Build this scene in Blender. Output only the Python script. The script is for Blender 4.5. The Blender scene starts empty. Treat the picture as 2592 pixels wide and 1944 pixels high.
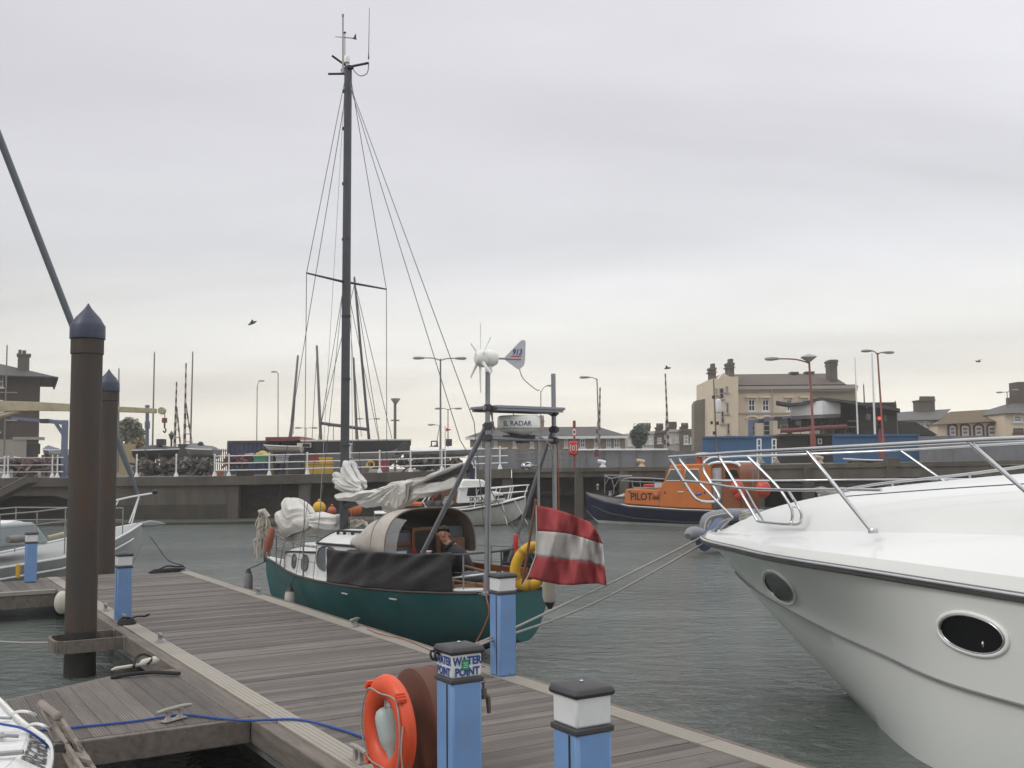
import bpy, bmesh, math, random
from mathutils import Vector, Matrix, noise
random.seed(7)
R=math.radians; PI=math.pi
for b in (bpy.data.objects,): 
    for o in list(b): b.remove(o)
SC=bpy.context.scene; COL=SC.collection
# ---------------------------------------------------------------- camera
FPX=2636.0; HC=2.55
PITCH=math.atan(208/FPX); ROLL=R(-0.5)
CM=Matrix.Rotation(PI/2+PITCH,3,'X')@Matrix.Rotation(ROLL,3,'Z')
cd=bpy.data.cameras.new('camera'); cam=bpy.data.objects.new('camera',cd); COL.objects.link(cam)
cam.matrix_world=Matrix.Translation((0,0,HC))@CM.to_4x4()
cd.sensor_width=36; cd.lens=36*FPX/2592; cd.clip_end=3000; cd.clip_start=.05
SC.camera=cam
def ray(u,v): return CM@Vector(((u-1296)/FPX,-(v-972)/FPX,-1))
O3=Vector((0,0,HC))
def Pz(u,v,z):
    d=ray(u,v); return O3+d*((z-HC)/d.z)
def Q(u,v,Y):
    d=ray(u,v); return O3+d*(Y/d.y)
class Fr:
    """plan frame: origin, heading in degrees to the left of +Y; x forward, y to port"""
    def __init__(s,ox,oy,head):
        h=R(head); s.h=h; s.o=Vector((ox,oy)); s.x=Vector((-math.sin(h),math.cos(h))); s.y=Vector((-math.cos(h),-math.sin(h))); s.rz=h+PI/2
    def loc(s,p): q=Vector((p[0],p[1]))-s.o; return Vector((q@s.x,q@s.y,p[2]))
    def aty(s,u,v,yy):
        d=ray(u,v); d2=Vector((d.x,d.y)); return s.loc(O3+d*((yy+s.o@s.y)/(d2@s.y)))
    def atx(s,u,v,xx):
        d=ray(u,v); d2=Vector((d.x,d.y)); return s.loc(O3+d*((xx+s.o@s.x)/(d2@s.x)))
    def atz(s,u,v,z): return s.loc(Pz(u,v,z))
    def w(s,x,y,z): q=s.o+s.x*x+s.y*y; return Vector((q.x,q.y,z))
# ---------------------------------------------------------------- mesh builder
def frames(pts,closed=False):
    n=len(pts); T=[]
    for i in range(n):
        a=pts[i-1] if (i>0 or closed) else pts[i]; b=pts[(i+1)%n] if (i<n-1 or closed) else pts[i]
        t=(b-a); t=t.normalized() if t.length>1e-9 else Vector((0,0,1)); T.append(t)
    r=Vector((0,0,1)) if abs(T[0].z)<.9 else Vector((1,0,0))
    N=[]; nrm=(r-T[0]*r.dot(T[0])).normalized()
    for t in T:
        nrm=(nrm-t*nrm.dot(t)); nrm=nrm.normalized() if nrm.length>1e-6 else t.orthogonal().normalized()
        N.append((nrm,t.cross(nrm)))
    return N
class MB:
    def __init__(s): s.v=[]; s.f=[]; s.t=[]; s.m=[]; s.tint=.5; s.mi=0
    def add(s,vs,fs):
        k=len(s.v); s.v+= [Vector(p) for p in vs]
        for f in fs: s.f.append([k+i for i in f]); s.t.append(s.tint); s.m.append(s.mi)
        return s
    def box(s,a,b,M=None):
        x0,y0,z0=a; x1,y1,z1=b
        vs=[(x0,y0,z0),(x1,y0,z0),(x1,y1,z0),(x0,y1,z0),(x0,y0,z1),(x1,y0,z1),(x1,y1,z1),(x0,y1,z1)]
        if M is not None: vs=[M@Vector(p) for p in vs]
        return s.add(vs,[(0,3,2,1),(4,5,6,7),(0,1,5,4),(1,2,6,5),(2,3,7,6),(3,0,4,7)])
    def tube(s,pts,r,n=8,closed=False,flat=1.0):
        pts=[Vector(p) for p in pts]; N=frames(pts,closed); vs=[]; m=len(pts)
        for i,p in enumerate(pts):
            rr=r[i] if isinstance(r,(list,tuple)) else r
            a,b=N[i]
            for k in range(n):
                q=2*PI*k/n; vs.append(p+a*(rr*math.cos(q))+b*(rr*flat*math.sin(q)))
        fs=[]
        for i in range(m if closed else m-1):
            j=(i+1)%m
            for k in range(n): fs.append((i*n+k,i*n+(k+1)%n,j*n+(k+1)%n,j*n+k))
        if not closed: fs+= [tuple(range(n))[::-1],tuple(range((m-1)*n,m*n))]
        return s.add(vs,fs)
    def lathe(s,prof,c=(0,0,0),n=20,M=None):
        c=Vector(c); vs=[]; fs=[]
        for r,z in prof:
            for k in range(n):
                q=2*PI*k/n; p=Vector((r*math.cos(q),r*math.sin(q),z))
                if M is not None: p=M@p
                vs.append(c+p)
        m=len(prof)
        for i in range(m-1):
            for k in range(n): fs.append((i*n+k,i*n+(k+1)%n,(i+1)*n+(k+1)%n,(i+1)*n+k))
        fs+= [tuple(range(n))[::-1],tuple(range((m-1)*n,m*n))]
        return s.add(vs,fs)
    def prism(s,poly,vec):
        poly=[Vector(p) for p in poly]; vec=Vector(vec); n=len(poly)
        fs=[tuple(range(n)),tuple(range(n,2*n))[::-1]]+[(i,n+i,n+(i+1)%n,(i+1)%n) for i in range(n)]
        return s.add(poly+[p+vec for p in poly],fs)
    def loft(s,rings,closed=True,caps=True):
        n=len(rings[0]); vs=[p for r in rings for p in r]; fs=[]
        for i in range(len(rings)-1):
            for k in range(n if closed else n-1):
                k2=(k+1)%n; fs.append((i*n+k,i*n+k2,(i+1)*n+k2,(i+1)*n+k))
        if closed and caps: fs+= [tuple(range(n))[::-1],tuple(range((len(rings)-1)*n,len(rings)*n))]
        return s.add(vs,fs)
    def sheet(s,rows): return s.loft(rows,closed=False)
    def ball(s,c,r,n=16,m=10):
        r=r if isinstance(r,(tuple,list)) else (r,r,r); c=Vector(c); rows=[]
        for i in range(m+1):
            a=PI*i/m; a=max(.02,min(PI-.02,a))
            rows.append([c+Vector((r[0]*math.sin(a)*math.cos(2*PI*k/n),r[1]*math.sin(a)*math.sin(2*PI*k/n),-r[2]*math.cos(a))) for k in range(n)])
        return s.loft(rows)
    def text(s,body,size,fn,bold=.0,sx=1.0,space=1.0):
        """fn(u,v)->point; text centred on u, baseline v=0"""
        cu=bpy.data.curves.new('lettering','FONT'); cu.body=body; cu.size=size; cu.align_x='CENTER'; cu.offset=bold; cu.resolution_u=3; cu.space_character=space
        ob=bpy.data.objects.new('lettering',cu); COL.objects.link(ob)
        dg=bpy.context.evaluated_depsgraph_get(); me=bpy.data.meshes.new_from_object(ob.evaluated_get(dg))
        s.add([fn(v.co.x*sx,v.co.y) for v in me.vertices],[tuple(p.vertices) for p in me.polygons])
        bpy.data.objects.remove(ob); bpy.data.curves.remove(cu); bpy.data.meshes.remove(me); return s
    def xf(s,M,k0=0):
        for i in range(k0,len(s.v)): s.v[i]=M@s.v[i]
        return s
INV={}
def put(mb,name,mats,parent=None,smooth=38,bevel=0,solid=0,subd=0,world=False,origin=None,recalc=True,wob=0):
    me=bpy.data.meshes.new(name)
    vs=mb.v
    if wob: vs=[p+Vector(noise.noise_vector(p*3.1))*wob for p in vs]
    if parent is not None and world: I=INV[parent.name]; vs=[I@p for p in vs]
    if origin is not None: o3=Vector(origin); vs=[p-o3 for p in vs]
    me.from_pydata([tuple(p) for p in vs],[],mb.f)
    mats=mats if isinstance(mats,(list,tuple)) else [mats]
    for m in mats: me.materials.append(m)
    a=me.attributes.new('tint','FLOAT','FACE'); a.data.foreach_set('value',mb.t)
    me.polygons.foreach_set('material_index',mb.m)
    if recalc:
        bm=bmesh.new(); bm.from_mesh(me); bmesh.ops.recalc_face_normals(bm,faces=bm.faces); bm.to_mesh(me); bm.free()
    me.polygons.foreach_set('use_smooth',[True]*len(me.polygons)); me.set_sharp_from_angle(angle=R(smooth)); me.update()
    o=bpy.data.objects.new(name,me); COL.objects.link(o)
    if parent is not None:
        o.parent=parent; INV[o.name]=INV[parent.name]
    if origin is not None: o.location=origin
    if subd:
        m=o.modifiers.new('subd','SUBSURF'); m.levels=subd; m.render_levels=subd
    if solid:
        m=o.modifiers.new('solid','SOLIDIFY'); m.thickness=solid; m.offset=0
    if bevel:
        m=o.modifiers.new('bevel','BEVEL'); m.width=bevel; m.segments=2; m.limit_method='ANGLE'; m.angle_limit=R(40)
    return o
def tag(o,label,cat,group=None):
    o['label']=label; o['category']=cat
    if group: o['group']=group
    return o
def thing(name,label,cat,loc=(0,0,0),rz=0,group=None):
    o=bpy.data.objects.new(name,None); COL.objects.link(o); o.empty_display_size=.2
    o.location=loc; o.rotation_euler=(0,0,rz)
    INV[o.name]=(Matrix.Translation(Vector(loc))@Matrix.Rotation(rz,4,'Z')).inverted()
    return tag(o,label,cat,group)
def solo(mb,name,label,cat,mats,group=None,**k):
    n=len(mb.v); c=sum(mb.v,Vector())/n; c.z=min(p.z for p in mb.v)
    return tag(put(mb,name,mats,origin=c,**k),label,cat,group)
def struct(mb,name,mats,**k):
    o=put(mb,name,mats,**k); o['kind']='structure'; return o
def dup(root,loc,rz=None,label=None):
    r=root.copy(); COL.objects.link(r); r.location=loc
    if rz is not None: r.rotation_euler=(0,0,rz)
    if label: r['label']=label
    for ch in list(root.children):
        c=ch.copy(); COL.objects.link(c); c.parent=r
        for g in list(ch.children):
            d=g.copy(); COL.objects.link(d); d.parent=c
    return r
def lerp(a,b,t): return a+(b-a)*t
def interp(tab,x):
    for (x0,*a),(x1,*b) in zip(tab,tab[1:]):
        if x<=x1:
            t=(x-x0)/(x1-x0) if x1>x0 else 0; t=max(0,t); return [lerp(p,q,t) for p,q in zip(a,b)]
    return list(tab[-1][1:])
def smooth_path(pts,k=5,closed=False):
    pts=[Vector(p) for p in pts]; n=len(pts); out=[]
    rng=range(n) if closed else range(n-1)
    for i in rng:
        p0=pts[(i-1)%n] if (i>0 or closed) else pts[0]; p1=pts[i]; p2=pts[(i+1)%n]; p3=pts[(i+2)%n] if (i+2<n or closed) else pts[-1]
        for j in range(k):
            t=j/k; out.append(.5*((2*p1)+(p2-p0)*t+(2*p0-5*p1+4*p2-p3)*t*t+(3*p1-p0-3*p2+p3)*t**3))
    if not closed: out.append(pts[-1])
    return out
def sag(a,b,d,n=10):
    a=Vector(a); b=Vector(b); return [a.lerp(b,i/n)-Vector((0,0,d*4*(i/n)*(1-i/n))) for i in range(n+1)]
# ---------------------------------------------------------------- materials
def nt(name):
    m=bpy.data.materials.new(name); m.use_nodes=True; t=m.node_tree; b=t.nodes['Principled BSDF']; return m,t,b
def node(t,typ,**k):
    n=t.nodes.new(typ)
    for a,v in k.items():
        if a.startswith('i_'): n.inputs[a[2:].replace('_',' ')].default_value=v
        else: setattr(n,a,v)
    return n
def mixc(t,fac,a,b,mode='MIX'):
    n=t.nodes.new('ShaderNodeMix'); n.data_type='RGBA'; n.blend_type=mode
    for s,v in ((0,fac),(6,a),(7,b)):
        if isinstance(v,(int,float)): n.inputs[s].default_value=v
        elif isinstance(v,(tuple,list)): n.inputs[s].default_value=(*v[:3],1)
        else: t.links.new(v,n.inputs[s])
    return n.outputs[2]
def ramp(t,src,a,b,c=0.,d=1.):
    n=t.nodes.new('ShaderNodeMapRange'); n.inputs[1].default_value=a; n.inputs[2].default_value=b; n.inputs[3].default_value=c; n.inputs[4].default_value=d
    t.links.new(src,n.inputs[0]); return n.outputs[0]
def coords(t,scale=(1,1,1),kind='Object'):
    c=t.nodes.new('ShaderNodeTexCoord'); mp=t.nodes.new('ShaderNodeMapping'); mp.inputs['Scale'].default_value=scale
    t.links.new(c.outputs[kind],mp.inputs[0]); return mp.outputs[0]
def nz(t,vec,scale,detail=5,rough=.6,dist=0):
    n=t.nodes.new('ShaderNodeTexNoise'); n.inputs['Scale'].default_value=scale; n.inputs['Detail'].default_value=detail; n.inputs['Roughness'].default_value=rough; n.inputs['Distortion'].default_value=dist
    t.links.new(vec,n.inputs['Vector']); return n.outputs['Fac']
def mat(name,col,rough=.6,metal=0,var=.18,scale=2.5,stretch=(1,1,1),bump=0,bscale=25,dirt=None,dirtamt=.5,dscale=3,dstretch=None,tint=0,coat=0,spec=.5,alpha=1,rvar=.12):
    m,t,b=nt(name); v=coords(t,stretch)
    f=nz(t,v,scale,6); lo=tuple(c*(1-var) for c in col); hi=tuple(min(1,c*(1+var)) for c in col)
    c=mixc(t,ramp(t,f,.3,.7),lo,hi)
    f2=nz(t,v,scale*9,3); c=mixc(t,ramp(t,f2,.35,.65,0,.35*var*4 if var<.25 else .3),c,tuple(x*.75 for x in col))
    if dirt:
        dv=coords(t,dstretch) if dstretch else v
        d=nz(t,dv,dscale,7,.65); c=mixc(t,ramp(t,d,.48,.72,0,dirtamt),c,dirt)
    if tint:
        a=node(t,'ShaderNodeAttribute',attribute_name='tint'); g=ramp(t,a.outputs['Fac'],0,1,1-tint,1+tint)
        mm=t.nodes.new('ShaderNodeVectorMath'); mm.operation='SCALE'; t.links.new(c,mm.inputs[0]); t.links.new(g,mm.inputs['Scale']); c=mm.outputs[0]
    t.links.new(c,b.inputs['Base Color']); b.inputs['Metallic'].default_value=metal
    t.links.new(ramp(t,f,.3,.7,max(.02,rough-rvar),min(1,rough+rvar)),b.inputs['Roughness'])
    b.inputs['Specular IOR Level'].default_value=spec
    if coat: b.inputs['Coat Weight'].default_value=coat; b.inputs['Coat Roughness'].default_value=.08
    if alpha<1: b.inputs['Alpha'].default_value=alpha
    if bump:
        bn=t.nodes.new('ShaderNodeBump'); bn.inputs['Strength'].default_value=bump; bn.inputs['Distance'].default_value=.02
        t.links.new(nz(t,v,bscale,5,.6),bn.inputs['Height']); t.links.new(bn.outputs[0],b.inputs['Normal'])
    return m
def plank_mat(name,col,ax,gs,amt=.35,grime=(.05,.045,.04)):
    """grooved boards: grooves run across axis ax (0=x,1=y) at gs grooves per metre"""
    m,t,b=nt(name); v=coords(t); sx=(1,14,1) if ax==1 else (14,1,1)
    vs=coords(t,tuple(.5*k for k in sx)); f=nz(t,vs,2.2,7,.65); big=nz(t,v,.7,4)
    c=mixc(t,ramp(t,f,.3,.72),tuple(k*.62 for k in col),tuple(k*1.3 for k in col))
    c=mixc(t,ramp(t,big,.35,.7,0,.5),c,tuple(k*.7 for k in col))
    a=node(t,'ShaderNodeAttribute',attribute_name='tint'); mm=t.nodes.new('ShaderNodeVectorMath'); mm.operation='SCALE'
    t.links.new(c,mm.inputs[0]); t.links.new(ramp(t,a.outputs['Fac'],0,1,.68,1.3),mm.inputs['Scale']); c=mm.outputs[0]
    wv=coords(t,(.35,3.2,1) if ax==1 else (3.2,.35,1)); wet=nz(t,wv,1.1,6,.7); c=mixc(t,ramp(t,wet,.56,.68,0,.75),c,grime); ptc=nz(t,v,1.7,6,.7,.6); c=mixc(t,ramp(t,ptc,.58,.66,0,.35),c,tuple(k*.45 for k in col))
    sp=t.nodes.new('ShaderNodeSeparateXYZ'); t.links.new(v,sp.inputs[0])
    mu=node(t,'ShaderNodeMath',operation='MULTIPLY'); mu.inputs[1].default_value=gs*2*PI; t.links.new(sp.outputs[ax],mu.inputs[0])
    si=node(t,'ShaderNodeMath',operation='SINE'); t.links.new(mu.outputs[0],si.inputs[0])
    g=ramp(t,si.outputs[0],-1,-.1,1,0); c=mixc(t,ramp(t,si.outputs[0],-1,-.2,amt,0),c,(.03,.027,.024))
    t.links.new(c,b.inputs['Base Color']); t.links.new(ramp(t,wet,.55,.7,.75,.35),b.inputs['Roughness'])
    bn=t.nodes.new('ShaderNodeBump'); bn.inputs['Strength'].default_value=.6; bn.inputs['Distance'].default_value=.006
    t.links.new(si.outputs[0],bn.inputs['Height']); t.links.new(bn.outputs[0],b.inputs['Normal']); return m
def brick_mat(name,col,mortar,scale=1.0,rough=.85):
    m,t,b=nt(name); v=coords(t,(1,1,1)); mp=t.nodes.new('ShaderNodeCombineXYZ'); sp=t.nodes.new('ShaderNodeSeparateXYZ'); t.links.new(v,sp.inputs[0])
    ad=node(t,'ShaderNodeMath',operation='ADD'); t.links.new(sp.outputs[0],ad.inputs[0]); t.links.new(sp.outputs[1],ad.inputs[1])
    t.links.new(ad.outputs[0],mp.inputs[0]); t.links.new(sp.outputs[2],mp.inputs[1])
    k=t.nodes.new('ShaderNodeTexBrick'); k.inputs['Scale'].default_value=2.2*scale; k.inputs['Color1'].default_value=(*col,1); k.inputs['Color2'].default_value=(*[c*.7 for c in col],1); k.inputs['Mortar'].default_value=(*mortar,1); k.inputs['Mortar Size'].default_value=.02
    t.links.new(mp.outputs[0],k.inputs['Vector']); f=nz(t,v,.6,5); c=mixc(t,ramp(t,f,.35,.7,0,.45),k.outputs['Color'],tuple(x*.5 for x in col))
    t.links.new(c,b.inputs['Base Color']); b.inputs['Roughness'].default_value=rough; return m
def slate_mat(name,col):
    m,t,b=nt(name); v=coords(t,(1,1,1)); w=t.nodes.new('ShaderNodeTexBrick'); w.inputs['Scale'].default_value=3.2; w.inputs['Color1'].default_value=(*col,1); w.inputs['Color2'].default_value=(*[c*.75 for c in col],1); w.inputs['Mortar'].default_value=(*[c*.5 for c in col],1); w.inputs['Mortar Size'].default_value=.03
    t.links.new(v,w.inputs['Vector']); f=nz(t,v,1.2,6); c=mixc(t,ramp(t,f,.35,.7,0,.5),w.outputs['Color'],tuple(x*.6 for x in col)); t.links.new(c,b.inputs['Base Color']); b.inputs['Roughness'].default_value=.7; return m
W_=mat
m_white=mat('white_gelcoat',(.78,.79,.76),.28,0,.05,1.5,dirt=(.5,.48,.42),dirtamt=.22,dscale=2.2,coat=.3)
m_yacht=mat('yacht_gelcoat',(.69,.705,.68),.24,0,.012,.6,coat=.5,rvar=.02)
m_wpaint=mat('weathered_white_paint',(.66,.67,.66),.5,0,.08,3,dirt=(.33,.31,.28),dirtamt=.4,dscale=4,dstretch=(3,3,.6))
m_green=mat('green_hull_paint',(.030,.128,.132),.45,0,.2,1.6,dirt=(.075,.125,.128),dirtamt=.8,dscale=1.3,dstretch=(1,1,.5),bump=.05,bscale=6)
m_boot=mat('dark_antifouling',(.02,.022,.022),.8,0,.3,4)
m_steel=mat('stainless_steel',(.55,.56,.57),.16,1,.06,5,rvar=.05)
m_galv=mat('galvanised_steel',(.30,.305,.31),.5,.55,.18,6)
m_alu=mat('anodised_aluminium',(.27,.28,.31),.42,.5,.14,3)
m_mast=mat('mast_aluminium',(.085,.088,.10),.42,.5,.18,2)
m_dark=mat('black_plastic',(.018,.018,.02),.5,0,.2,8)
m_dgrey=mat('dark_grey_plastic',(.05,.05,.055),.65,0,.2,6,bump=.15,bscale=90)
m_blue=mat('pedestal_blue',(.16,.30,.56),.42,0,.10,2.5,dirt=(.22,.27,.36),dirtamt=.5,dscale=7,dstretch=(2,2,.5),coat=.1)
m_pw=mat('pedestal_white',(.7,.71,.72),.35,0,.05,3,dirt=(.45,.44,.42),dirtamt=.3,dscale=6)
m_orange=mat('lifebuoy_orange',(.68,.075,.02),.45,0,.12,3,dirt=(.35,.06,.03),dirtamt=.4,dscale=5)
m_rust=mat('rust_brown_drum',(.115,.042,.022),.75,0,.22,2,dirt=(.05,.022,.014),dirtamt=.6,dscale=3,bump=.1,bscale=30)
m_cloth=mat('white_sailcloth',(.60,.59,.565),.75,0,.08,3,dirt=(.40,.385,.35),dirtamt=.45,dscale=4,bump=.55,bscale=9)
m_dcloth=mat('black_weathercloth',(.016,.0145,.017),.5,0,.25,2,bump=.5,bscale=7)
m_tan=mat('taupe_canvas',(.44,.41,.375),.85,0,.1,4,dirt=(.2,.17,.14),dirtamt=.4,bump=.2,bscale=40)
m_tand=mat('brown_canvas_lining',(.19,.155,.125),.9,0,.15,4)
m_wood=mat('varnished_wood',(.16,.062,.025),.4,0,.25,3,stretch=(1,8,8))
m_wood2=mat('teak_trim',(.22,.12,.06),.6,0,.25,3,stretch=(1,8,8))
m_timber=mat('weathered_timber',(.16,.135,.115),.85,0,.3,2.5,stretch=(6,.6,6),dirt=(.05,.045,.035),dirtamt=.6,bump=.4,bscale=20)
m_strip=mat('pale_grating_strip',(.315,.29,.25),.75,0,.18,3,stretch=(10,.7,1),dirt=(.2,.18,.14),dirtamt=.5,bump=.3,bscale=30,tint=.12)
m_deckp=plank_mat('grey_dock_boards',(.165,.144,.130),1,38,.25)
m_fing=plank_mat('grooved_finger_boards',(.165,.143,.126),0,48,.75)
m_float=mat('concrete_float',(.11,.1,.09),.9,0,.3,2,dirt=(.025,.03,.02),dirtamt=.9,dscale=2)
m_pile=mat('rusty_steel_pile',(.052,.045,.039),.75,0,.3,2,stretch=(2,2,.45),dirt=(.10,.045,.022),dirtamt=.8,dscale=2.2,dstretch=(3,3,.28),bump=.25,bscale=30)
m_pilewet=mat('wet_weed_pile',(.018,.02,.014),.55,0,.4,4,bump=.5,bscale=30)
m_pcap=mat('blue_pile_cap',(.027,.033,.066),.45,0,.15,3)
m_concrete=mat('stained_concrete',(.112,.098,.082),.9,0,.35,.6,stretch=(1,1,.5),dirt=(.052,.047,.037),dirtamt=.9,dscale=1.0,dstretch=(1.3,1.3,.22),bump=.3,bscale=8,tint=.15)
m_concd=mat('dark_wet_concrete',(.115,.10,.085),.85,0,.35,.5,dirt=(.05,.048,.038),dirtamt=.8,dscale=.6,bump=.3,bscale=6)
m_asph=mat('quay_asphalt',(.12,.115,.105),.9,0,.25,.4,dirt=(.06,.055,.05),dirtamt=.6,dscale=.3)
m_rope=mat('grey_rope',(.36,.34,.31),.9,0,.2,40,bump=.5,bscale=200)
m_ropeb=mat('blue_rope',(.03,.08,.3),.8,0,.2,40)
m_ropek=mat('black_rope',(.02,.018,.02),.85,0,.3,40)
m_ropeo=mat('orange_line',(.30,.095,.045),.8,0,.2,40)
m_ropew=mat('pale_rope',(.5,.47,.4),.9,0,.2,30,bump=.5,bscale=120)
m_fend=mat('dirty_white_fender',(.52,.49,.43),.55,0,.12,4,dirt=(.26,.23,.18),dirtamt=.6,dscale=4)
m_fendg=mat('grey_fender',(.23,.225,.215),.6,0,.15,4,dirt=(.1,.09,.08),dirtamt=.5)
m_yel=mat('yellow_foam_cover',(.62,.36,.02),.6,0,.15,3,dirt=(.4,.22,.03),dirtamt=.4,bump=.2,bscale=20)
m_red=mat('flag_red',(.33,.052,.056),.85,0,.1,2,bump=.2,bscale=15)
m_fw=mat('flag_white',(.47,.45,.43),.85,0,.06,2,dirt=(.4,.37,.34),dirtamt=.4,bump=.2,bscale=15)
m_redp=mat('red_plastic',(.5,.03,.02),.45,0,.1,3)
m_ored=mat('bright_red_buoy',(.52,.05,.025),.4,0,.05,3)
m_glassd=mat('dark_glass',(.008,.009,.010),.2,0,.2,2,spec=.22)
m_glassg=mat('grey_window_glass',(.10,.11,.12),.1,0,.2,1.5,spec=.7)
m_skin=mat('skin',(.36,.17,.11),.55,0,.1,20)
m_hair=mat('dark_brown_hair',(.035,.018,.01),.7,0,.3,60,bump=.5,bscale=150)
m_jack=mat('black_jacket',(.012,.012,.014),.8,0,.25,10,bump=.3,bscale=30)
m_ink=mat('black_lettering',(.012,.012,.014),.5,0,.1,5)
m_inkb=mat('blue_lettering',(.02,.06,.26),.5,0,.1,5)
m_inkr=mat('red_lettering',(.5,.03,.03),.5,0,.1,5)
m_inkg=mat('grey_lettering',(.09,.09,.1),.5,0,.1,5)
m_wire=mat('wire_rigging',(.10,.10,.11),.5,.5,.1,8)
def clearmat():
    m,t,b=nt('clear_vinyl'); b.inputs['Base Color'].default_value=(.8,.82,.82,1); b.inputs['Roughness'].default_value=.12; b.inputs['Alpha'].default_value=.22; return m
m_clear=clearmat()
# ---------------------------------------------------------------- sky, sun
SUN_AZ=R(-112); SUN_EL=R(46)
wd=bpy.data.worlds.new('World'); SC.world=wd; wd.use_nodes=True; wt=wd.node_tree
bg=wt.nodes['Background']; bg.inputs['Strength'].default_value=.1
sky=wt.nodes.new('ShaderNodeTexSky'); sky.sky_type='NISHITA'; sky.sun_disc=False; sky.sun_elevation=SUN_EL; sky.sun_rotation=SUN_AZ
tc=wt.nodes.new('ShaderNodeTexCoord'); sp=wt.nodes.new('ShaderNodeSeparateXYZ'); wt.links.new(tc.outputs['Generated'],sp.inputs[0])
zz=ramp(wt,sp.outputs[2],-.02,1.0)
cr=wt.nodes.new('ShaderNodeValToRGB'); wt.links.new(zz,cr.inputs[0])
EL=[(0,(1.0,.93,.79)),(.055,(.97,.915,.805)),(.13,(.84,.825,.785)),(.22,(.715,.715,.74)),(.33,(.695,.69,.73)),(.45,(.75,.74,.785)),(.62,(1.05,1.05,1.07)),(1,(1.5,1.5,1.5))]
while len(cr.color_ramp.elements)<len(EL): cr.color_ramp.elements.new(.5)
for e,(p,c) in zip(cr.color_ramp.elements,EL): e.position=p; e.color=(*c,1)
dv=wt.nodes.new('ShaderNodeVectorMath'); dv.operation='DIVIDE'
az=node(wt,'ShaderNodeMath',operation='ADD'); az.inputs[1].default_value=.12; wt.links.new(sp.outputs[2],az.inputs[0])
cb=wt.nodes.new('ShaderNodeCombineXYZ')
for i in range(3): wt.links.new(az.outputs[0],cb.inputs[i])
wt.links.new(tc.outputs['Generated'],dv.inputs[0]); wt.links.new(cb.outputs[0],dv.inputs[1])
mp=wt.nodes.new('ShaderNodeMapping'); mp.inputs['Scale'].default_value=(.55,1.0,0); mp.inputs['Location'].default_value=(3.1,1.35,0); mp.inputs['Rotation'].default_value=(0,0,R(8)); wt.links.new(dv.outputs[0],mp.inputs[0])
n1=nz(wt,mp.outputs[0],.62,5,.5,.5); n2=nz(wt,mp.outputs[0],2.4,6,.55,.3)
g1=ramp(wt,n1,.32,.68,.83,1.10); g2=ramp(wt,n2,.35,.65,.985,1.015)
mul=node(wt,'ShaderNodeMath',operation='MULTIPLY'); wt.links.new(g1,mul.inputs[0]); wt.links.new(g2,mul.inputs[1])
ax=node(wt,'ShaderNodeMath',operation='MULTIPLY_ADD'); wt.links.new(sp.outputs[0],ax.inputs[0]); ax.inputs[1].default_value=.20; ax.inputs[2].default_value=1.02
m3=node(wt,'ShaderNodeMath',operation='MULTIPLY'); wt.links.new(mul.outputs[0],m3.inputs[0]); wt.links.new(ax.outputs[0],m3.inputs[1])
m4=node(wt,'ShaderNodeMath',operation='MULTIPLY'); wt.links.new(m3.outputs[0],m4.inputs[0]); m4.inputs[1].default_value=10.9
sc=wt.nodes.new('ShaderNodeVectorMath'); sc.operation='SCALE'; wt.links.new(cr.outputs[0],sc.inputs[0]); wt.links.new(m4.outputs[0],sc.inputs['Scale'])
wt.links.new(mixc(wt,.06,sc.outputs[0],sky.outputs[0]),bg.inputs['Color'])
sl=bpy.data.lights.new('sun','SUN'); sl.energy=1.0; sl.angle=R(22); sl.color=(1,.96,.9)
so=bpy.data.objects.new('sun',sl); COL.objects.link(so)
sd=Vector((math.sin(SUN_AZ)*math.cos(SUN_EL),math.cos(SUN_AZ)*math.cos(SUN_EL),math.sin(SUN_EL)))
so.rotation_euler=sd.to_track_quat('Z','Y').to_euler(); so.location=sd*50
SC.view_settings.view_transform='Standard'; SC.view_settings.look='None'; SC.view_settings.exposure=0; SC.view_settings.gamma=1
SC.cycles.use_denoising=True; SC.cycles.max_bounces=6; SC.cycles.transparent_max_bounces=12; SC.cycles.caustics_reflective=False; SC.cycles.caustics_refractive=False
# ---------------------------------------------------------------- water
def water():
    m,t,b=nt('harbour_water'); v=coords(t,(1,1,1)); v2=coords(t,(1,1.7,1))
    big=nz(t,v,.16,5,.6,1.0); c=mixc(t,ramp(t,big,.35,.65),(.080,.098,.088),(.112,.130,.118)); t.links.new(c,b.inputs['Base Color'])
    b.inputs['Roughness'].default_value=.10; b.inputs['IOR'].default_value=1.33
    a1=nz(t,v2,2.4,4,.62,.6); a2=nz(t,v2,6.0,4,.65,.3); a3=nz(t,v,.5,2)
    ad=node(t,'ShaderNodeMath',operation='MULTIPLY_ADD'); t.links.new(a2,ad.inputs[0]); ad.inputs[1].default_value=.34; t.links.new(a1,ad.inputs[2])
    ad2=node(t,'ShaderNodeMath',operation='MULTIPLY_ADD'); t.links.new(a3,ad2.inputs[0]); ad2.inputs[1].default_value=.9; t.links.new(ad.outputs[0],ad2.inputs[2])
    bn=t.nodes.new('ShaderNodeBump'); bn.inputs['Distance'].default_value=.14
    patch=nz(t,coords(t,(.6,1.2,1)),.11,4,.6,.8); t.links.new(ramp(t,patch,.36,.62,.22,1.0),bn.inputs['Strength'])
    t.links.new(ad2.outputs[0],bn.inputs['Height']); t.links.new(bn.outputs[0],b.inputs['Normal']); return m
w=MB(); w.add([(-400,-60,0),(400,-60,0),(400,90,0),(-400,90,0)],[(0,1,2,3)]); struct(w,'water',water())
w=MB(); w.add([(-400,-60,-4),(400,-60,-4),(400,90,-4),(-400,90,-4)],[(0,1,2,3)]); struct(w,'harbour_bed',m_boot)
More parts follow.
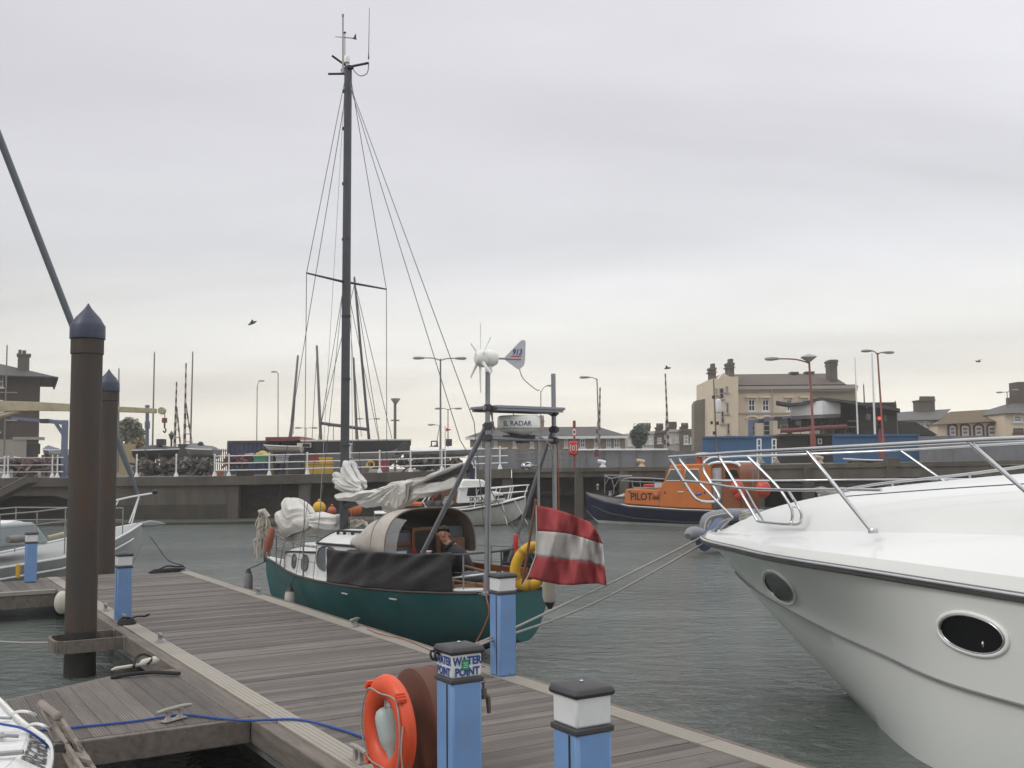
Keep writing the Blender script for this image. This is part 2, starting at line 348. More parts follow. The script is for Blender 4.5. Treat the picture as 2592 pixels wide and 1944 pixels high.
# ---------------------------------------------------------------- floating docks
DA=R(31.3); DU=Vector((-math.sin(DA),math.cos(DA))); DV=Vector((math.cos(DA),math.sin(DA)))
def D(v,u,z=.5): q=DU*u+DV*v; return Vector((q.x,q.y,z))
def duv(p): q=Vector((p[0],p[1])); return q@DV,q@DU
dock=thing('floating_dock','long grey boarded pontoon with pale strips along both edges','pontoon',(0,0,0),DA)
U0,U1=-3.0,21.9
b=MB(); u=U0; rr=random.Random(3)
while u<U1:
    w_=.142; b.tint=rr.random(); dz=rr.uniform(-.0025,.0025)
    b.box((3.035,u,.455),(5.215,min(u+w_-.0045,U1),.497+dz)); u+=w_
put(b,'decking',m_deckp,dock)
for x0,x1 in ((2.83,3.03),(5.22,5.42)):
    b=MB(); u=U0
    while u<U1:
        L=min(3.0,U1-u); b.tint=rr.random()
        for k in range(5):
            a=x0+(x1-x0)*k/5; b.box((a+.002,u+.004,.46),(a+(x1-x0)/5-.003,u+L-.004,.507))
        u+=3.0
    put(b,'edge_strip',m_strip,dock)
for x0,x1 in ((2.70,2.825),(5.425,5.52)):
    b=MB(); u=U0
    while u<U1: b.box((x0,u+.003,.30),(x1,min(u+4.4,U1)-.003,.494)); u+=4.4
    put(b,'side_timber',m_timber,dock,bevel=.008)
b=MB(); b.box((2.76,U0,.2),(2.84,U1,.299)); b.box((5.40,U0,.2),(5.47,U1,.299)); b.box((2.70,U1+.002,.25),(5.52,U1+.06,.49)); put(b,'frame_beam',m_galv,dock)
b=MB(); u=U0+.5
while u<U1-1.5: b.box((2.9,u,-.45),(5.3,u+1.5,.29)); u+=2.75
put(b,'float',m_float,dock,bevel=.03)
# near finger pontoon
fg=thing('finger_pontoon','grooved board finger pontoon with a widened corner and big cleat','pontoon',(0,0,0),DA)
b=MB(); u0,u1=8.70,9.95; x=-2.6
while x<2.68:
    b.tint=rr.random(); top=u1
    e=lambda xx: u1+.02+max(0,min(1,(xx-.2)/1.9))*1.14
    b.prism([(x,u0,.462),(x+.136,u0,.462),(x+.136,e(x+.136),.462),(x,e(x),.462)],(0,0,.036)); x+=.141
put(b,'decking',m_fing,fg)
b=MB(); b.box((-2.6,8.62,.30),(2.695,8.695,.497)); b.box((-2.6,9.0,.2),(2.69,9.12,.45)); b.prism([(.2,u1+.03,.32),(2.1,11.13,.32),(2.69,11.15,.32),(2.69,11.22,.32),(2.08,11.20,.32),(.17,u1+.1,.32)],(0,0,.17)); b.box((-2.6,u1+.03,.32),(.17,u1+.1,.49)); put(b,'side_timber',m_timber,fg,bevel=.008)
b=MB(); b.box((-2.4,8.9,-.4),(.4,9.8,.30)); put(b,'float',m_float,fg,bevel=.03)
# far finger pontoon
ff=thing('finger_pontoon','distant finger pontoon at the far left with a pale edge board','pontoon',(0,0,0),DA)
b=MB(); x=-6
while x<2.68: b.tint=rr.random(); b.box((x,19.72,.462),(x+.138,21.6,.498)); x+=.141
put(b,'decking',m_fing,ff)
b=MB(); b.box((-6,19.6,.44),(2.69,19.715,.502)); put(b,'edge_strip',m_strip,ff)
b=MB(); b.box((-6,19.62,.22),(2.69,19.7,.435)); put(b,'side_timber',m_timber,ff)
b=MB(); b.box((-5,19.9,-.4),(1.5,21.4,.3)); put(b,'float',m_float,ff)
# ---------------------------------------------------------------- mooring piles
def pile(pos,H,lab,r=.188,wet=.55):
    t=thing('mooring_pile',lab,'mooring pile',(pos[0],pos[1],-3),0,'steel mooring piles with blue caps')
    z0=3
    b=MB(); b.lathe([(r,0),(r,z0+wet)],n=28); put(b,'wet_base',m_pilewet,t)
    b=MB(); b.lathe([(r,z0+wet),(r,H+3-.66)],n=28); put(b,'shaft',m_pile,t)
    b=MB(); c=H+3-.66; b.lathe([(r+.004,c),(r+.012,c+.005),(r+.012,c+.19),(r+.004,c+.195)],n=28); put(b,'sleeve',m_pile,t)
    b=MB(); c=H+3-.465; R0=r+.022; b.lathe([(R0,c),(R0+.006,c+.006),(R0+.004,c+.17),(R0-.02,c+.205),(R0*.72,c+.275),(R0*.46,c+.335),(R0*.24,c+.39),(R0*.1,c+.435),(.006,c+.462),(.001,c+.465)],n=28); put(b,'pointed_cap',m_pcap,t); return t
ptop=Q(223,769,13.25); pile(D(2.235,14.1),ptop.z,'nearer steel pile with blue onion cap beside the dock')
p2=Q(276,934,21.25); pile((p2.x,p2.y),p2.z,'steel pile with blue onion cap standing beyond the dock end',wet=.3)
pg=thing('pile_guide','grey steel hoop bracket holding the nearer pile to the dock','pile guide',D(2.235,14.1,.3),DA)
b=MB(); pts=[(.52,.33),(.0,.33),(-.25,.30),(-.33,.18),(-.33,-.18),(-.25,-.30),(0,-.33),(.52,-.33)]
ring=smooth_path([(x,y,.12) for x,y in pts],4)
for p,q in zip(ring,ring[1:]):
    d=(q-p).normalized(); n=Vector((-d.y,d.x,0))*.02; b.prism([p-n-Vector((0,0,.09)),q-n-Vector((0,0,.09)),q+n-Vector((0,0,.09)),p+n-Vector((0,0,.09))],(0,0,.15))
put(b,'hoop',m_timber,pg)
b=MB(); b.tube([(.5,-.34,.1),(.5,.34,.1)],.035,8); b.box((.44,-.4,0),(.52,-.26,.18)); b.box((.44,.26,0),(.52,.4,.18)); put(b,'mounting_bracket',m_galv,pg)
# ---------------------------------------------------------------- service pedestals
PH=.90
def pedestal(lab,PH=.9):
    t=thing('service_pedestal',lab,'pedestal',(0,0,0),DA,'blue and white dock service pedestals')
    h=.098
    b=MB(); b.box((-h,-h,0),(h,h,PH-.185)); put(b,'column',m_blue,t,bevel=.018)
    b=MB(); b.box((-h-.003,-h*.42-.006,.02),(-h+.002,-h*.42+.006,PH-.2)); b.box((h*.1-.0,-h-.003,.02),(h*.1+.0101,-h+.002,.03)); put(b,'seam_strip',m_dark,t)
    b=MB(); b.box((-h-.008,-h-.008,PH-.195),(h+.008,h+.008,PH-.165)); put(b,'lower_band',m_dgrey,t,bevel=.008)
    b=MB(); b.box((-h+.002,-h+.002,PH-.166),(h-.002,h-.002,PH-.03)); put(b,'light_head',m_pw,t,bevel=.012)
    b=MB(); k=h+.014; b.loft([[(-s*1,-s,z),(s,-s,z),(s,s,z),(-s,s,z)] for s,z in ((k-.012,PH-.036),(k,PH-.03),(k,PH-.006),(k-.01,PH+.004),(k*.55,PH+.012),(.01,PH+.016))]); put(b,'lid',m_dgrey,t,bevel=.012)
    b=MB(); b.lathe([(.011,PH+.012),(.011,PH+.022),(.004,PH+.026)],n=8); put(b,'lid_screw',m_steel,t)
    return t
POST=[(D(5.33,8.98),'blue pedestal on the far dock edge beside the green yacht stern'),(D(2.93,15.12),'blue pedestal standing beside the nearer pile'),(D(2.47,21.2),'small distant blue pedestal in front of the white sailing boat'),(D(2.87,5.33),'blue pedestal lettered WATER POINT next to the orange lifebuoy'),(D(2.77,3.97),'plain blue pedestal nearest the camera with a white head')]
ps=[]
for i,(p,l) in enumerate(POST):
    q=pedestal(l,(.985,.9,.9,1.03,1.05)[i]); q.location=p; q.location.z=.503; ps.append(q)
    INV[q.name]=(Matrix.Translation(q.location)@Matrix.Rotation(DA,4,'Z')).inverted()
# lettering wraps two faces of the WATER POINT head
wp=ps[3]; h=.098; b=MB(); PH=1.03
for s,l in ((0,'WATER'),(0,'POINT')):
    zb=PH-.092 if l=='WATER' else PH-.152
    b.text(l,.062,lambda u,v,zb=zb: Vector((-h-.002,-u*.9,zb+v)),bold=.0025,sx=.95)
    b.text(l,.062,lambda u,v,zb=zb: Vector((u*.9,-h-.002,zb+v)),bold=.0025,sx=.95)
put(b,'lettering',m_inkb,wp,recalc=False)
b=MB(); b.box((-.034,-h-.006,PH-.12),(.008,-h-.0025,PH-.065)); put(b,'green_sticker',mat('green_sticker',(.02,.22,.10),.4),wp)
b=MB()
for zc in (PH-.082,PH-.094,PH-.106): b.box((-.027,-h-.0075,zc-.003),(.001,-h-.0062,zc+.003))
put(b,'sticker_lines',mat('pale_green_print',(.25,.55,.38),.4),wp)
tp=thing('water_tap','brass water tap on the side of the WATER POINT pedestal','tap',D(2.975,5.33,1.16),DA)
b=MB(); b.tube([(0,0,.08),(.06,0,.085),(.085,0,.06),(.09,0,-.005),(.09,0,-.03)],[.013,.014,.016,.013,.011],10); b.lathe([(.018,0),(.02,.03),(.018,.06)],(.055,0,.055),10); put(b,'spout',mat('dull_brass',(.16,.13,.10),.45,.6),tp)
b=MB(); b.tube([(.055,0,.11),(.055,0,.15)],.007,8); b.tube([(.03,-.03,.15),(.08,.03,.152)],.006,8); put(b,'tap_handle',mat('worn_bronze',(.14,.10,.07),.5,.5),tp)
bk=MB(); bk.tube(smooth_path([(-.105,.07,1.49),(-.135,.075,1.505),(-.145,.07,1.485),(-.135,.065,1.46),(-.11,.065,1.455)],5),.007,8); bk.tube(smooth_path([(-.10,.04,1.485),(-.125,.042,1.50),(-.133,.04,1.48),(-.12,.038,1.452)],5),.007,8)
o3=D(2.87,5.33); bk.xf(Matrix.Translation((o3.x,o3.y,0))@Matrix.Rotation(DA,4,'Z')); solo(bk,'hook','black double hook on the WATER POINT pedestal side','hook',m_dark)
# ---------------------------------------------------------------- lifebuoy and drum
LC=D(3.04,6.30,.87)
dr=thing('storage_drum','brown drum lying on its side behind the lifebuoy','drum',D(3.1,6.42,.5),DA)
MX=Matrix.Rotation(PI/2,4,'Y')
b=MB(); Rr=.35; b.lathe([(Rr-.03,-.012),(Rr-.012,0),(Rr,.004),(Rr,.15),(Rr+.004,.155),(Rr+.004,.17),(Rr,.175),(Rr,.31),(Rr-.012,.32)],(0,0,.353),40,MX); put(b,'drum_body',m_rust,dr)
b=MB(); b.box((.04,-.2,-.0),(.10,.2,.05)); b.box((.22,-.2,.0),(.28,.2,.05)); put(b,'chock',m_timber,dr)
lb=thing('lifebuoy','orange ring lifebuoy with grab line leaning on the brown drum','lifebuoy',LC-DV.to_3d()*.16,DA)
r0,r1=.258,.082; b=MB(); rows=[]
for i in range(49):
    a=2*PI*i/48; rows.append([Vector((math.cos(2*PI*k/16)*r1*.72,(r0+r1*math.sin(2*PI*k/16))*math.cos(a),(r0+r1*math.sin(2*PI*k/16))*math.sin(a))) for k in range(16)])
b.loft(rows,caps=False); put(b,'ring',m_orange,lb,smooth=80)
b=MB()
for k in range(4):
    a0=PI/4+k*PI/2; a1=a0+PI/2; pts=[]
    for i in range(15):
        t=i/14; a=lerp(a0,a1,t); bulge=.012+.03*math.sin(PI*t); rad=r0+.02+(r1*.4)*(1-math.sin(PI*t))+.02*math.sin(PI*t)-.07*math.sin(PI*t)*(k%2==0)
        pts.append((-r1*.72-bulge*.4+.01,rad*math.cos(a),rad*math.sin(a)))
    b.tube(pts,.0055,6)
put(b,'grab_line',m_rope,lb)
b=MB()
for k in range(4):
    a=PI/4+k*PI/2
    for d in (-.06,0,.06):
        c=Vector((-.03,(r0+r1)*math.cos(a+d),(r0+r1)*math.sin(a+d))); b.box(c-Vector((.03,.014,.014)),c+Vector((.03,.014,.014)))
put(b,'rope_lug',m_orange,lb,bevel=.004)
ln=thing('buoy_light','grey float light hanging inside the orange lifebuoy','light',LC-DV.to_3d()*.17+Vector((0,0,-.03)),DA)
MT=Matrix.Rotation(R(-24),4,'X')
b=MB(); b.lathe([(.02,-.2),(.028,-.19),(.03,-.11),(.05,-.08),(.062,-.03),(.068,.06),(.066,.11),(.052,.145),(.025,.162),(.004,.165)],n=20,M=MT); put(b,'float_body',mat('pale_grey_plastic',(.36,.43,.42),.4,0,.06,4),ln)
b=MB(); b.lathe([(.02,-.30),(.024,-.29),(.026,-.2)],n=14,M=MT); put(b,'lamp_neck',mat('grey_pink_plastic',(.35,.30,.29),.5),ln)
b=MB(); b.tube([(-.01,.02,.15),(0,.04,.2),(.02,.05,.27)],.006,6); b.tube(smooth_path([(-.04,-.31,.11),(-.07,-.35,-.05),(-.05,-.37,-.25),(-.06,-.39,-.40)],5),.005,6); put(b,'lanyard',m_rope,ln)
# ---------------------------------------------------------------- cleats
def cleat(v,u,lab,L=.26,ang=0,group='mooring cleats on the docks',m=None):
    t=thing('mooring_cleat',lab,'cleat',D(v,u,.505),DA+R(ang),group)
    b=MB(); b.box((-.035,-L*.32,0),(.035,L*.32,.012))
    for s in (-1,1): b.loft([[(-w,s*L*.17-w*1.2,z),(w,s*L*.17-w*1.2,z),(w,s*L*.17+w*1.2,z),(-w,s*L*.17+w*1.2,z)] for w,z in ((.026,.01),(.015,.03),(.015,.07),(.02,.085))])
    put(b,'cleat_base',m or m_galv,t,bevel=.004)
    b=MB(); b.tube([(0,-L*.5,.088),(0,-L*.25,.094),(0,L*.25,.094),(0,L*.5,.088)],[.014,.019,.019,.014],10); put(b,'cleat_horn',m or m_galv,t); return t
m_cl=mat('pale_cast_cleat',(.33,.31,.28),.6,.3,.15,8)
def vu(px,py): p=Pz(px,py,.5); return duv(p)
v,u=vu(440,1824); cleat(v,u,'large double horned cleat with blue rope on the near finger pontoon',.36,-62,m=m_cl)
v,u=vu(911,1586); cleat(5.32,u,'pale cleat on the dock edge beside the green hull',.26,-50,m=m_cl)
v,u=vu(875,1925); cleat(2.93,u-.1,'cleat with tangled line on the near dock strip by the lifebuoy',.26,m=m_cl)
v,u=vu(393,1628); cleat(2.93,u,'small cleat on the dock strip between pile and finger',.2)
v,u=vu(662,1505); cleat(5.36,u,'dark roped cleat on the dock edge at the green yacht bow',.24)
v,u=vu(436,1436); cleat(5.36,21.6,'cleat at the far right corner of the dock end',.24)
v,u=vu(300,1578); cleat(2.9,u+.05,'cleat under the black rope coil in front of the blue pedestal',.22)
v,u=vu(254,1538); cleat(2.9,16.2,'cleat wound with grey line just right of the nearer pile',.22)
v,u=vu(1215,1650); cleat(5.36,u if 8<u<11 else 9.3,'cleat holding the motor yacht lines behind the blue pedestals',.26)
# ropes
def rope(pts,r,lab,m,k=5,name='mooring_rope',cat='rope',group=None,wind=None):
    b=MB(); b.tube(smooth_path(pts,k),r,7); return solo(b,name,lab,cat,m,group)
blue=[Q(-60,1818,7.0),Q(0,1832,7.0),Q(55,1843,6.95),Q(95,1866,6.95),Q(120,1888,7.0),Q(118,1900,7.2)]
rope(blue,.0085,'blue rope draped over the lettered stern at the lower left',m_ropeb)
P5=lambda x,y,dz=.012: Pz(x,y,.5+dz)
rope([Pz(60,1856,.50)]+[P5(*q) for q in ((110,1848),(180,1842),(330,1827),(400,1817),(432,1812),(455,1809),(500,1812),(560,1819))]+[Pz(622,1824,.52),Pz(680,1822,.52),Pz(760,1822,.52),Pz(850,1843,.51),Pz(940,1874,.51),Pz(1010,1905,.51)],.010,'blue rope lying across finger cleat and dock boards to the drum',m_ropeb)
v,u=vu(300,1580)
cb=MB()
for k in range(4): cb.tube([D(2.9+(.11-.012*k)*math.cos(a),u-.05+(.16-.012*k)*math.sin(a),.52+.016*k) for a in [2*PI*i/20 for i in range(20)]],.012,6,closed=True)
cb.tube(smooth_path([D(2.95,u,.56),D(3.05,u+.02,.58),D(3.16,u+.05,.57),D(3.2,u+.0,.60),D(3.12,u-.04,.58)],5),.012,6)
solo(cb,'rope_coil','black rope coil at the foot of the blue pedestal','rope',m_ropek)
rope([Pz(280,1716,.51),Pz(330,1707,.53),Pz(390,1702,.53),Pz(455,1705,.53)],.02,'black strap lying along the near finger corner',m_ropek)
fd=thing('lying_fender','dirty white fender lying on the finger corner beside the black strap','fender',Pz(345,1690,.54),DA)
b=MB(); b.tube([(-.26,-.1,.02),(-.22,-.1,.03),(.02,-.03,.03),(.06,-.02,.04),(.19,.02,.05),(.23,.03,.05)],[.010,.018,.018,.042,.045,.012],12); put(b,'fender_body',m_fend,fd)
b=MB(); b.tube(smooth_path([(-.05,-.12,.03),(0,.0,.1),(.08,.04,.12),(.15,0,.08),(.1,-.08,.04)],5),.014,6); put(b,'fender_line',m_ropek,fd)
rope([D(2.93,14.6,.45),D(2.5,15.2,.25),D(1.6,16.2,.18),D(.6,17.2,.3),D(-.6,18.3,.6)],.014,'grey line sagging over dark water at the far left finger',m_rope)
b=MB(); b.ball((0,0,0),(.11,.11,.17)); q=Q(157,1525,15.6); b.xf(Matrix.Translation((q.x,q.y,q.z))); solo(b,'dock_fender','white ball fender half hidden behind the nearer pile','fender',m_fend)
b=MB(); p=Pz(45,1463,.5); b.box((p.x-.035,p.y-.03,.5),(p.x+.035,p.y+.03,.76)); solo(b,'marker_post','short yellow marker post on the far left finger pontoon','marker post',m_yel,bevel=.01)
v,u=vu(436,1436)
rope([D(5.36,21.62,.6)]+[Q(x,y,22.5+k*.7) for k,(x,y) in enumerate(((425,1418),(400,1385),(380,1358)))],.011,'dark mooring line rising from the dock end to the white sailing boat',m_ropek)
cb=MB()
for k in range(3): cb.tube([D(4.95+.3*math.cos(a)+.04*k,21.5+.09*math.sin(a),.52+.02*k) for a in [2*PI*i/18 for i in range(18)]],.016,6,closed=True)
cb.tube(smooth_path([D(4.8,21.5,.55),D(5.0,21.55,.62),D(5.2,21.55,.6),D(5.36,21.6,.6)],4),.016,6)
solo(cb,'rope_coil','flattened dark rope coil at the far dock corner','rope',m_ropek)
# ================================================================ green sailing yacht
Sx=DU*11.4+DV*7.25; Bx=DU*19.0+DV*6.2; dd=Bx-Sx
SB=Fr(Sx.x,Sx.y,math.degrees(math.atan2(-dd.x,dd.y)))
yt=thing('sailing_yacht','green hulled sailing yacht with white cabin and lowered white sails at the dock','sailing yacht',SB.w(0,0,0),SB.rz)
HT=[(.22,.45,.94,.29,.43),(.4,.65,.93,.25,.44),(.6,.765,.92,.20,.45),(1.0,.87,.90,.10,.46),(1.6,.98,.875,-.08,.48),(2.3,1.045,.855,-.25,.5),(3.1,1.05,.84,-.36,.52),(4.0,.97,.825,-.40,.56),(5.0,.78,.815,-.38,.62),(5.8,.56,.82,-.32,.72),(6.6,.31,.84,-.2,.82),(7.2,.135,.865,.0,.95),(7.5,.06,.88,.28,1.0),(7.67,.012,.89,.62,1.0)]
def hullpt(tab,x,t):
    bb,zd,zb,p=interp(tab,x); return Vector((x,bb*max(0,t)**p,lerp(zb,zd,t)))
def hull(tab,xs,nT=14,zs=None,n0=5):
    rings=[]
    for x in xs:
        if zs is None: ts=[k/nT for k in range(nT+1)]
        else:
            bb,zd,zb,p=interp(tab,x); tb=min(.9,max(.02,(zs(x)-zb)/(zd-zb))); ts=[tb*k/n0 for k in range(n0+1)]+[lerp(tb,1,k/(nT-n0)) for k in range(1,nT-n0+1)]
        row=[hullpt(tab,x,k) for k in ts]
        rings.append([Vector((p.x,-p.y,p.z)) for p in row[::-1]]+row[1:])
    return rings
xs=[.22+7.45*i/44 for i in range(45)]; NT_,N0_=16,5; rg=hull(HT,xs,NT_,lambda x:.11,N0_)
def bootmat(b,nrow,nT,n0):
    for i in range(nrow*2*nT):
        k=i%(2*nT)
        if nT-n0<=k<nT+n0: b.m[i]=1
b=MB(); b.sheet(rg); b.add(rg[0],[tuple(range(len(rg[0])))]); bootmat(b,len(xs)-1,NT_,N0_)
put(b,'hull',[m_green,m_boot],yt,smooth=50)
gun=lambda x,s=1,dy=0,dz=0: Vector((max(.22,x),s*(interp(HT,x)[0]-dy),interp(HT,x)[1]+dz))
b=MB()
for s in (1,-1): b.tube([gun(x,s,.012,.012) for x in xs[1:]],.020,8,flat=1.3)
b.tube([gun(.22,1,.02,.012),gun(.22,-1,.02,.012)],.02,8); put(b,'toe_rail',mat('dark_toe_rail',(.045,.035,.03),.7,0,.3,8),yt)
# deck: full forward of cockpit, side decks around the well
b=MB(); CW=lambda x: .62 if x>1.0 else .45
for xa,xb in zip(xs,xs[1:]):
    def row(x,l,r_,n=6):
        return [Vector((x,lerp(l,r_,k/n),interp(HT,x)[1]+.004+.05*(1-(lerp(l,r_,k/n)/max(.05,interp(HT,x)[0]))**2)*(1 if x>3 else .2))) for k in range(n+1)]
    ba,bb=interp(HT,xa)[0]-.01,interp(HT,xb)[0]-.01
    if .95<=xa<2.9:
        for s in (1,-1): b.sheet([row(xa,s*CW(xa),s*ba,2),row(xb,s*CW(xa),s*bb,2)])
    else: b.sheet([row(xa,-ba,ba),row(xb,-bb,bb)])
put(b,'deck',m_wpaint,yt)
b=MB(); X0,X1=.95,3.0
for s in (1,-1):
    b.box((X0,s*.40-.01,.60),(X1,s*.40+.01,.76)); b.box((X0,min(s*.411,s*.62),.735),(X1,max(s*.411,s*.62),.77)); b.box((X0,s*.62-.012,.771),(X1,s*.62+.012,1.0))
b.box((X0,-.6,.575),(X1,.6,.599)); b.box((X0-.02,-.6,.60),(X0-.001,.6,1.0)); put(b,'cockpit',m_wood2,yt)
b=MB(); b.box((X0-.05,-.66,.93),(X1,-.62,1.14)); b.box((X0-.05,.62,.93),(X1,.66,1.06)); put(b,'coaming',m_wood,yt,bevel=.01)
# cabin trunk (low forward part) and raised doghouse
def trunk(xa,xb,tab,zt,n=10):
    rings=[]
    for i in range(17):
        x=lerp(xa,xb,i/16); w,h=interp(tab,x); zd=interp(HT,x)[1]
        ring=[Vector((x,-w,zd-.02)),Vector((x,-w*.955,zd+h*.55)),Vector((x,-w*.93,zd+h))]
        for k in range(1,n): q=lerp(-w*.93,w*.93,k/n); ring.append(Vector((x,q,zd+h+zt*(1-(q/(w*.93))**2))))
        ring+=[Vector((x,w*.93,zd+h)),Vector((x,w*.955,zd+h*.55)),Vector((x,w,zd-.02))]
        rings.append(ring)
    return rings
TF=[(4.5,.68,.40),(5.2,.62,.37),(5.8,.50,.33),(6.3,.33,.27),(6.5,.20,.20)]
b=MB(); rr_=trunk(4.5,6.5,TF,.07); b.loft(rr_); put(b,'cabin_trunk',m_wpaint,yt,smooth=30)
TD=[(2.55,.73,.53),(3.5,.72,.545),(4.62,.665,.54)]
b=MB(); b.loft(trunk(2.55,4.62,TD,.20)); dg_=put(b,'doghouse',m_wpaint,yt,smooth=30)
b=MB()
def edge(x,s,o=.0): w,h=interp(TD,x); return Vector((x,s*w*.945,interp(HT,x)[1]+h+o))
for s in (1,-1): b.tube([edge(x/10,s,.0) for x in range(26,47)],.020,6)
w4,h4=interp(TD,4.62); b.tube([Vector((4.63,lerp(-w4*.93,w4*.93,k/12),interp(HT,4.62)[1]+h4+.20*(1-(2*k/12-1)**2))) for k in range(13)],.018,6)
ft=[]
for x in [4.62+.12*i for i in range(16)]:
    w,h=interp(TF,min(x,6.5)); ft.append(Vector((min(x,6.5),w*.94,interp(HT,min(x,6.5))[1]+h)))
b.tube(ft,.016,6); b.tube([Vector((p.x,-p.y,p.z)) for p in ft],.016,6)
put(b,'roof_edge_trim',m_dark,yt)
# windows: oval saloon lights and forward ports, both sides
def sidepane(cx,cz,w,h,s,tab,n=24,d=.006,sq=2.6):
    out=[]
    for k in range(n):
        a=2*PI*k/n; ca,sa=math.cos(a),math.sin(a); ex=abs(ca)**(2/sq)*(1 if ca>=0 else -1)*w; ez=abs(sa)**(2/sq)*(1 if sa>=0 else -1)*h
        x=cx+ex; z=cz+ez; W,H=interp(tab,x); zd=interp(HT,x)[1]; f=(z-zd)/H; y=W*lerp(1,.955,min(1,f/.55)) if f<.55 else W*lerp(.955,.93,(f-.55)/.45)
        out.append(Vector((x,s*(y+d),z)))
    return out
for s in (1,-1):
    for (cx,cz,w,h,tab) in ((4.23,1.14,.34,.185,TD),(3.35,1.14,.36,.18,TD),(5.02,1.02,.125,.125,TF),(5.55,1.01,.11,.11,TF)):
        b=MB(); r=sidepane(cx,cz,w,h,s,tab); b.tube(r,.012,6,closed=True); fr_=put(b,'window_frame',m_inkg,yt)
        b=MB(); b.add(sidepane(cx,cz,w-.006,h-.006,s,tab,d=.004),[tuple(range(24))]); put(b,'pane',m_glassg,fr_,recalc=False)
# roof details
b=MB()
for s in (.36,-.36):
    pts=[Vector((x,s,interp(HT,x)[1]+interp(TD,x)[1]+.20*(1-(s/.65)**2)+.05)) for x in (3.5,3.7,3.95,4.2,4.4)]
    b.tube(pts,.018,6)
    for p in pts[::1]: b.box(p-Vector((.025,.014,.06)),p+Vector((.025,.014,0)))
put(b,'grab_rail',m_dark,yt)
b=MB(); zr=1.52; b.box((3.25,-.30,zr),(4.15,.30,zr+.055)); put(b,'sliding_hatch',m_wpaint,yt,bevel=.02)
b=MB(); b.box((5.25,-.24,1.24),(5.75,.24,1.29)); put(b,'fore_hatch',m_wpaint,yt,bevel=.02)
# mast, spreaders, boom
mb_=SB.aty(868,1330,0); mx=4.82
b=MB(); b.tube([(mx+.03,0,.86),(mx,0,3),(mx-.03,0,6),(mx-.06,0,9.28)],[.062,.062,.060,.055],14,flat=1.25); put(b,'mast',m_mast,yt)
b=MB()
for z in (5.05,6.35,7.3,8.25,8.9,4.0,2.9): b.tube([(mx-.02,0,z),(mx-.02,0,z+.035)],.078,10); b.box((mx-.09,-.02,z),(mx-.065,.02,z+.03))
put(b,'mast_band',m_dgrey,yt)
sl_=SB.aty(776,691,.92); sr_=SB.aty(978,732,-.92)
b=MB(); b.tube([sl_,(mx-.02,.05,sl_.z+.0)],[.014,.022],8); b.tube([sr_,(mx-.02,-.05,sl_.z)],[.014,.022],8); put(b,'spreader',m_mast,yt)
# masthead gear
b=MB(); zt=9.28
b.box((mx-.16,-.05,zt),(mx+.1,.05,zt+.05)); b.tube([(mx-.05,0,zt+.05),(mx-.36,-.22,zt+.08)],.022,8); b.tube([(mx-.05,0,zt+.05),(mx+.05,.25,zt+.22)],.02,8); b.tube([(mx,0,zt-.05),(mx+.08,.30,zt-.1)],.02,8)
b.tube(smooth_path([(mx-.36,-.22,zt+.06),(mx-.34,-.2,zt-.1),(mx-.22,-.12,zt-.12),(mx-.1,-.03,zt+.05)],5),.007,6); put(b,'masthead_bracket',m_dark,yt)
a0=SB.aty(868,170,.27); a1=SB.aty(868,42,.27)
b=MB(); b.tube([a0+Vector((0,0,-.1)),a0,a1],[.03,.016,.013],8); b.tube([a1,a1+Vector((0,0,.04))],.02,8); put(b,'vhf_aerial',m_galv,yt)
c0=SB.aty(933,150,-.22); c1=SB.aty(935,20,-.22)
b=MB(); b.tube([c0,c0.lerp(c1,.15),c1],[.012,.006,.004],6); put(b,'whip_aerial',m_dark,yt)
b=MB(); v0=SB.aty(849,93,.25); v1=SB.aty(897,97,.25); b.tube([v0,v1],[.005,.008],6); b.prism([v1+Vector((.04,.0,-.0)),v1+Vector((-.05,0,.06)),v1+Vector((-.07,0,-.05))],(0,.008,0)); b.tube([SB.aty(873,140,.25),SB.aty(873,85,.25)],.006,6); b.lathe([(.02,0),(.02,.02)],SB.aty(873,84,.25),8); put(b,'wind_vane',m_dark,yt)
b=MB(); b.lathe([(.05,zt+.12),(.05,zt+.22),(.03,zt+.25)],(mx-.05,.02,0),12); b.lathe([(.02,zt+.04),(.02,zt+.12)],(mx-.05,.02,0),8); put(b,'masthead_light',m_white,yt)
# rigging
mh=Vector((mx-.06,0,9.1))
def wire(pts,n='stay',r=.006,m=None):
    b=MB(); b.tube(pts,r,5); return put(b,n,m or m_wire,yt)
gL=gun(4.75,1,.05); gR=gun(4.75,-1,.05)
wire([mh+Vector((0,.06,0)),sl_,gL],'shroud'); wire([mh+Vector((0,-.06,0)),sr_,gR],'shroud')
for x,sg in ((5.25,1),(5.2,-1),(4.3,1),(4.3,-1)): wire([Vector((mx,.05*sg,5.5)),gun(x,sg,.06)],'shroud',.005)
wire([mh,(7.55,0,.98)],'forestay'); 
bs1=SB.aty(1200,1068,.62); wire([mh,bs1+Vector((-.0,0,-.0)),gun(.3,1,.05)],'backstay',.006); wire([mh,SB.aty(1165,1115,.3),(.15,-.35,1.0)],'backstay',.006)
wire([mh+Vector((.05,.03,0)),(mx+.5,.2,1.6)],'halyard',.004,m_ropew); wire([mh+Vector((.05,-.03,0)),(mx-.1,-.10,2.2),(mx-.05,-.07,1.5)],'halyard',.004,m_ropew)
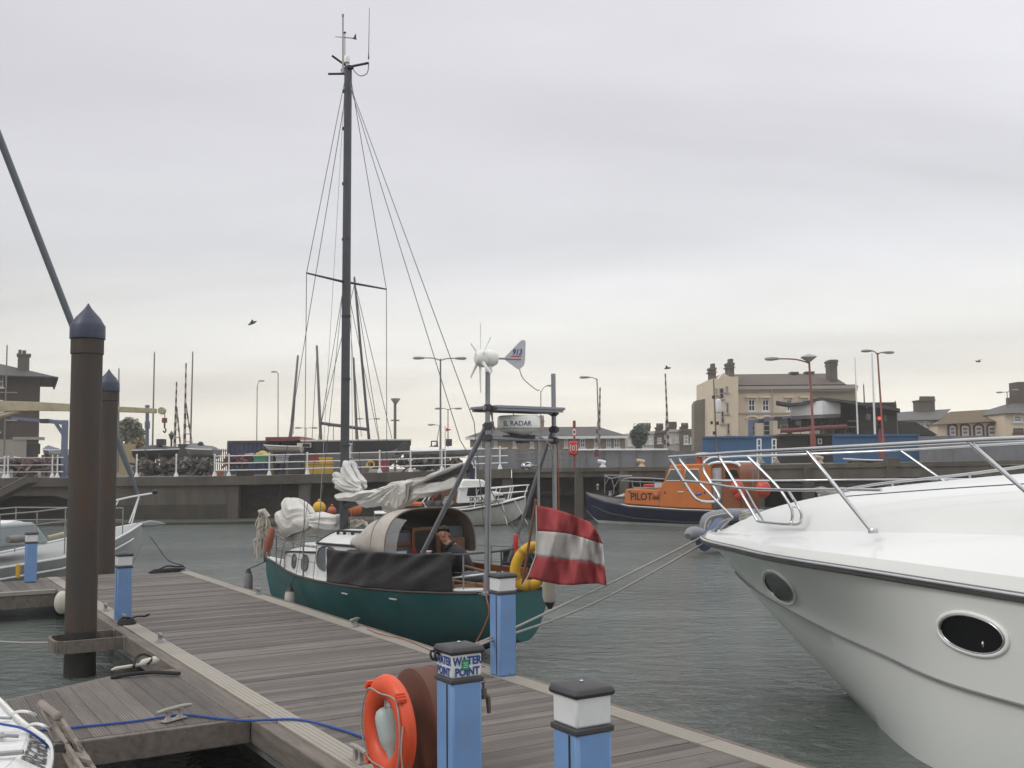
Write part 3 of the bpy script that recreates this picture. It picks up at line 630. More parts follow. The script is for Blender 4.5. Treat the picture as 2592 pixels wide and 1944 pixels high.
# boom and stowed mainsail
g=Vector((mx-.09,0,1.93)); be=SB.aty(1187,1184,0); be.y=.02
b=MB(); b.tube([g,be],.055,12,flat=1.2); put(b,'boom',m_mast,yt)
b=MB(); b.tube([be+(g-be)*.02,be-(g-be)*.015],.06,12); b.tube([be,be+Vector((0,0,-.12))],.012,6); put(b,'boom_end_cap',m_dark,yt)
def flap(out,apex,nf,yc,th,name,m,parent,cr=.05,seed=0,N=84,K=16):
    """a bunched piece of sail: closed outline measured on the boat's centre plane, swelled to a body of thickness th whose sharp folds fan out from a gathered point"""
    o=[SB.aty(x,y,yc) for x,y in out]; o=smooth_path(o,6,True)
    L=[0]
    for a,c in zip(o,o[1:]+o[:1]): L.append(L[-1]+(c-a).length)
    bd=[]; i=0
    for k in range(N):
        d=L[-1]*k/N
        while L[i+1]<d: i+=1
        bd.append(o[i].lerp(o[(i+1)%len(o)],(d-L[i])/max(1e-9,L[i+1]-L[i])))
    ce=sum(bd,Vector())/N; ap=SB.aty(*apex,yc); size=max((p-ce).length for p in bd)
    tri=lambda x: 1-2*abs(math.cos(PI*x))**.55
    def disp(p,s):
        v=p-ap; a=math.atan2(v.z,v.x); r=v.length
        ph=nf*a/2.2+.45*noise.noise(Vector((p.x*2.3,s*2,p.z*2.3+seed)))+seed*.37
        f=tri(ph)*.62+tri(ph*2.3+.3*s)*.38
        n2=1-2*abs(noise.noise(Vector((p.x*3.1+seed,s*3,p.z*3.1))))
        return (f*cr+n2*cr*.55)*min(1,r/(size*.55))
    b=MB(); rows=[]
    for side in (1,-1):
        rg=[]
        for j in range(K+1):
            t=j/K; ring=[]
            for p in bd:
                q=ce.lerp(p,t); env=max(0,1-t**3.2)**.55; ring.append(Vector((q.x,yc+side*(th*env+.004)+disp(q,side)*(.35+.65*env),q.z+disp(q,side)*.25)))
            rg.append(ring)
        rows+=rg[::-1] if side==1 else rg[:]
    rows=rows[::-1]
    b.loft(rows,True,True); return put(b,name,m,parent,smooth=70,subd=1)
ms=flap([(862,1232),(858,1212),(866,1196),(872,1176),(876,1165),(887,1163),(891,1176),(897,1188),(905,1204),(913,1214),(921,1219),(919,1228),(923,1238),(905,1243),(880,1242)],(926,1242),10,.03,.13,'mainsail',m_cloth,yt,.055,1)
def finger(pts,r,nm='sail_fold',par=None,yc=.08):
    b=MB(); q=smooth_path([SB.aty(x,y,yc) for x,y in pts],6); n=len(q); b.tube(q,[r*(.45+.55*math.sin(PI*min(.5,.5*(1-i/n)+.12))) *(.6 if i==0 else 1) for i in range(n)],12,flat=.8); return put(b,nm,m_cloth,par or ms,smooth=60,wob=.012)
finger([(847,1205),(852,1203),(868,1211),(890,1225),(915,1240)],.055); finger([(845,1216),(852,1217),(868,1226),(890,1236),(912,1243)],.045,yc=.11); finger([(851,1230),(858,1233),(872,1240),(895,1244),(920,1246)],.045,yc=.06); finger([(849,1222),(856,1226),(870,1234),(895,1242)],.03,yc=.15)
flap([(852,1258),(860,1249),(872,1245),(905,1241),(928,1240),(945,1240),(960,1235),(985,1240),(1000,1250),(985,1260),(955,1263),(928,1267),(902,1270),(870,1269),(856,1266)],(1012,1246),9,.04,.15,'sail_fold',m_cloth,ms,.05,2)
flap([(905,1271),(936,1264),(956,1248),(964,1236),(973,1229),(997,1222),(1021,1213),(1046,1214),(1066,1212),(1050,1230),(1036,1252),(1026,1268),(1017,1284),(1000,1290),(980,1282),(962,1279),(942,1283),(926,1286)],(1056,1214),15,.07,.16,'sail_fold',m_cloth,ms,.065,3)
flap([(980,1240),(1010,1222),(1030,1222),(1031,1250),(1024,1272),(1010,1289),(998,1288),(988,1268)],(1026,1218),7,.17,.07,'sail_fold',m_cloth,ms,.04,4)
flap([(1026,1216),(1066,1211),(1100,1196),(1130,1186),(1152,1178),(1176,1168),(1179,1174),(1152,1189),(1118,1203),(1085,1216),(1050,1232),(1030,1236)],(1020,1240),7,.08,.07,'sail_fold',m_cloth,ms,.022,5)
flap([(1030,1234),(1055,1223),(1080,1220),(1105,1218),(1135,1215),(1160,1206),(1159,1234),(1120,1247),(1085,1257),(1055,1264),(1035,1273),(1020,1283)],(1022,1250),8,.03,.06,'sail_fold',m_cloth,ms,.028,6)
flap([(962,1266),(985,1258),(1010,1262),(1018,1280),(1000,1298),(980,1300),(968,1290)],(990,1250),6,-.05,.04,'sail_fold',m_cloth,ms,.02,7,48,10)
hs=flap([(724,1361),(713,1338),(706,1320),(702,1304),(709,1293),(722,1286),(726,1272),(728,1258),(740,1257),(756,1262),(771,1272),(784,1287),(791,1302),(791,1332),(775,1343),(748,1354)],(830,1312),6,.06,.20,'foresail',m_cloth,yt,.034,8)
flap([(784,1304),(797,1299),(808,1294),(820,1297),(838,1302),(856,1302),(861,1312),(853,1337),(838,1341),(815,1338),(792,1334)],(778,1318),9,.02,.15,'sail_fold',m_cloth,hs,.05,9)
flap([(700,1362),(722,1360),(750,1352),(775,1340),(795,1326),(799,1337),(768,1362),(735,1371),(715,1368)],(800,1330),5,-.02,.07,'sail_bag',m_tan,hs,.025,10,48,10)
b=MB()
for k in range(5): b.tube(smooth_path([Vector((mx-.15+.12*k,-.1-.06*k,1.56)),Vector((mx-.3+.1*k,-.2,1.66+.02*(k%2))),Vector((mx-.5+.1*k,-.15-.05*k,1.6)),Vector((mx-.55+.08*k,-.3,1.55))],5),.022,6)
put(b,'coiled_halyard',m_ropew,yt)
# pulpit, stanchions, lifelines
b=MB(); pz=1.36
top=smooth_path([gun(6.2,1,.05,.5),gun(6.9,1,.05,.5),Vector((7.6,.16,1.40)),Vector((7.75,0,1.41)),Vector((7.6,-.16,1.40)),gun(6.9,-1,.05,.5),gun(6.2,-1,.05,.5)],5); b.tube(top,.013,7)
for s in (1,-1):
    b.tube([gun(6.2,s,.05,.5),gun(6.15,s,.05,0)],.013,7); b.tube([gun(6.95,s,.05,.5),gun(6.9,s,.04,0)],.013,7); b.tube(smooth_path([gun(6.2,s,.05,.28),gun(6.9,s,.05,.26),Vector((7.55,s*.05,1.1))],4),.011,7); b.tube([gun(6.2,s,.05,.48),gun(6.55,s,.04,.02)],.011,7)
put(b,'pulpit',m_galv,yt)
for x,s in ((4.9,1),(3.6,1),(2.1,1),(.62,1),(4.9,-1),(3.6,-1),(2.1,-1),(.62,-1)):
    b=MB(); b.tube([gun(x,s,.09,0),gun(x,s,.09,.5)],.012,7); b.lathe([(.03,0),(.03,.02)],gun(x,s,.09,0),8); put(b,'stanchion',m_galv,yt)
b=MB()
for s in (1,-1):
    for h in (.50,.27): b.tube([gun(x/4,s,.05,h) for x in range(2,26)],.005,5)
put(b,'lifeline',m_wire,yt)
b=MB(); b.tube([Vector((7.72,0,.82)),Vector((7.75,0,1.45)),Vector((7.78,.0,1.62))],[.03,.022,.02],8); put(b,'stem_post',m_dgrey,yt)
# weathercloth on the near side, with shallow folds
def wcloth(s,xa,xb,ht0,ht1,name):
    rows=[]
    for i in range(61):
        x=lerp(xa,xb,i/60); row=[]
        for k in range(17):
            t=k/16; h=lerp(ht0,ht1,i/60); fold=.022*math.sin(7*x+5*t+2*math.sin(3*x))*t*(1-t)*2.4+.03*noise.noise(Vector((x*2.2+t*2.5,t*2.0,s)))
            fold+=.03*math.sin(4.2*(x+1.3*t)+1.5*math.sin(2.1*x))*t*(1.2-t)+.012*math.sin(13*(x+.9*t))*t; p=gun(x,s,.03,.02+h*t); row.append(p+Vector((0,s*(.022+fold-.03*t*(1-t)),-.02*math.sin(PI*((x-xa)/(xb-xa)*2%1))*(t>.9))))
        rows.append(row)
    b=MB(); b.sheet(rows); o=put(b,name,m_dcloth,yt,solid=.006,smooth=80,recalc=False); return o
wcloth(1,3.62,.72,.50,.52,'weathercloth'); wcloth(-1,1.9,.35,.44,.40,'weathercloth')
b=MB(); b.tube([gun(3.66,1,.03,.0),gun(3.66,1,.03,.53)],.017,8); put(b,'canvas_pole',m_pw,yt)
# sprayhood: canvas roof on hoops, open at the back
HOOP=lambda x,w,zb,zt,n=26: [Vector((x,w*math.copysign(abs(math.cos(PI*k/n))**.62,math.cos(PI*k/n)),zb+(zt-zb)*abs(math.sin(PI*k/n))**.72)) for k in range(n+1)]
h0=HOOP(2.32,.80,1.30,1.955); h1=HOOP(2.72,.79,1.32,1.93); h2=HOOP(3.1,.73,1.35,1.80); h3=HOOP(3.5,.66,1.40,1.56)
seq=[h0,h1,h2,h3]; rows=[]
for a,c in zip(seq,seq[1:]):
    for j in range(6): rows.append([p.lerp(q,j/6)+Vector((0,0,-.018*math.sin(PI*j/6))) for p,q in zip(a,c)])
rows.append(h3)
b=MB(); b.sheet(rows); sh=put(b,'sprayhood',m_tan,yt,solid=.01,smooth=80,recalc=False)
b=MB(); b.sheet([[Vector((p.x,p.y*.985,p.z-.012)) for p in r] for r in rows]); put(b,'hood_lining',m_tand,sh,recalc=False,smooth=80)
b=MB(); b.tube(h0,.014,7); b.tube([p+Vector((0,0,.004)) for p in h1],.010,7); put(b,'hoop',m_tand,sh)
b=MB(); side=[r[:7] for r in rows[:8]]; b.sheet([[p+Vector((-.30,.0,-.02)) for p in rows[0][:8]],rows[0][:8]]); put(b,'side_panel',m_clear,sh,recalc=False)
b=MB(); b.sheet([[Vector((3.515,lerp(-.55,.55,k/10),1.42+.0*j)) if j==0 else Vector((3.2,lerp(-.62,.62,k/10),1.74-.10*abs(2*k/10-1)**2)) for k in range(11)] for j in (0,1)]); put(b,'hood_window',m_clear,sh,recalc=False)
# companionway bulkhead
b=MB(); b.box((2.50,-.70,.60),(2.54,-.20,1.66)); b.box((2.50,.24,.60),(2.54,.70,1.60)); put(b,'bulkhead',mat('grey_bulkhead_paint',(.10,.115,.13),.6,0,.1,3),yt)
b=MB()
for y in (-.22,.22): b.box((2.46,y-.025,.6),(2.499,y+.025,1.62))
b.box((2.46,-.24,1.621),(2.56,.24,1.67)); b.box((2.47,.26,1.42),(2.498,.70,1.47)); put(b,'companionway_frame',m_wood,yt)
b=MB(); b.box((2.52,-.2,.6),(2.54,.24,1.62)); put(b,'dark_opening_board',m_dark,yt)  # black board puts the companionway opening's shade into its colour
b=MB(); b.box((2.485,.32,1.15),(2.498,.50,1.34)); put(b,'notice_plate',m_pw,yt)
b=MB(); b.box((2.40,-.66,1.2),(2.499,-.3,1.5)); put(b,'instrument_box',m_wood,yt)
# stern gantry: two uprights, cross bars, braces
pn0,pn1=Vector((.25,.59,.93)),Vector((.18,.60,3.83)); pf0,pf1=Vector((.30,-.62,.93)),Vector((.30,-.62,3.80))
b=MB(); b.tube([pn0,pn1],.032,12); b.lathe([(.07,0),(.07,.03),(.045,.05),(.04,.25)],pn0,12); put(b,'gantry_post',m_alu,yt)
b=MB(); b.tube([pf0,pf1],.032,12); put(b,'gantry_post',m_alu,yt)
b=MB(); b.tube([pn0.lerp(pn1,.683)+Vector((0,.04,0)),pf0.lerp(pf1,.683)+Vector((0,-.04,0))],.026,10); b.tube([pn0.lerp(pn1,.815)+Vector((0,.06,0)),pf0.lerp(pf1,.815)+Vector((0,-.06,0))],.028,10); put(b,'gantry_crossbar',m_alu,yt)
for p in (pn0.lerp(pn1,.683),pf0.lerp(pf1,.683),pn0.lerp(pn1,.815),pf0.lerp(pf1,.815),pn0.lerp(pn1,.735),pf0.lerp(pf1,.735)): b=MB(); b.tube([p+Vector((0,0,-.045)),p+Vector((0,0,.045))],.048,10); b.box(p+Vector((-.07,-.03,-.03)),p+Vector((.07,.03,.03))); put(b,'pipe_clamp',m_dgrey,yt)
bt=SB.aty(1066,1408,.62); b=MB(); b.tube([pn0.lerp(pn1,.735)+Vector((.03,0,0)),bt,bt+(bt-pn0.lerp(pn1,.735))*.25],[.034,.036,.036],12); put(b,'gantry_brace',m_alu,yt)
b=MB(); b.tube([pf0.lerp(pf1,.735)+Vector((.03,0,0)),Vector((1.35,-.66,1.2))],.026,10); put(b,'gantry_brace',m_alu,yt)
b=MB(); pb=Vector((.26,-.30,2.885)); b.tube([pb,pb+Vector((0,0,-1.9))],.018,8); put(b,'gantry_post',m_galv,yt)
b=MB(); sz=3.29; y0,y1=.56,-.60; x0,x1=.04,.62
b.box((x0,y1,sz),(x1,y0,sz+.035)); sp_=put(b,'solar_panel',m_alu,yt,bevel=.006)
b=MB(); b.box((x0+.025,y1+.025,sz+.0355),(x1-.025,y0-.025,sz+.038)); put(b,'solar_cells',m_glassd,sp_)
b=MB(); b.box((x0+.02,y1+.02,sz-.03),(x0+.07,y0-.02,sz-.001)); b.box((x1-.07,y1+.02,sz-.03),(x1-.02,y0-.02,sz-.001)); put(b,'panel_rail',m_alu,sp_)
rc=Vector((.32,-.02,2.955)); b=MB(); b.lathe([(.10,.0),(.20,.035),(.275,.075),(.285,.09),(.287,.12),(.284,.235),(.275,.25),(.255,.258),(.1,.264),(.003,.265)],rc,36); rd_=put(b,'radar_dome',m_white,yt)
b=MB(); b.lathe([(.2865,.082),(.2885,.085),(.2885,.092),(.2865,.095)],rc,36); put(b,'dome_seam',m_galv,rd_)
b=MB(); b.box(rc+Vector((-.07,-.12,-.10)),rc+Vector((.07,-.0,.03))); b.box(rc+Vector((-.1,-.2,-.045)),rc+Vector((.1,.2,.0))); put(b,'radar_bracket',m_dark,yt)
b=MB(); A0=math.atan2(-1,-.0)
cdir=SB.loc(Vector((0,0,HC)))-rc; a_c=math.atan2(cdir.y,cdir.x)
def wrap(u,v): a=a_c+u/.289+R(-5); return rc+Vector((.2905*math.cos(a),.2905*math.sin(a),.118+v))
b.text('SL RADAR',.088,wrap,.0012,1.0); put(b,'radar_lettering',mat('faded_blue_lettering',(.06,.10,.2),.5),rd_,recalc=False)
b=MB()
for dy in (0,.03): b.tube(smooth_path([Vector((.2,.55-dy,3.25)),Vector((.22,.50,3.1)),Vector((.2,.56-dy,2.8)),Vector((.18,.57,2.4)),Vector((.2,.58,1.2))],6),.009,6)
b.tube(smooth_path([Vector((.3,-.12,2.95)),Vector((.26,-.35,2.93)),Vector((.28,-.56,2.75)),Vector((.27,-.6,2.3)),Vector((.27,-.6,1.2))],6),.013,6); b.tube(smooth_path([Vector((.4,.0,3.22)),Vector((.4,.0,3.26)),Vector((.38,-.05,3.29))],3),.006,6); put(b,'cable',m_rope,yt)
b=MB(); b.tube(smooth_path([Vector((.28,-.63,2.95)),Vector((.27,-.66,2.6)),Vector((.27,-.66,1.1))],6),.008,6); put(b,'cable',m_ropeo,yt)
# wind generator on the near post
hub=Vector((.16,.60,3.93)); ahead=Vector((-.55,.83,0)).normalized()  # nose direction in boat frame (points left in the photo)
nw=Vector((-.93,-.36,0)); nl=Vector((nw.x*SB.x.x+nw.y*SB.x.y,nw.x*SB.y.x+nw.y*SB.y.y,0)).normalized()
MN=nl.to_track_quat('Z','Y').to_matrix()
b=MB(); b.lathe([(.03,-.125),(.08,-.105),(.112,-.05),(.115,.02),(.10,.06)],hub,20,MN); b.lathe([(.05,-.12),(.04,-.0)],hub+Vector((0,0,-.06)),10); wg=put(b,'wind_generator',m_white,yt)
b=MB(); b.lathe([(.118,.06),(.122,.075),(.112,.13),(.075,.175),(.003,.19)],hub,20,MN); put(b,'spinner',m_white,wg)
sx_=MN@Vector((1,0,0)); sy_=MN@Vector((0,1,0))
for k in range(6):
    a=R(90)+k*PI/3; d=Vector((0,0,1))*math.sin(a)+nl.cross(Vector((0,0,1))).normalized()*math.cos(a); s_=d.cross(nl)
    rings=[]
    for i in range(6):
        t=i/5; c=hub+nl*.11+d*lerp(.08,.445,t); wch=lerp(.034,.022,t); tw=R(lerp(32,8,t)); e=s_*math.cos(tw)+nl*math.sin(tw); n_=d.cross(e)*.006
        rings.append([c-e*wch*.4-n_*.2,c+n_,c+e*wch,c-n_])
    b=MB(); b.loft(rings); put(b,'turbine_blade',m_pw,wg)
tb=hub-nl*.115; te=hub-nl*.20; up=Vector((0,0,1))
b=MB(); b.tube([tb,te,te-nl*.24],.013,8); put(b,'tail_boom',m_galv,wg)
fin=[te,te-nl*.235+up*.235,te-nl*.275+up*.255,te-nl*.31+up*.235,te-nl*.30-up*.01,te-nl*.28-up*.085,te-nl*.22-up*.135,te-nl*.19-up*.13]
side_=nl.cross(up).normalized(); 
if (SB.w(*(hub+side_))-O3).length>(SB.w(*hub)-O3).length: side_=-side_
b=MB(); b.prism([p-side_*.003 for p in fin],side_*.006); put(b,'tail_fin',mat('fin_white',(.5,.5,.53),.5,0,.05,3),wg)
b=MB(); dirx=-nl
def fn_(u,v,o=Vector((0,0,0))): return te+dirx*(.185+u)+up*(.055+v)+side_*.0055+dirx*v*.25
b.text('913',.105,fn_,.003,.85); put(b,'fin_numerals',m_inkb,wg,recalc=False)
b=MB(); b.box((0,0,0),(1,1,1)); b.v=[te+dirx*(.09+.14*p.x+.03*p.y)+up*(.028+.014*p.y)+side_*(.0045+.0015*p.z) for p in b.v]; put(b,'fin_flash',m_inkr,wg)
tr=SB.aty(1296,931,.3); b=MB(); q0=te-nl*.22-up*.13; b.tube(smooth_path([q0,q0-nl*.05-up*.12,q0-nl*.17-up*.22,q0-nl*.25-up*.27,q0-nl*.28-up*.26],5),.006,6); put(b,'furling_line',m_galv,wg)
# stern: deck lamp, pushpit rails, tiller, small gear
b=MB(); lc=SB.aty(1334,1180,-.22); b.ball(lc,(.085,.085,.06),18,12); b.tube([lc,lc+(Vector((.26,-.30,lc.z))-lc)*.95],.012,8); dl=put(b,'deck_lamp',m_steel,yt)
b=MB(); b.ball(lc+Vector((.005,.02,.045)),(.04,.035,.018)); put(b,'lamp_glass',m_dark,dl)
b=MB()
st=smooth_path([gun(1.5,1,.06,.47),gun(.7,1,.08,.50),gun(.12,1,.08,.53),gun(.03,1,.3,.55),gun(.03,-1,.3,.55),gun(.12,-1,.08,.53),gun(1.5,-1,.06,.50)],5); b.tube(st,.014,7)
for x,s in ((.12,1),(.12,-1),(.7,-1)): b.tube([gun(x,s,.08,0),gun(x,s,.08,.52)],.013,7)
put(b,'pushpit',m_dgrey,yt)
b=MB(); b.tube(smooth_path([gun(.95,1,.10,0),gun(.93,1,.10,.16),gun(.8,1,.10,.2),gun(.45,1,.12,.24),gun(.3,1,.14,.26)],5),.012,7); put(b,'deck_hoop',m_pw,yt)
b=MB(); b.loft([[gun(x,1,d,.03+.03*(k%2)) for k,d in enumerate((.02,.02,.3,.3))] for x in (1.15,.9,.5,.25)]); put(b,'stern_deck_pad',m_wpaint,yt,bevel=.01)
b=MB(); b.tube([(.3,0,1.05),(.9,.05,1.12),(1.4,.08,1.18)],[.03,.026,.018],8); put(b,'tiller',m_wood,yt)
b=MB(); b.tube([(.45,-.2,1.02),(1.55,-.05,1.03)],.02,6); b.tube([(.55,.2,.98),(1.5,.25,.99)],.018,6); put(b,'boathook',m_wood2,yt)
for x in (2.9,1.7): b=MB(); b.box(gun(x,1,-.004,-.105),gun(x+.16,1,-.016,-.085)); put(b,'hull_vent',m_fend,yt)
# loose things on the yacht -------------------------------------------------
fl=thing('flag','red white red striped ensign flying from a raked stern staff','flag',SB.w(.1,-.35,.95),SB.rz)
fo=SB.aty(1279,1478,-.35); ft_=SB.aty(1356,1268,-.35)
YF=11.9
def fq(x,y,dz=0): return Q(x,y,YF+dz)
b=MB(); b.tube([fq(1322,1480,.1),fq(1356,1270,0)],[.016,.014],8); b.ball(fq(1356,1268),.018,8,6); put(b,'flagstaff',m_wood,fl,world=True)
TOP=[(1358,1279),(1395,1286),(1430,1296),(1462,1308),(1494,1322),(1512,1345),(1523,1373)]
B1=[(1359,1344),(1395,1346),(1430,1349),(1457,1355),(1482,1363),(1505,1370),(1526,1378)]
B2=[(1356,1408),(1388,1411),(1418,1415),(1450,1418),(1482,1421),(1506,1426),(1530,1434)]
BOT=[(1336,1462),(1378,1473),(1417,1480),(1450,1481),(1484,1478),(1512,1477),(1536,1482)]
def flagband(a,c,n,name,m,ph):
    rows=[]
    for i in range(43):
        t=i/42*6; k=min(5,int(t)); f=t-k; pa=(lerp(a[k][0],a[k+1][0],f),lerp(a[k][1],a[k+1][1],f)); pc=(lerp(c[k][0],c[k+1][0],f),lerp(c[k][1],c[k+1][1],f)); row=[]
        for j in range(n+1):
            s=j/n; v_=ph+s; yo=(.075*math.sin(i*.33+v_*1.4)+.026*math.sin(i*.83-v_*2.6)+.012*math.sin(i*1.5+v_*3.1))*min(1,i/9)
            row.append(fq(lerp(pa[0],pc[0],s),lerp(pa[1],pc[1],s),yo))
        rows.append(row)
    b=MB(); b.sheet(rows); return put(b,name,m,fl,world=True,solid=.004,smooth=80,recalc=False)
flagband(TOP,B1,8,'red_stripe',m_red,0); flagband(B1,B2,8,'white_stripe',m_fw,1); flagband(B2,BOT,8,'red_stripe',m_red,2)
b=MB(); b.tube([fq(1357,1278),fq(1358.5,1344),fq(1355.5,1408),fq(1335,1462),fq(1322,1482)],.007,6); put(b,'halyard',m_ropew,fl,world=True)
m_ochre=mat('ochre_webbing',(.4,.24,.03),.8)
hb=thing('horseshoe_buoy','yellow horseshoe lifebuoy hanging on the yacht stern rail','horseshoe buoy',SB.w(.1,-.1,1.0),SB.rz)
C_=[(1362,1379),(1348,1383),(1330,1392),(1313,1412),(1304,1440),(1306,1466),(1316,1478),(1336,1482),(1354,1479),(1368,1471)]
b=MB(); pts=smooth_path([Q(x,y,12.35) for x,y in C_],5); n=len(pts); b.tube(pts,[.063*(.55+.45*min(1,8*i/n,8*(n-i)/n)) for i in range(n)],12,flat=.75); put(b,'foam_horseshoe',m_yel,hb,world=True)
for k in (12,24,36): b=MB(); b.tube([pts[k]-(pts[k+1]-pts[k]).normalized()*.02,pts[k]+(pts[k+1]-pts[k]).normalized()*.02],.067,12,flat=.78); put(b,'strap',m_ochre,hb,world=True)
b=MB(); p=Q(1306,1384,12.9); b.lathe([(.028,-.0),(.030,.02),(.030,.13),(.022,.15)],p,12); b.lathe([(.02,-.3),(.02,0)],p,8); solo(b,'danbuoy_light','small red cylinder light standing on the yacht stern rail','light',m_redp)
def fender(x,s,ztop,L,r,lab,m,dy=.0,dark_end=True):
    g_=gun(max(.02,min(7.6,x)),s); t=thing('boat_fender',lab,'fender',SB.w(g_.x,g_.y+s*(r+dy),ztop-L),SB.rz,'fenders of the green yacht')
    b=MB(); b.lathe([(.02,.0),(r*.8,.03),(r,.09),(r,L-.09),(r*.8,L-.03),(.02,L)],(0,0,0),16); put(b,'fender_body',m,t)
    b=MB(); b.lathe([(.025,-.05),(.035,-.03),(r*.62,.01),(r*.85,.036)],(0,0,0),12); b.lathe([(r*.85,L-.036),(r*.6,L-.008),(.035,L+.03),(.025,L+.05)],(0,0,0),12); put(b,'fender_end',m_dark,t)
    b=MB(); b.tube([(0,0,L+.04),(0,-s*(r+dy)*.9,g_.z-ztop+L+.02)],.008,6); put(b,'fender_line',m_ropek,t); return t
fender(5.0,1,.62,.42,.085,'worn white fender hanging amidships against the green hull',m_fend,.02)
ff_=fender(7.25,1,.72,.46,.075,'grey fender hanging at the green yacht bow over the dock edge',m_fendg,.35)
sf=fender(.02,-1,1.02,.50,.088,'large white fender with black tip hanging off the yacht stern',m_fend,.12)
q=Q(1392,1530,12.6); sf.location=(q.x,q.y,q.z)
bp=Q(566*1.1718,1118*1.1718,18.2)
b=MB(); rr=random.Random(5)
bx0=Q(664,1345,18.6)
for k in range(16):
    c=bx0+Vector((rr.uniform(-.07,.09),rr.uniform(-.08,.08),rr.uniform(-.05,.05))); pts=[c+Vector((0,0,.28))]
    for j in range(5): pts.append(c+Vector((rr.uniform(-.10,.10),rr.uniform(-.08,.08),.16-.13*j-rr.random()*.1)))
    pts.append(c+Vector((rr.uniform(-.03,.03),0,.2))); b.tube(smooth_path(pts,5),.011,6)
b.tube([bx0+Vector((-.06,0,.33)),bx0+Vector((.02,0,.36)),bx0+Vector((.1,0,.25))],.05,8)
solo(b,'rope_bundle','tangled bundle of pale rope hung on the green yacht pulpit','rope',m_ropew)
b=MB(); c=Q(682,1368,18.3); b.lathe([(.05,-.2),(.075,-.1),(.07,.1),(.045,.22)],c,10,Matrix.Rotation(R(12),3,'Y')); solo(b,'orange_float','faded orange float tied at the green yacht bow','float',mat('faded_orange',(.30,.095,.055),.6,0,.25,6))
b=MB(); c=SB.w(1.15,.05,1.05); 
for k in range(4): b.ball(c+Vector((.12*k-.1,-.05*k,.02*math.sin(k))),(.14,.10,.075),10,8)
solo(b,'rolled_oilskins','rolled grey waterproofs lying across the yacht cockpit','clothing bundle',mat('grey_oilskin',(.10,.115,.135),.7,0,.25,6,bump=.4),wob=.03)
rope([SB.w(*SB.aty(1226,1484,.66)),SB.w(*SB.aty(1233,1520,.78)),SB.w(*SB.aty(1238,1549,.80)),SB.w(*SB.aty(1224,1590,.85)),SB.w(*SB.aty(1200,1635,.95))],.008,'thin orange line hanging from the yacht stern to the dock',m_ropeo)
rope([D(5.36,12.4,.515),D(5.33,11.9,.515),D(5.40,11.3,.515),D(5.30,10.2,.515),D(5.36,9.4,.515)],.005,'orange cord lying along the dock edge strip',m_ropeo)
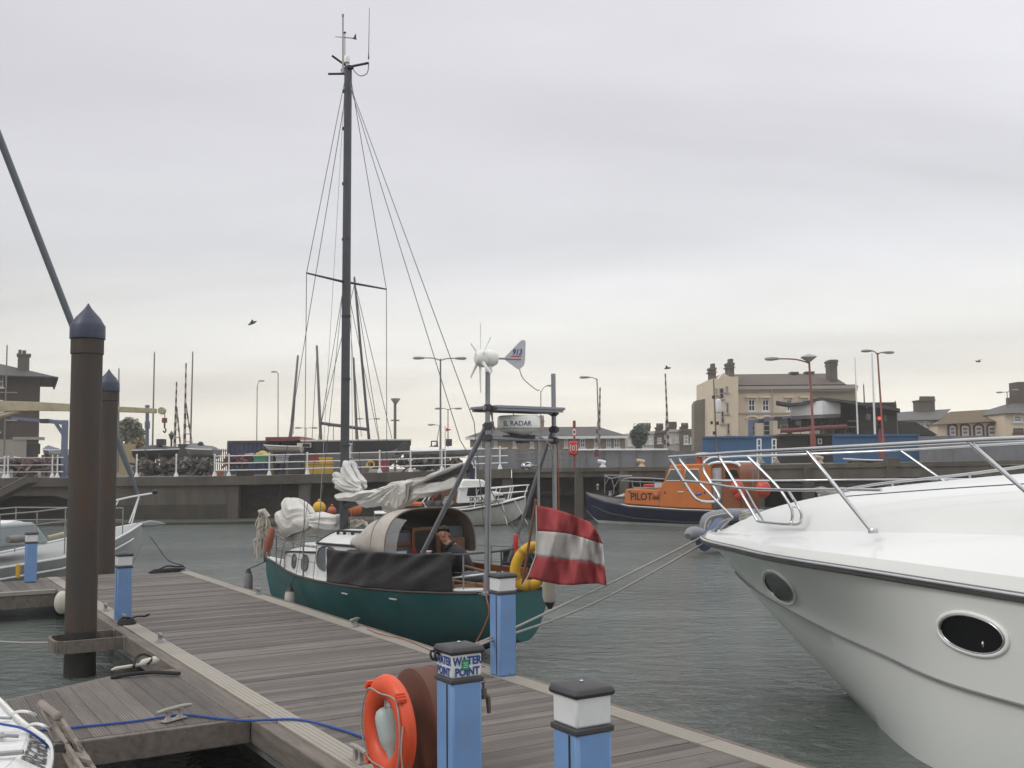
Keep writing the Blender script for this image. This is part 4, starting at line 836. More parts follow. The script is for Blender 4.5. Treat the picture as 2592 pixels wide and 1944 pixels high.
# crew member -----------------------------------------------------------------
def person():
    t=thing('person','person with dark hair in a black jacket leaning from under the sprayhood','person',SB.w(1.82,-.25,.79),SB.rz)
    V=[(0,0,.12),(.03,.02,.32),(.10,.08,.50),(.15,.14,.60),(.19,.19,.66),(.215,.215,.72),(.235,.235,.79),(.225,.235,.855)]
    Rr=[.17,.165,.17,.12,.058,.062,.082,.062]; E=[(0,1),(1,2),(2,3),(3,4),(4,5),(5,6),(6,7)]
    def chain(root,pts,rs):
        k=root
        for p,r in zip(pts,rs): V.append(p); Rr.append(r); E.append((k,len(V)-1)); k=len(V)-1
        return k
    chain(2,[(-.06,.22,.50),(.02,.32,.30),(.30,.34,.28)],[.075,.055,.045]); h1_=len(V)-1
    chain(2,[(.24,-.07,.50),(.33,-.02,.30),(.40,.20,.30)],[.075,.055,.045]); h2_=len(V)-1
    for h in (h1_,h2_):
        p=Vector(V[h]); d=(p-Vector(V[h-1])).normalized(); sd_=d.cross(Vector((0,0,1))).normalized()
        pk=chain(h,[tuple(p+d*.05)],[.036])
        for f,(o,l) in enumerate(((-.028,.055),(-.010,.065),(.010,.06),(.027,.048))):
            chain(pk,[tuple(p+d*(.07)+sd_*o),tuple(p+d*(.07+l)+sd_*o*1.2-Vector((0,0,.02)))],[.010,.008])
        chain(pk,[tuple(p+d*.04+sd_*.045),tuple(p+d*.075+sd_*.055)],[.011,.009])
    chain(0,[(.05,.16,.10),(.42,.2,.09),(.45,.2,-.28)],[.11,.075,.05]); chain(0,[(.03,-.14,.10),(.40,-.12,.09),(.44,-.1,-.28)],[.11,.075,.05])
    me=bpy.data.meshes.new('person_body'); me.from_pydata(V,E,[]); o=bpy.data.objects.new('tmp',me); COL.objects.link(o)
    o.modifiers.new('skin','SKIN'); sv=me.skin_vertices[0].data
    for i,r in enumerate(Rr): sv[i].radius=(r,r)
    sv[0].use_root=True; m=o.modifiers.new('s','SUBSURF'); m.levels=3
    dg=bpy.context.evaluated_depsgraph_get(); m2=bpy.data.meshes.new_from_object(o.evaluated_get(dg)); bpy.data.objects.remove(o)
    hands=[Vector(V[h]) for h in (h1_,h2_)]
    for m_ in (m_jack,m_skin,mat('blue_jeans',(.05,.07,.11),.8,0,.2,20)): m2.materials.append(m_)
    hc=Vector((.23,.23,.79)); fd_=Vector((-.78,.62,-.06)).normalized()
    # pull a nose, brow and chin out of the head
    for v in m2.vertices:
        q=v.co-hc
        if q.length<.14 and v.co.z>.70:
            f=q.normalized().dot(fd_)
            if f>.9 and -.03<q.z<.015: v.co+=fd_*.016*(f-.9)*10
            if f>.75 and .02<q.z<.035: v.co+=fd_*.005
            if f>.6 and -.085<q.z<-.06: v.co+=fd_*.010
    for p in m2.polygons:
        c=p.center; p.use_smooth=True
        if c.z>.672+.05*(c-hc).normalized().dot(fd_) *-1 or any((c-h).length<.16 and (c-h).dot((h-Vector(V[2])))>-.0 and c.z<.4 for h in hands): p.material_index=1
        elif c.z<.13: p.material_index=2
    body=bpy.data.objects.new('body',m2); COL.objects.link(body); body.parent=t; INV['body']=INV[t.name]
    b=MB(); rows=[]
    side=fd_.cross(Vector((0,0,1))).normalized()
    for i in range(11):
        a=R(6)+R(150)*i/10; row=[]
        for k in range(20):
            q=2*PI*k/20; rad=.098+.01*math.sin(k*3+i); d=Vector((0,0,1))*math.cos(a)+(fd_*math.cos(q)+side*math.sin(q))*math.sin(a)
            front=max(0,math.cos(q)); 
            if front>.12 and a>R(58): d=Vector((0,0,1))*math.cos(R(58))+(fd_*math.cos(q)+side*math.sin(q))*math.sin(R(58))
            row.append(hc+Vector((0,0,.028))+d*rad*(1.0 if front<.25 or i<4 else .97)-fd_*.012)
        rows.append(row)
    b.loft(rows); put(b,'hair',m_hair,t,smooth=80)
    b=MB()
    for s in (-1,1): b.ball(hc+fd_*.079+side*.030*s+Vector((0,0,.012)),(.009,.009,.005),8,6); b.tube([hc+fd_*.083+side*.016*s+Vector((0,0,.031)),hc+fd_*.080+side*.03*s+Vector((0,0,.035)),hc+fd_*.072+side*.046*s+Vector((0,0,.031))],.003,5)
    put(b,'eyes_and_brows',m_hair,t)
    b=MB(); b.tube([hc+fd_*.080+side*-.024+Vector((0,0,-.048)),hc+fd_*.086+Vector((0,0,-.046)),hc+fd_*.080+side*.024+Vector((0,0,-.048))],.005,5); put(b,'mouth',mat('lips',(.28,.12,.085),.5),t)
    b=MB(); cN=Vector((.17,.17,.635)); ax=(Vector((.215,.215,.72))-Vector((.15,.14,.60))).normalized(); e1=ax.orthogonal().normalized(); e2=ax.cross(e1); b.tube([cN+(e1*math.cos(a)+e2*math.sin(a))*.085 for a in [2*PI*i/20 for i in range(20)]],.026,8,closed=True); put(b,'collar',m_jack,t,smooth=80)
    for s in (-1,1):
        b=MB(); b.ball(hc+side*.083*s-fd_*.005+Vector((0,0,-.002)),(.012,.02,.03),8,6); put(b,'ear',m_skin,t)
person()
b=MB(); c=SB.w(2.05,.28,1.30); b.lathe([(.03,0),(.06,.02),(.085,.055),(.088,.06),(.08,.058),(.05,.025),(.01,.015)],c,18); solo(b,'bowl','white bowl on the cockpit ledge in front of the seated person','bowl',m_white)
b=MB(); c=SB.w(2.35,.30,1.30); b.lathe([(.035,0),(.037,.01),(.037,.09),(.033,.092),(.032,.012)],c,14); b.tube([c+Vector((.03,-.03,.075)),c+Vector((.05,-.05,.06)),c+Vector((.05,-.05,.03)),c+Vector((.03,-.03,.02))],.006,6); solo(b,'mug','dark red mug beside the white bowl in the cockpit','mug',mat('dark_red_mug',(.25,.04,.03),.4))
b=MB(); c0=SB.w(1.9,.42,1.27); b.xf(Matrix()); k=MB(); k.box((1.85,.18,1.27),(2.55,.60,1.30)); k.v=[SB.w(*p) for p in k.v]; solo(k,'folding_table','small brown cockpit table holding a bowl and mug','table',m_wood,bevel=.006)
# ================================================================ white motor yacht
from mathutils.bvhtree import BVHTree
tipw=Pz(1812,1357,1.62); YB=Fr(tipw.x,tipw.y,31.3)
my=thing('motor_yacht','large white motor yacht bow with steel rails and oval portholes','motor yacht',YB.w(0,0,0),YB.rz)
YT=[(0,1.55,.0,1.57,.02,1.585,.03,1.62),(.06,1.50,.01,1.53,.06,1.555,.22,1.62),(.25,1.36,.03,1.39,.13,1.46,.47,1.62),(.6,1.0,.06,1.06,.30,1.24,.74,1.62),(1.1,.62,.06,.70,.48,1.10,1.0,1.62),(1.8,.18,.12,.27,.72,.99,1.28,1.62),(2.4,-.15,.26,-.0,.92,.90,1.56,1.61),(3.1,-.45,.80,-.02,1.17,.83,1.78,1.61),(3.95,-.6,1.44,-.02,1.52,.80,1.87,1.59),(4.5,-.63,1.76,-.04,1.79,.76,1.9,1.57),(4.8,-.65,1.82,-.05,1.85,.74,1.91,1.555),(6,-.7,1.9,-.05,1.92,.68,1.96,1.51),(9.5,-.7,1.92,-.05,1.95,.6,1.98,1.45)]
DT=[(0,.02,1.66,1.67),(.06,.10,1.67,1.68),(.25,.22,1.69,1.70),(.6,.36,1.71,1.84),(1.1,.58,1.75,2.02),(1.8,.80,1.80,2.15),(2.4,.96,1.84,2.25),(3.1,1.12,1.88,2.32),(3.95,1.26,1.91,2.40),(4.8,1.32,1.94,2.47),(6,1.35,1.97,2.55),(9.5,1.35,2.0,2.6)]
def smooth_tab(tab,win,step=.06):
    out=[]; s=0; end=tab[-1][0]
    while s<=end+1e-6:
        w=min(win,s); rows=[interp(tab,max(0,min(end,s+w*(k/4-1)))) for k in range(9)]; wt=[1,2,3,4,5,4,3,2,1]
        out.append((s,*[sum(r[i]*q for r,q in zip(rows,wt))/25 for i in range(len(rows[0]))])); s+=step
    return out
YT=smooth_tab(YT,.55); DT=smooth_tab(DT,.55)
ss=[0,.03,.06,.12,.18,.25]+[.25+.12*i for i in range(1,60)]+[8,9.5]
def ysec(s):
    zk,b1,z1,bc,zc,br,zr=interp(YT,s); out=[Vector((-s,0,zk))]
    for k in range(1,5): t=k/4; out.append(Vector((-s,b1*t,lerp(zk,z1,t**1.2))))
    for k in range(1,5): t=k/4; out.append(Vector((-s,lerp(b1,bc,t**.8),lerp(z1,zc,t))))
    out.append(Vector((-s,bc+.02*min(1,s),zc+.012)))
    for k in range(1,9): t=k/8; out.append(Vector((-s,lerp(bc+.02*min(1,s),br,t**1.35),lerp(zc+.012,zr,t))))
    return out
rings=[]
for s in ss: r=ysec(s); rings.append([Vector((p.x,-p.y,p.z)) for p in r[::-1]]+r[1:])
b=MB(); b.sheet(rings); b.add(rings[-1],[tuple(range(len(rings[-1])))]); hullmb=b
yh=put(b,'hull',m_yacht,my,smooth=32)
rings=[]
for s in ss:
    br,zr=interp(YT,s)[5:]; yc,zc,zt=interp(DT,s); h=[]
    h+= [Vector((-s,br,zr)),Vector((-s,br-.02,zr+.04)),Vector((-s,max(yc+.02,br-.07),zr+.09+(zc-zr-.09)*.15))]
    for k in (1,2,3): t=k/4; y0=max(yc+.02,br-.07); h.append(Vector((-s,lerp(y0,yc,t),lerp(zr+.09+(zc-zr-.09)*.15,zc,t**.9))))
    h.append(Vector((-s,yc,zc)))
    for k in range(1,9):
        t=k/8; h.append(Vector((-s,yc*(1-t),lerp(zc,zt,min(1,(1-(1-t)**3.4))))))
    rings.append(h+[Vector((p.x,-p.y,p.z)) for p in h[-2::-1]])
b=MB(); b.sheet(rings); b.add(rings[-1],[tuple(range(len(rings[-1])))]); yd=put(b,'foredeck',m_yacht,my,smooth=24)
deckmb=b
rl=lambda s,sg=1,o=.0,dz=0: Vector((-s,sg*(interp(YT,s)[5]+o),interp(YT,s)[6]+dz))
b=MB()
path=[rl(s,1,.012) for s in ss[::-1]]+[rl(s,-1,.012) for s in ss[1:]]
b.tube(path,.042,10,flat=.7); rb_=put(b,'rubbing_strake',mat('grey_rubber_strake',(.11,.105,.105),.45,.0,.2,4),my,smooth=80)
b=MB(); b.tube([p+Vector((0,math.copysign(.03,p.y),.018)) for p in path],.016,8); put(b,'steel_capping',m_steel,rb_,smooth=80)
b=MB()
for sg in (1,-1): b.tube([Vector((-s,sg*(interp(YT,s)[3]+.026*min(1,s)),interp(YT,s)[4]+.009)) for s in ss if .7<s<9],.012,6)
put(b,'knuckle_line',mat('grey_seam',(.2,.2,.2),.5),my)
# portholes: ellipses measured on the photo and cast on the hull surface
bvh=BVHTree.FromPolygons([tuple(p) for p in hullmb.v],hullmb.f)
YM=Matrix.Translation(YB.w(0,0,0))@Matrix.Rotation(YB.rz,4,'Z'); YI=YM.inverted()
def onhull(px,py,off=.004):
    o=YI@O3; d=(YI.to_3x3()@ray(px,py)).normalized(); h,n,_,_=bvh.ray_cast(o,d)
    if h is None: return None
    if n.dot(d)>0: n=-n
    return h+n*off
def porthole(cx,cy,a,bb,ang,nm='porthole'):
    ca,sa=math.cos(R(ang)),math.sin(R(ang)); K=36
    def el(k,f,off): 
        q=2*PI*k/K; ex=math.copysign(abs(math.cos(q))**.9,math.cos(q))*a*f; ey=math.sin(q)*bb*f; return onhull(cx+ex*ca-ey*sa,cy+ex*sa+ey*ca,off)
    b=MB(); b.tube([el(k,1.0,.006) for k in range(K)],.020,8,closed=True,flat=.8); fr=put(b,nm,m_white,my,smooth=80)
    b=MB(); b.tube([el(k,.90,.014) for k in range(K)],.008,8,closed=True); put(b,'steel_rim',m_steel,fr,smooth=80)
    b=MB(); b.add([el(k,.90,.008) for k in range(K)]+[el(k,.45,.006) for k in range(K)]+[onhull(cx,cy,.004)],[(k,(k+1)%K,K+(k+1)%K,K+k) for k in range(K)]+[(K+k,K+(k+1)%K,2*K) for k in range(K)]); put(b,'pane',m_glassd,fr,smooth=80)
    return fr
porthole(1974,1485,52,25,46); pf_=porthole(2463,1605,92,48,18)
b=MB(); c=onhull(2492,1630,.012); b.ball(c,(.012,.02,.025)); put(b,'latch',m_steel,pf_)
# bow rails
def aty(px,py,y): return YB.aty(px,py,y)
def rail(pts,r,n='bow_rail',k=6):
    b=MB(); b.tube(smooth_path(pts,k),r,10); return put(b,n,m_steel,my,smooth=80)
NT=[aty(1694,1157,.22),aty(1760,1153,.55),aty(1830,1148,.95),aty(1900,1144,1.2),aty(2040,1137,1.55),aty(2250,1126,1.68),aty(2450,1115,1.74),aty(2592,1109,1.78)]
NT.append(NT[-1]+(NT[-1]-NT[-2])*3)
FT=[aty(1784,1170,-.22),aty(1800,1159,-.33),aty(1830,1158,-.5),aty(1893,1155,-.72),aty(2040,1150,-1.2),aty(2280,1140,-1.62),aty(2592,1122,-1.75)]; FT.append(FT[-1]+(FT[-1]-FT[-2])*2.5)
rail(NT,.021)
bot=[aty(1694,1157,.22)+Vector((.01,0,-.01)),aty(1712,1188,.2),aty(1729,1216,.17),aty(1754,1254,.13),aty(1768,1266,.1),aty(1784,1270,.02),aty(1806,1270,-.1),aty(1817,1266,-.14),aty(1820,1256,-.16),aty(1810,1238,-.18),aty(1796,1216,-.2),aty(1780,1188,-.21)]
rail(bot+FT,.019,k=5)
rail([aty(1728,1217,.17),aty(1775,1221,.5),aty(1845,1232,.85),aty(1900,1237,1.1),aty(2000,1240,1.35),aty(2140,1239,1.5),aty(2230,1240,1.58)],.016)
rail([aty(1795,1216,-.2),aty(1840,1217,-.5),aty(1950,1217,-1.0),aty(2140,1215,-1.45),aty(2592,1213,-1.7)],.016)
rail([aty(2120,1242,-.35),aty(2180,1232,-.35),aty(2250,1222,-.35),aty(2450,1200,-.35),aty(2592,1181,-.35),aty(2700,1168,-.35)],.016,'coachroof_rail')
rail([aty(2260,1242,-.35),aty(2258,1222,-.35)],.012,'rail_post',2); rail([aty(2456,1212,-.35),aty(2452,1199,-.35)],.014,'rail_post',2)
rail([aty(1716,1159,.3),aty(1770,1222,.28),aty(1855,1311,.2)],.016,'stanchion',2)
rail([aty(1818,1152,.85),aty(1870,1238,.88),aty(1914,1312,.9),aty(1920,1319,.92),aty(1935,1322,.95),aty(1996,1327,1.1),aty(2004,1318,1.1),aty(2006,1300,1.1),aty(1999,1278,1.1),aty(1966,1230,1.1),aty(1893,1156,1.14)],.016,'pulpit_hoop')
rail([aty(1886,1238,.98),aty(1912,1285,.9),aty(1936,1321,.84),aty(1950,1324,.86),aty(2018,1327,1.0),aty(2028,1312,1.0),aty(2027,1296,1.0),aty(2010,1265,1.0),aty(1994,1240,1.1)],.015,'pulpit_hoop')
rail([aty(2000,1283,1.1),aty(2020,1283,1.0)],.010,'rail_post',2); 
rail([aty(2040,1138,1.55),aty(2100,1212,1.55),aty(2204,1342,1.5)],.019,'stanchion',2); rail([aty(2450,1116,1.74),aty(2592,1240,1.68),aty(2660,1300,1.6)],.019,'stanchion',2)
rail([aty(2280,1141,-1.62),aty(2380,1212,-1.6),aty(2420,1240,-1.55)],.017,'stanchion',2); rail([aty(2098,1262,-1.2),aty(2106,1244,-1.25),aty(2125,1242,-1.3)],.013,'stanchion',3)
b=MB(); p=aty(2210,1344,1.5); b.lathe([(.045,-.02),(.045,.01),(.03,.03)],p,12); put(b,'stanchion_base',m_steel,my)
b=MB()
for s in (2.6,): b.tube([Vector((-x,.0,0)) for x in (0,1)],.001,3)
b=MB(); b.tube([Vector((-s,1.02-.0*s,interp(DT,s)[1]+ (interp(DT,s)[2]-interp(DT,s)[1])*.78)) for s in [3.0+.3*i for i in range(20)]],.006,5); put(b,'roof_seam',m_inkg,yd)
wl_=aty(1890,1310,.0); b=MB()
b.lathe([(.06,-.2),(.06,-.06),(.04,-.02),(.035,.05),(.05,.07),(.05,.08),(.01,.09)],wl_,16); put(b,'windlass',m_steel,my)
b=MB(); 
for k in range(4): b.tube([wl_+Vector((.085*math.cos(a)*(1-.05*k),.07*math.sin(a),-.03+.03*k+.01*math.sin(3*a+k))) for a in [2*PI*i/20 for i in range(20)]],.022,7,closed=True)
b.v=[YM@p for p in b.v]; solo(b,'rope_coil','grey rope coil on the motor yacht bow beside its rails','rope',m_rope)
b=MB(); bl=aty(2120,1262,-1.0)
for k in range(5): b.tube(smooth_path([bl+Vector((.35*math.cos(a)*(1-.08*k)+.03*math.sin(k*2+a),.1*math.sin(a)+.05*k-.1,.03*k+.02*math.sin(4*a+k))) for a in [2*PI*i/10 for i in range(10)]],3,True),.013,6,closed=True)
b.v=[YM@p for p in b.v]; solo(b,'rope_coil','slack grey line piled on the far side of the yacht foredeck','rope',m_rope)
e1=Pz(1190,1642,.60)
r1=YM@aty(1848,1312,.05); r2=YM@aty(1820,1338,.12); r3=YM@aty(1778,1362,.13); 
rope([r1,YM@aty(1822,1330,.15)+Vector((0,0,.03)),Q(1790,1352,13.4)]+[Q(x,y,d) for x,y,d in ((1560,1469,12.3),(1430,1529,11.6),(1305,1588,10.85),(1208,1629,10.3))]+[e1],.0135,'upper grey mooring line from motor yacht bow to the dock',m_rope,4)
rope([r1+Vector((.02,-.1,.02)),YM@aty(1828,1343,.18)+Vector((0,0,.04)),Q(1800,1364,13.3)]+[Q(x,y,d) for x,y,d in ((1560,1499,12.2),(1420,1562,11.5),(1305,1602,10.8),(1216,1631,10.3))]+[e1+Vector((.05,-.03,-.02))],.0135,'lower grey mooring line from motor yacht bow to the dock',m_rope,4)
# ================================================================ generic small hull
def mkhull(tab,L,parent,mats,zboot=.1,n=30,nT=14,smooth=50,deckdz=.0,deck=None,name='hull',camber=.05):
    xs=[L*i/n for i in range(n+1)]; rg=hull(tab,xs,nT,(lambda x:zboot),4); b=MB(); b.sheet(rg); b.add(rg[0],[tuple(range(len(rg[0])))])
    if len(mats)>1: bootmat(b,n,nT,4)
    h=put(b,name,mats,parent,smooth=smooth)
    if deck:
        rows=[]
        for x in xs:
            bb,zd=interp(tab,x)[:2]; bb=max(.004,bb-.01); rows.append([Vector((x,lerp(-bb,bb,k/8),zd+deckdz+camber*(1-(2*k/8-1)**2))) for k in range(9)])
        b=MB(); b.sheet(rows); put(b,'deck',deck,parent)
    return h
def gl(tab,x,s=1,dy=0,dz=0): t=interp(tab,x); return Vector((x,s*(t[0]-dy),t[1]+dz))
# ================================================================ orange pilot boat
PBW=Q(1484,1247,47.0); a=R(55); L=10.5
PB=Fr(PBW.x+math.sin(a)*L,PBW.y-math.cos(a)*L,55)
pb=thing('pilot_boat','dark blue pilot boat with orange cabin lettered PILOT below the pier','pilot boat',PB.w(0,0,0),PB.rz)
m_navy=mat('navy_hull_paint',(.010,.015,.058),.4,0,.25,1.5,dirt=(.03,.035,.05),dirtamt=.5,dscale=1.2)
m_por=mat('pilot_orange',(.53,.15,.024),.5,0,.1,1.5,dirt=(.35,.11,.03),dirtamt=.5,dscale=1.6,dstretch=(2,2,.6))
PT=[(0,1.25,.66,-.3,.4),(2,1.5,.66,-.5,.42),(5,1.6,.70,-.6,.45),(7.5,1.42,.80,-.5,.55),(9,.95,.98,-.3,.7),(10,.45,1.18,.05,.85),(10.5,.02,1.32,.55,1)]
mkhull(PT,L,pb,[m_navy,m_white],.13,n=36,nT=14,deck=mat('grey_deck_paint',(.11,.105,.11),.7,0,.15,2))
b=MB()
for s in (1,-1): b.tube([gl(PT,x/4,s,-.03,.0) for x in range(0,42)],.055,8)
fdr=put(b,'gunwale_fender',m_dgrey,pb)
b=MB()
for s in (1,-1): b.tube([gl(PT,x/4,s,-.05,.035) for x in range(0,33)],.022,6)
put(b,'white_beading',m_white,fdr)
b=MB()
for s in (1,-1): b.tube([hullpt(PT,x/4,.62)+Vector((0,.02,0)) if s>0 else Vector((x/4,-hullpt(PT,x/4,.62).y-.02,hullpt(PT,x/4,.62).z)) for x in range(0,41)],.03,6)
put(b,'rubbing_band',m_dgrey,pb)
yn=.98
def pxp(pts,y): return [PB.aty(px,py,y) for px,py in pts]
# fore house with lettering, wheelhouse, aft shelter (side outline extruded across)
def house(pts,w,name,m,par=pb,bev=.05,inset=.0):
    P_=pxp(pts,w); b=MB(); b.prism([Vector((p.x,w,p.z)) for p in P_],(0,-2*w,0)); return put(b,name,m,par,bevel=bev)
fh=house([(1579,1276),(1583,1238),(1590,1237),(1672,1240),(1672,1283)],.95,'fore_house',m_por)
wh=house([(1668,1284),(1672,1237),(1695,1180),(1698,1176),(1795,1173),(1800,1176),(1803,1290)],1.0,'wheelhouse',m_por)
sl2=house([(1803,1288),(1800,1178),(1808,1172),(1862,1172),(1870,1180),(1876,1200),(1878,1292)],.92,'aft_cabin',mat('shaded_orange_cabin',(.24,.075,.02),.55,0,.15,2))  # aft cabin's shade is put into a darker orange
b=MB(); q=pxp([(1794,1177),(1800,1173),(1815,1170),(1850,1170),(1868,1174),(1874,1180)],1.02); b.tube(q,.05,8); b.tube([Vector((p.x,-p.y,p.z)) for p in q],.05,8); put(b,'white_hood_edge',m_white,sl2)
b=MB(); q=pxp([(1803,1240),(1803,1185),(1826,1184),(1828,1288),(1806,1288)],.935); b.add(q,[tuple(range(len(q)))]); b.v=[p for p in b.v]; put(b,'door',mat('grey_door',(.3,.29,.3),.5),sl2,solid=.01)
def win(pts,y,par,m=m_glassg,fr=m_white,nm='window'):
    q=pxp(pts,y); b=MB(); b.tube(q,.022,6,closed=True); f=put(b,nm,fr,par); b=MB(); b.add([p+Vector((0,.004,0)) for p in q],[tuple(range(len(q)))]); put(b,'pane',m,f,recalc=False)
win([(1686,1216),(1696,1189),(1723,1188),(1722,1217)],1.005,wh); win([(1733,1218),(1735,1188),(1768,1188),(1771,1217)],1.005,wh)
win([(1836,1214),(1836,1188),(1866,1188),(1872,1214)],.925,sl2,m_glassd,m_por)
b=MB(); tw=PB.aty(1623,1257,.955); s_=.36
def pmap(u,v): return Vector((tw.x-u,.957,tw.z+v))
b.text('PILOT',.42,pmap,.012,.92); b.v=[p-Vector((0,0,.14)) for p in b.v]; put(b,'lettering',m_ink,fh,recalc=False)
for (px,py) in ((1683,1247),(1783,1247),(1594,1245)):
    b=MB(); c=PB.aty(px,py,1.0 if px>1660 else .955); b.ball(c,(.05,.02,.06),10,6); put(b,'side_fitting',m_dgrey,wh)
b=MB(); q=PB.aty(1723,1245,1.02); b.tube([q+Vector((.13,0,0)),q-Vector((.13,0,0))],.02,6); put(b,'grab_handle',m_white,wh)
b=MB(); q=pxp([(1760,1250),(1776,1246),(1776,1253),(1760,1256)],1.004); b.add(q,[(0,1,2,3)]); put(b,'blue_badge',mat('badge_blue',(.08,.10,.4),.5),wh,solid=.006)
b=MB(); q=pxp([(1652,1263),(1652,1246),(1668,1246),(1668,1263)],.957); b.add(q,[(0,1,2,3)]); put(b,'step_locker',mat('dark_orange',(.4,.11,.02),.5),fh,solid=.06)
b=MB(); q=PB.aty(1770,1172,0); b.box(q-Vector((.1,.1,.1)),q+Vector((.1,.1,.25))); put(b,'funnel',mat('funnel_red',(.4,.07,.02),.5),wh,bevel=.02)
b=MB(); q=PB.aty(1781,1150,0); b.lathe([(.05,-.35),(.05,-.12),(.30,-.11),(.32,-.02),(.30,.06),(.05,.08)],q,20); put(b,'radar_scanner',m_white,wh)
# rails on the fore deck
b=MB()
def P_(px,py,y): return PB.aty(px,py,y)
for y in (.9,-.5):
    b.tube(smooth_path([P_(1572,1217,y*.9),P_(1590,1210,y),P_(1630,1210,y),P_(1682,1213,y)],4),.028,6); b.tube([P_(1575,1217,y),P_(1630,1220,y),P_(1695,1222,y),P_(1760,1220,y)],.022,6)
    for px in (1620,1655,1600): b.tube([P_(px,1215,y),P_(px+2,1238,y)],.018,6)
b.tube([P_(1603,1234,.9),P_(1665,1236,.9)],.03,6)
put(b,'side_rail',m_galv,pb)
b=MB(); A1,A2,A3=P_(1531,1203,.0),P_(1600,1204,-.5),P_(1545,1211,.5)
b.tube(smooth_path([A1,A3,P_(1568,1207,.6),P_(1600,1205,.2)],4),.025,6); b.tube([A1,A2],.025,6)
for u_,v_ in (((1531,1203),(1531,1250)),((1543,1207),(1532,1226)),((1548,1211),(1554,1233)),((1569,1209),(1554,1235)),((1554,1233),(1553,1252))): b.tube([P_(*u_,.3),P_(*v_,.3)],.018,6)
put(b,'bow_frame',m_galv,pb)
b=MB(); q=P_(1545,1254,.2); b.tube([q,q+Vector((0,0,.12)),q+Vector((0,0,.2))],[.10,.06,.08],10); q=P_(1513,1240,0); b.tube([q,q+Vector((0,0,.18))],.05,8); b.ball(q+Vector((0,0,.2)),.07,10,6); put(b,'bitts',m_galv,pb)
b=MB(); q=pxp([(1556,1257),(1576,1250),(1579,1248),(1579,1256)],.6); b.prism(q,(0,-.4,0)); put(b,'foredeck_vent',m_white,pb)
b=MB(); q0,q1=P_(1628,1233,.6),P_(1655,1226,.6); b.box((min(q0.x,q1.x),.1,q0.z),(max(q0.x,q1.x),.6,q1.z)); o=put(b,'liferaft_case',m_ored,pb,bevel=.03)
b=MB(); q0,q1=P_(1657,1235,.7),P_(1675,1221,.7); b.box((min(q0.x,q1.x),-.2,q0.z),(max(q0.x,q1.x),.7,q1.z)); put(b,'white_locker',m_white,pb,bevel=.02)
b=MB(); 
for px in (1905,1920): q=P_(px,1240,0); b.tube([q,P_(px,1185,0)],.03,6)
b.tube([P_(1898,1186,0),P_(1925,1186,0)],.02,6); put(b,'aft_mast',m_galv,pb)
for (px,py,r) in ((1866,1236,.28),(1932,1238,.30),(1872,1252,.22)):
    q=PB.w(*P_(px,py,1.2)); b=MB(); b.ball(q,(r,r,r*1.15),14,10); b.tube([q+Vector((0,0,r)),q+Vector((0,0,r+.12))],.05,8); solo(b,'buoy_fender',{1866:'orange buoy fender hung at the pilot boat aft cabin',1932:'larger orange buoy hung near the pilot boat stern',1872:'small orange buoy low against the pilot boat aft cabin'}[px],'buoy',m_ored,'orange buoys on the pilot boat')
# ================================================================ white fishing boat
FW=Q(1331,1249,46.0); FL=6.6; FB=Fr(FW.x-FL*math.sin(R(82)),FW.y-FL*math.cos(R(82)),-82)
fb=thing('fishing_boat','small white cabin fishing boat with bow rail moored under the quay','fishing boat',FB.w(0,0,0),FB.rz)
FT_=[(0,1.0,.58,-.2,.35),(2,1.15,.60,-.3,.38),(4,1.1,.72,-.3,.45),(5.4,.68,.93,-.15,.65),(6.2,.25,1.10,.25,.85),(6.6,.02,1.20,.62,1)]
mkhull(FT_,FL,fb,[mat('grey_white_hull',(.52,.52,.49),.5,0,.08,2,dirt=(.3,.28,.24),dirtamt=.5,dstretch=(2,2,.6)),m_boot],.03,deck=m_wpaint)
def F_(px,py,y): return FB.aty(px,py,y)
b=MB()
for s in (1,-1): b.tube([gl(FT_,x/4,s,-.02,-.04) for x in range(0,27)],.035,6)
put(b,'rubbing_strake',m_dark,fb)
b=MB(); 
for s in (1,-1): b.tube([gl(FT_,x/4,s,-.0,.03) for x in range(0,27)],.03,6)
put(b,'gunwale_cap',m_white,fb)
b=MB(); q=[F_(*p,-.85) for p in ((1157,1274),(1167,1220),(1174,1213),(1222,1214),(1233,1222),(1247,1250),(1251,1270))]; b.prism([Vector((p.x,-.85,p.z)) for p in q],(0,1.7,0)); cab=put(b,'wheelhouse',m_white,fb,bevel=.06)
b=MB(); q=[F_(*p,-.6) for p in ((1247,1268),(1247,1246),(1256,1244),(1270,1248),(1279,1260),(1279,1266))]; b.prism([Vector((p.x,-.6,p.z)) for p in q],(0,1.2,0)); cud=put(b,'cuddy',m_white,fb,bevel=.05)
def fwin(pts,y,par): 
    q=[F_(*p,y) for p in pts]; b=MB(); b.tube(q,.018,6,closed=True); f=put(b,'window',m_dgrey,par); b=MB(); b.add([p+Vector((0,-.004,0)) for p in q],[tuple(range(len(q)))]); put(b,'pane',m_glassd,f,recalc=False)
fwin([(1182,1255),(1186,1232),(1204,1231),(1204,1255)],-.855,cab); fwin([(1207,1253),(1207,1231),(1226,1230),(1232,1236),(1236,1250)],-.855,cab); fwin([(1254,1262),(1255,1256),(1276,1254),(1278,1259)],-.605,cud)
b=MB(); tq=F_(1215,1268,-.857); b.text('SKYLARK',.24,lambda u,v: Vector((tq.x+u,-.858,tq.z+v)),.006,.92); put(b,'lettering',m_ink,cab,recalc=False)
b=MB(); q=F_(1160,1234,-.88); b.tube(smooth_path([F_(1226,1231,-.9),F_(1175,1234,-.92),F_(1160,1235,-.9),F_(1158,1238,-.9),F_(1175,1238,-.88)],4),.03,6); put(b,'roof_rail',m_pw,cab)
b=MB()
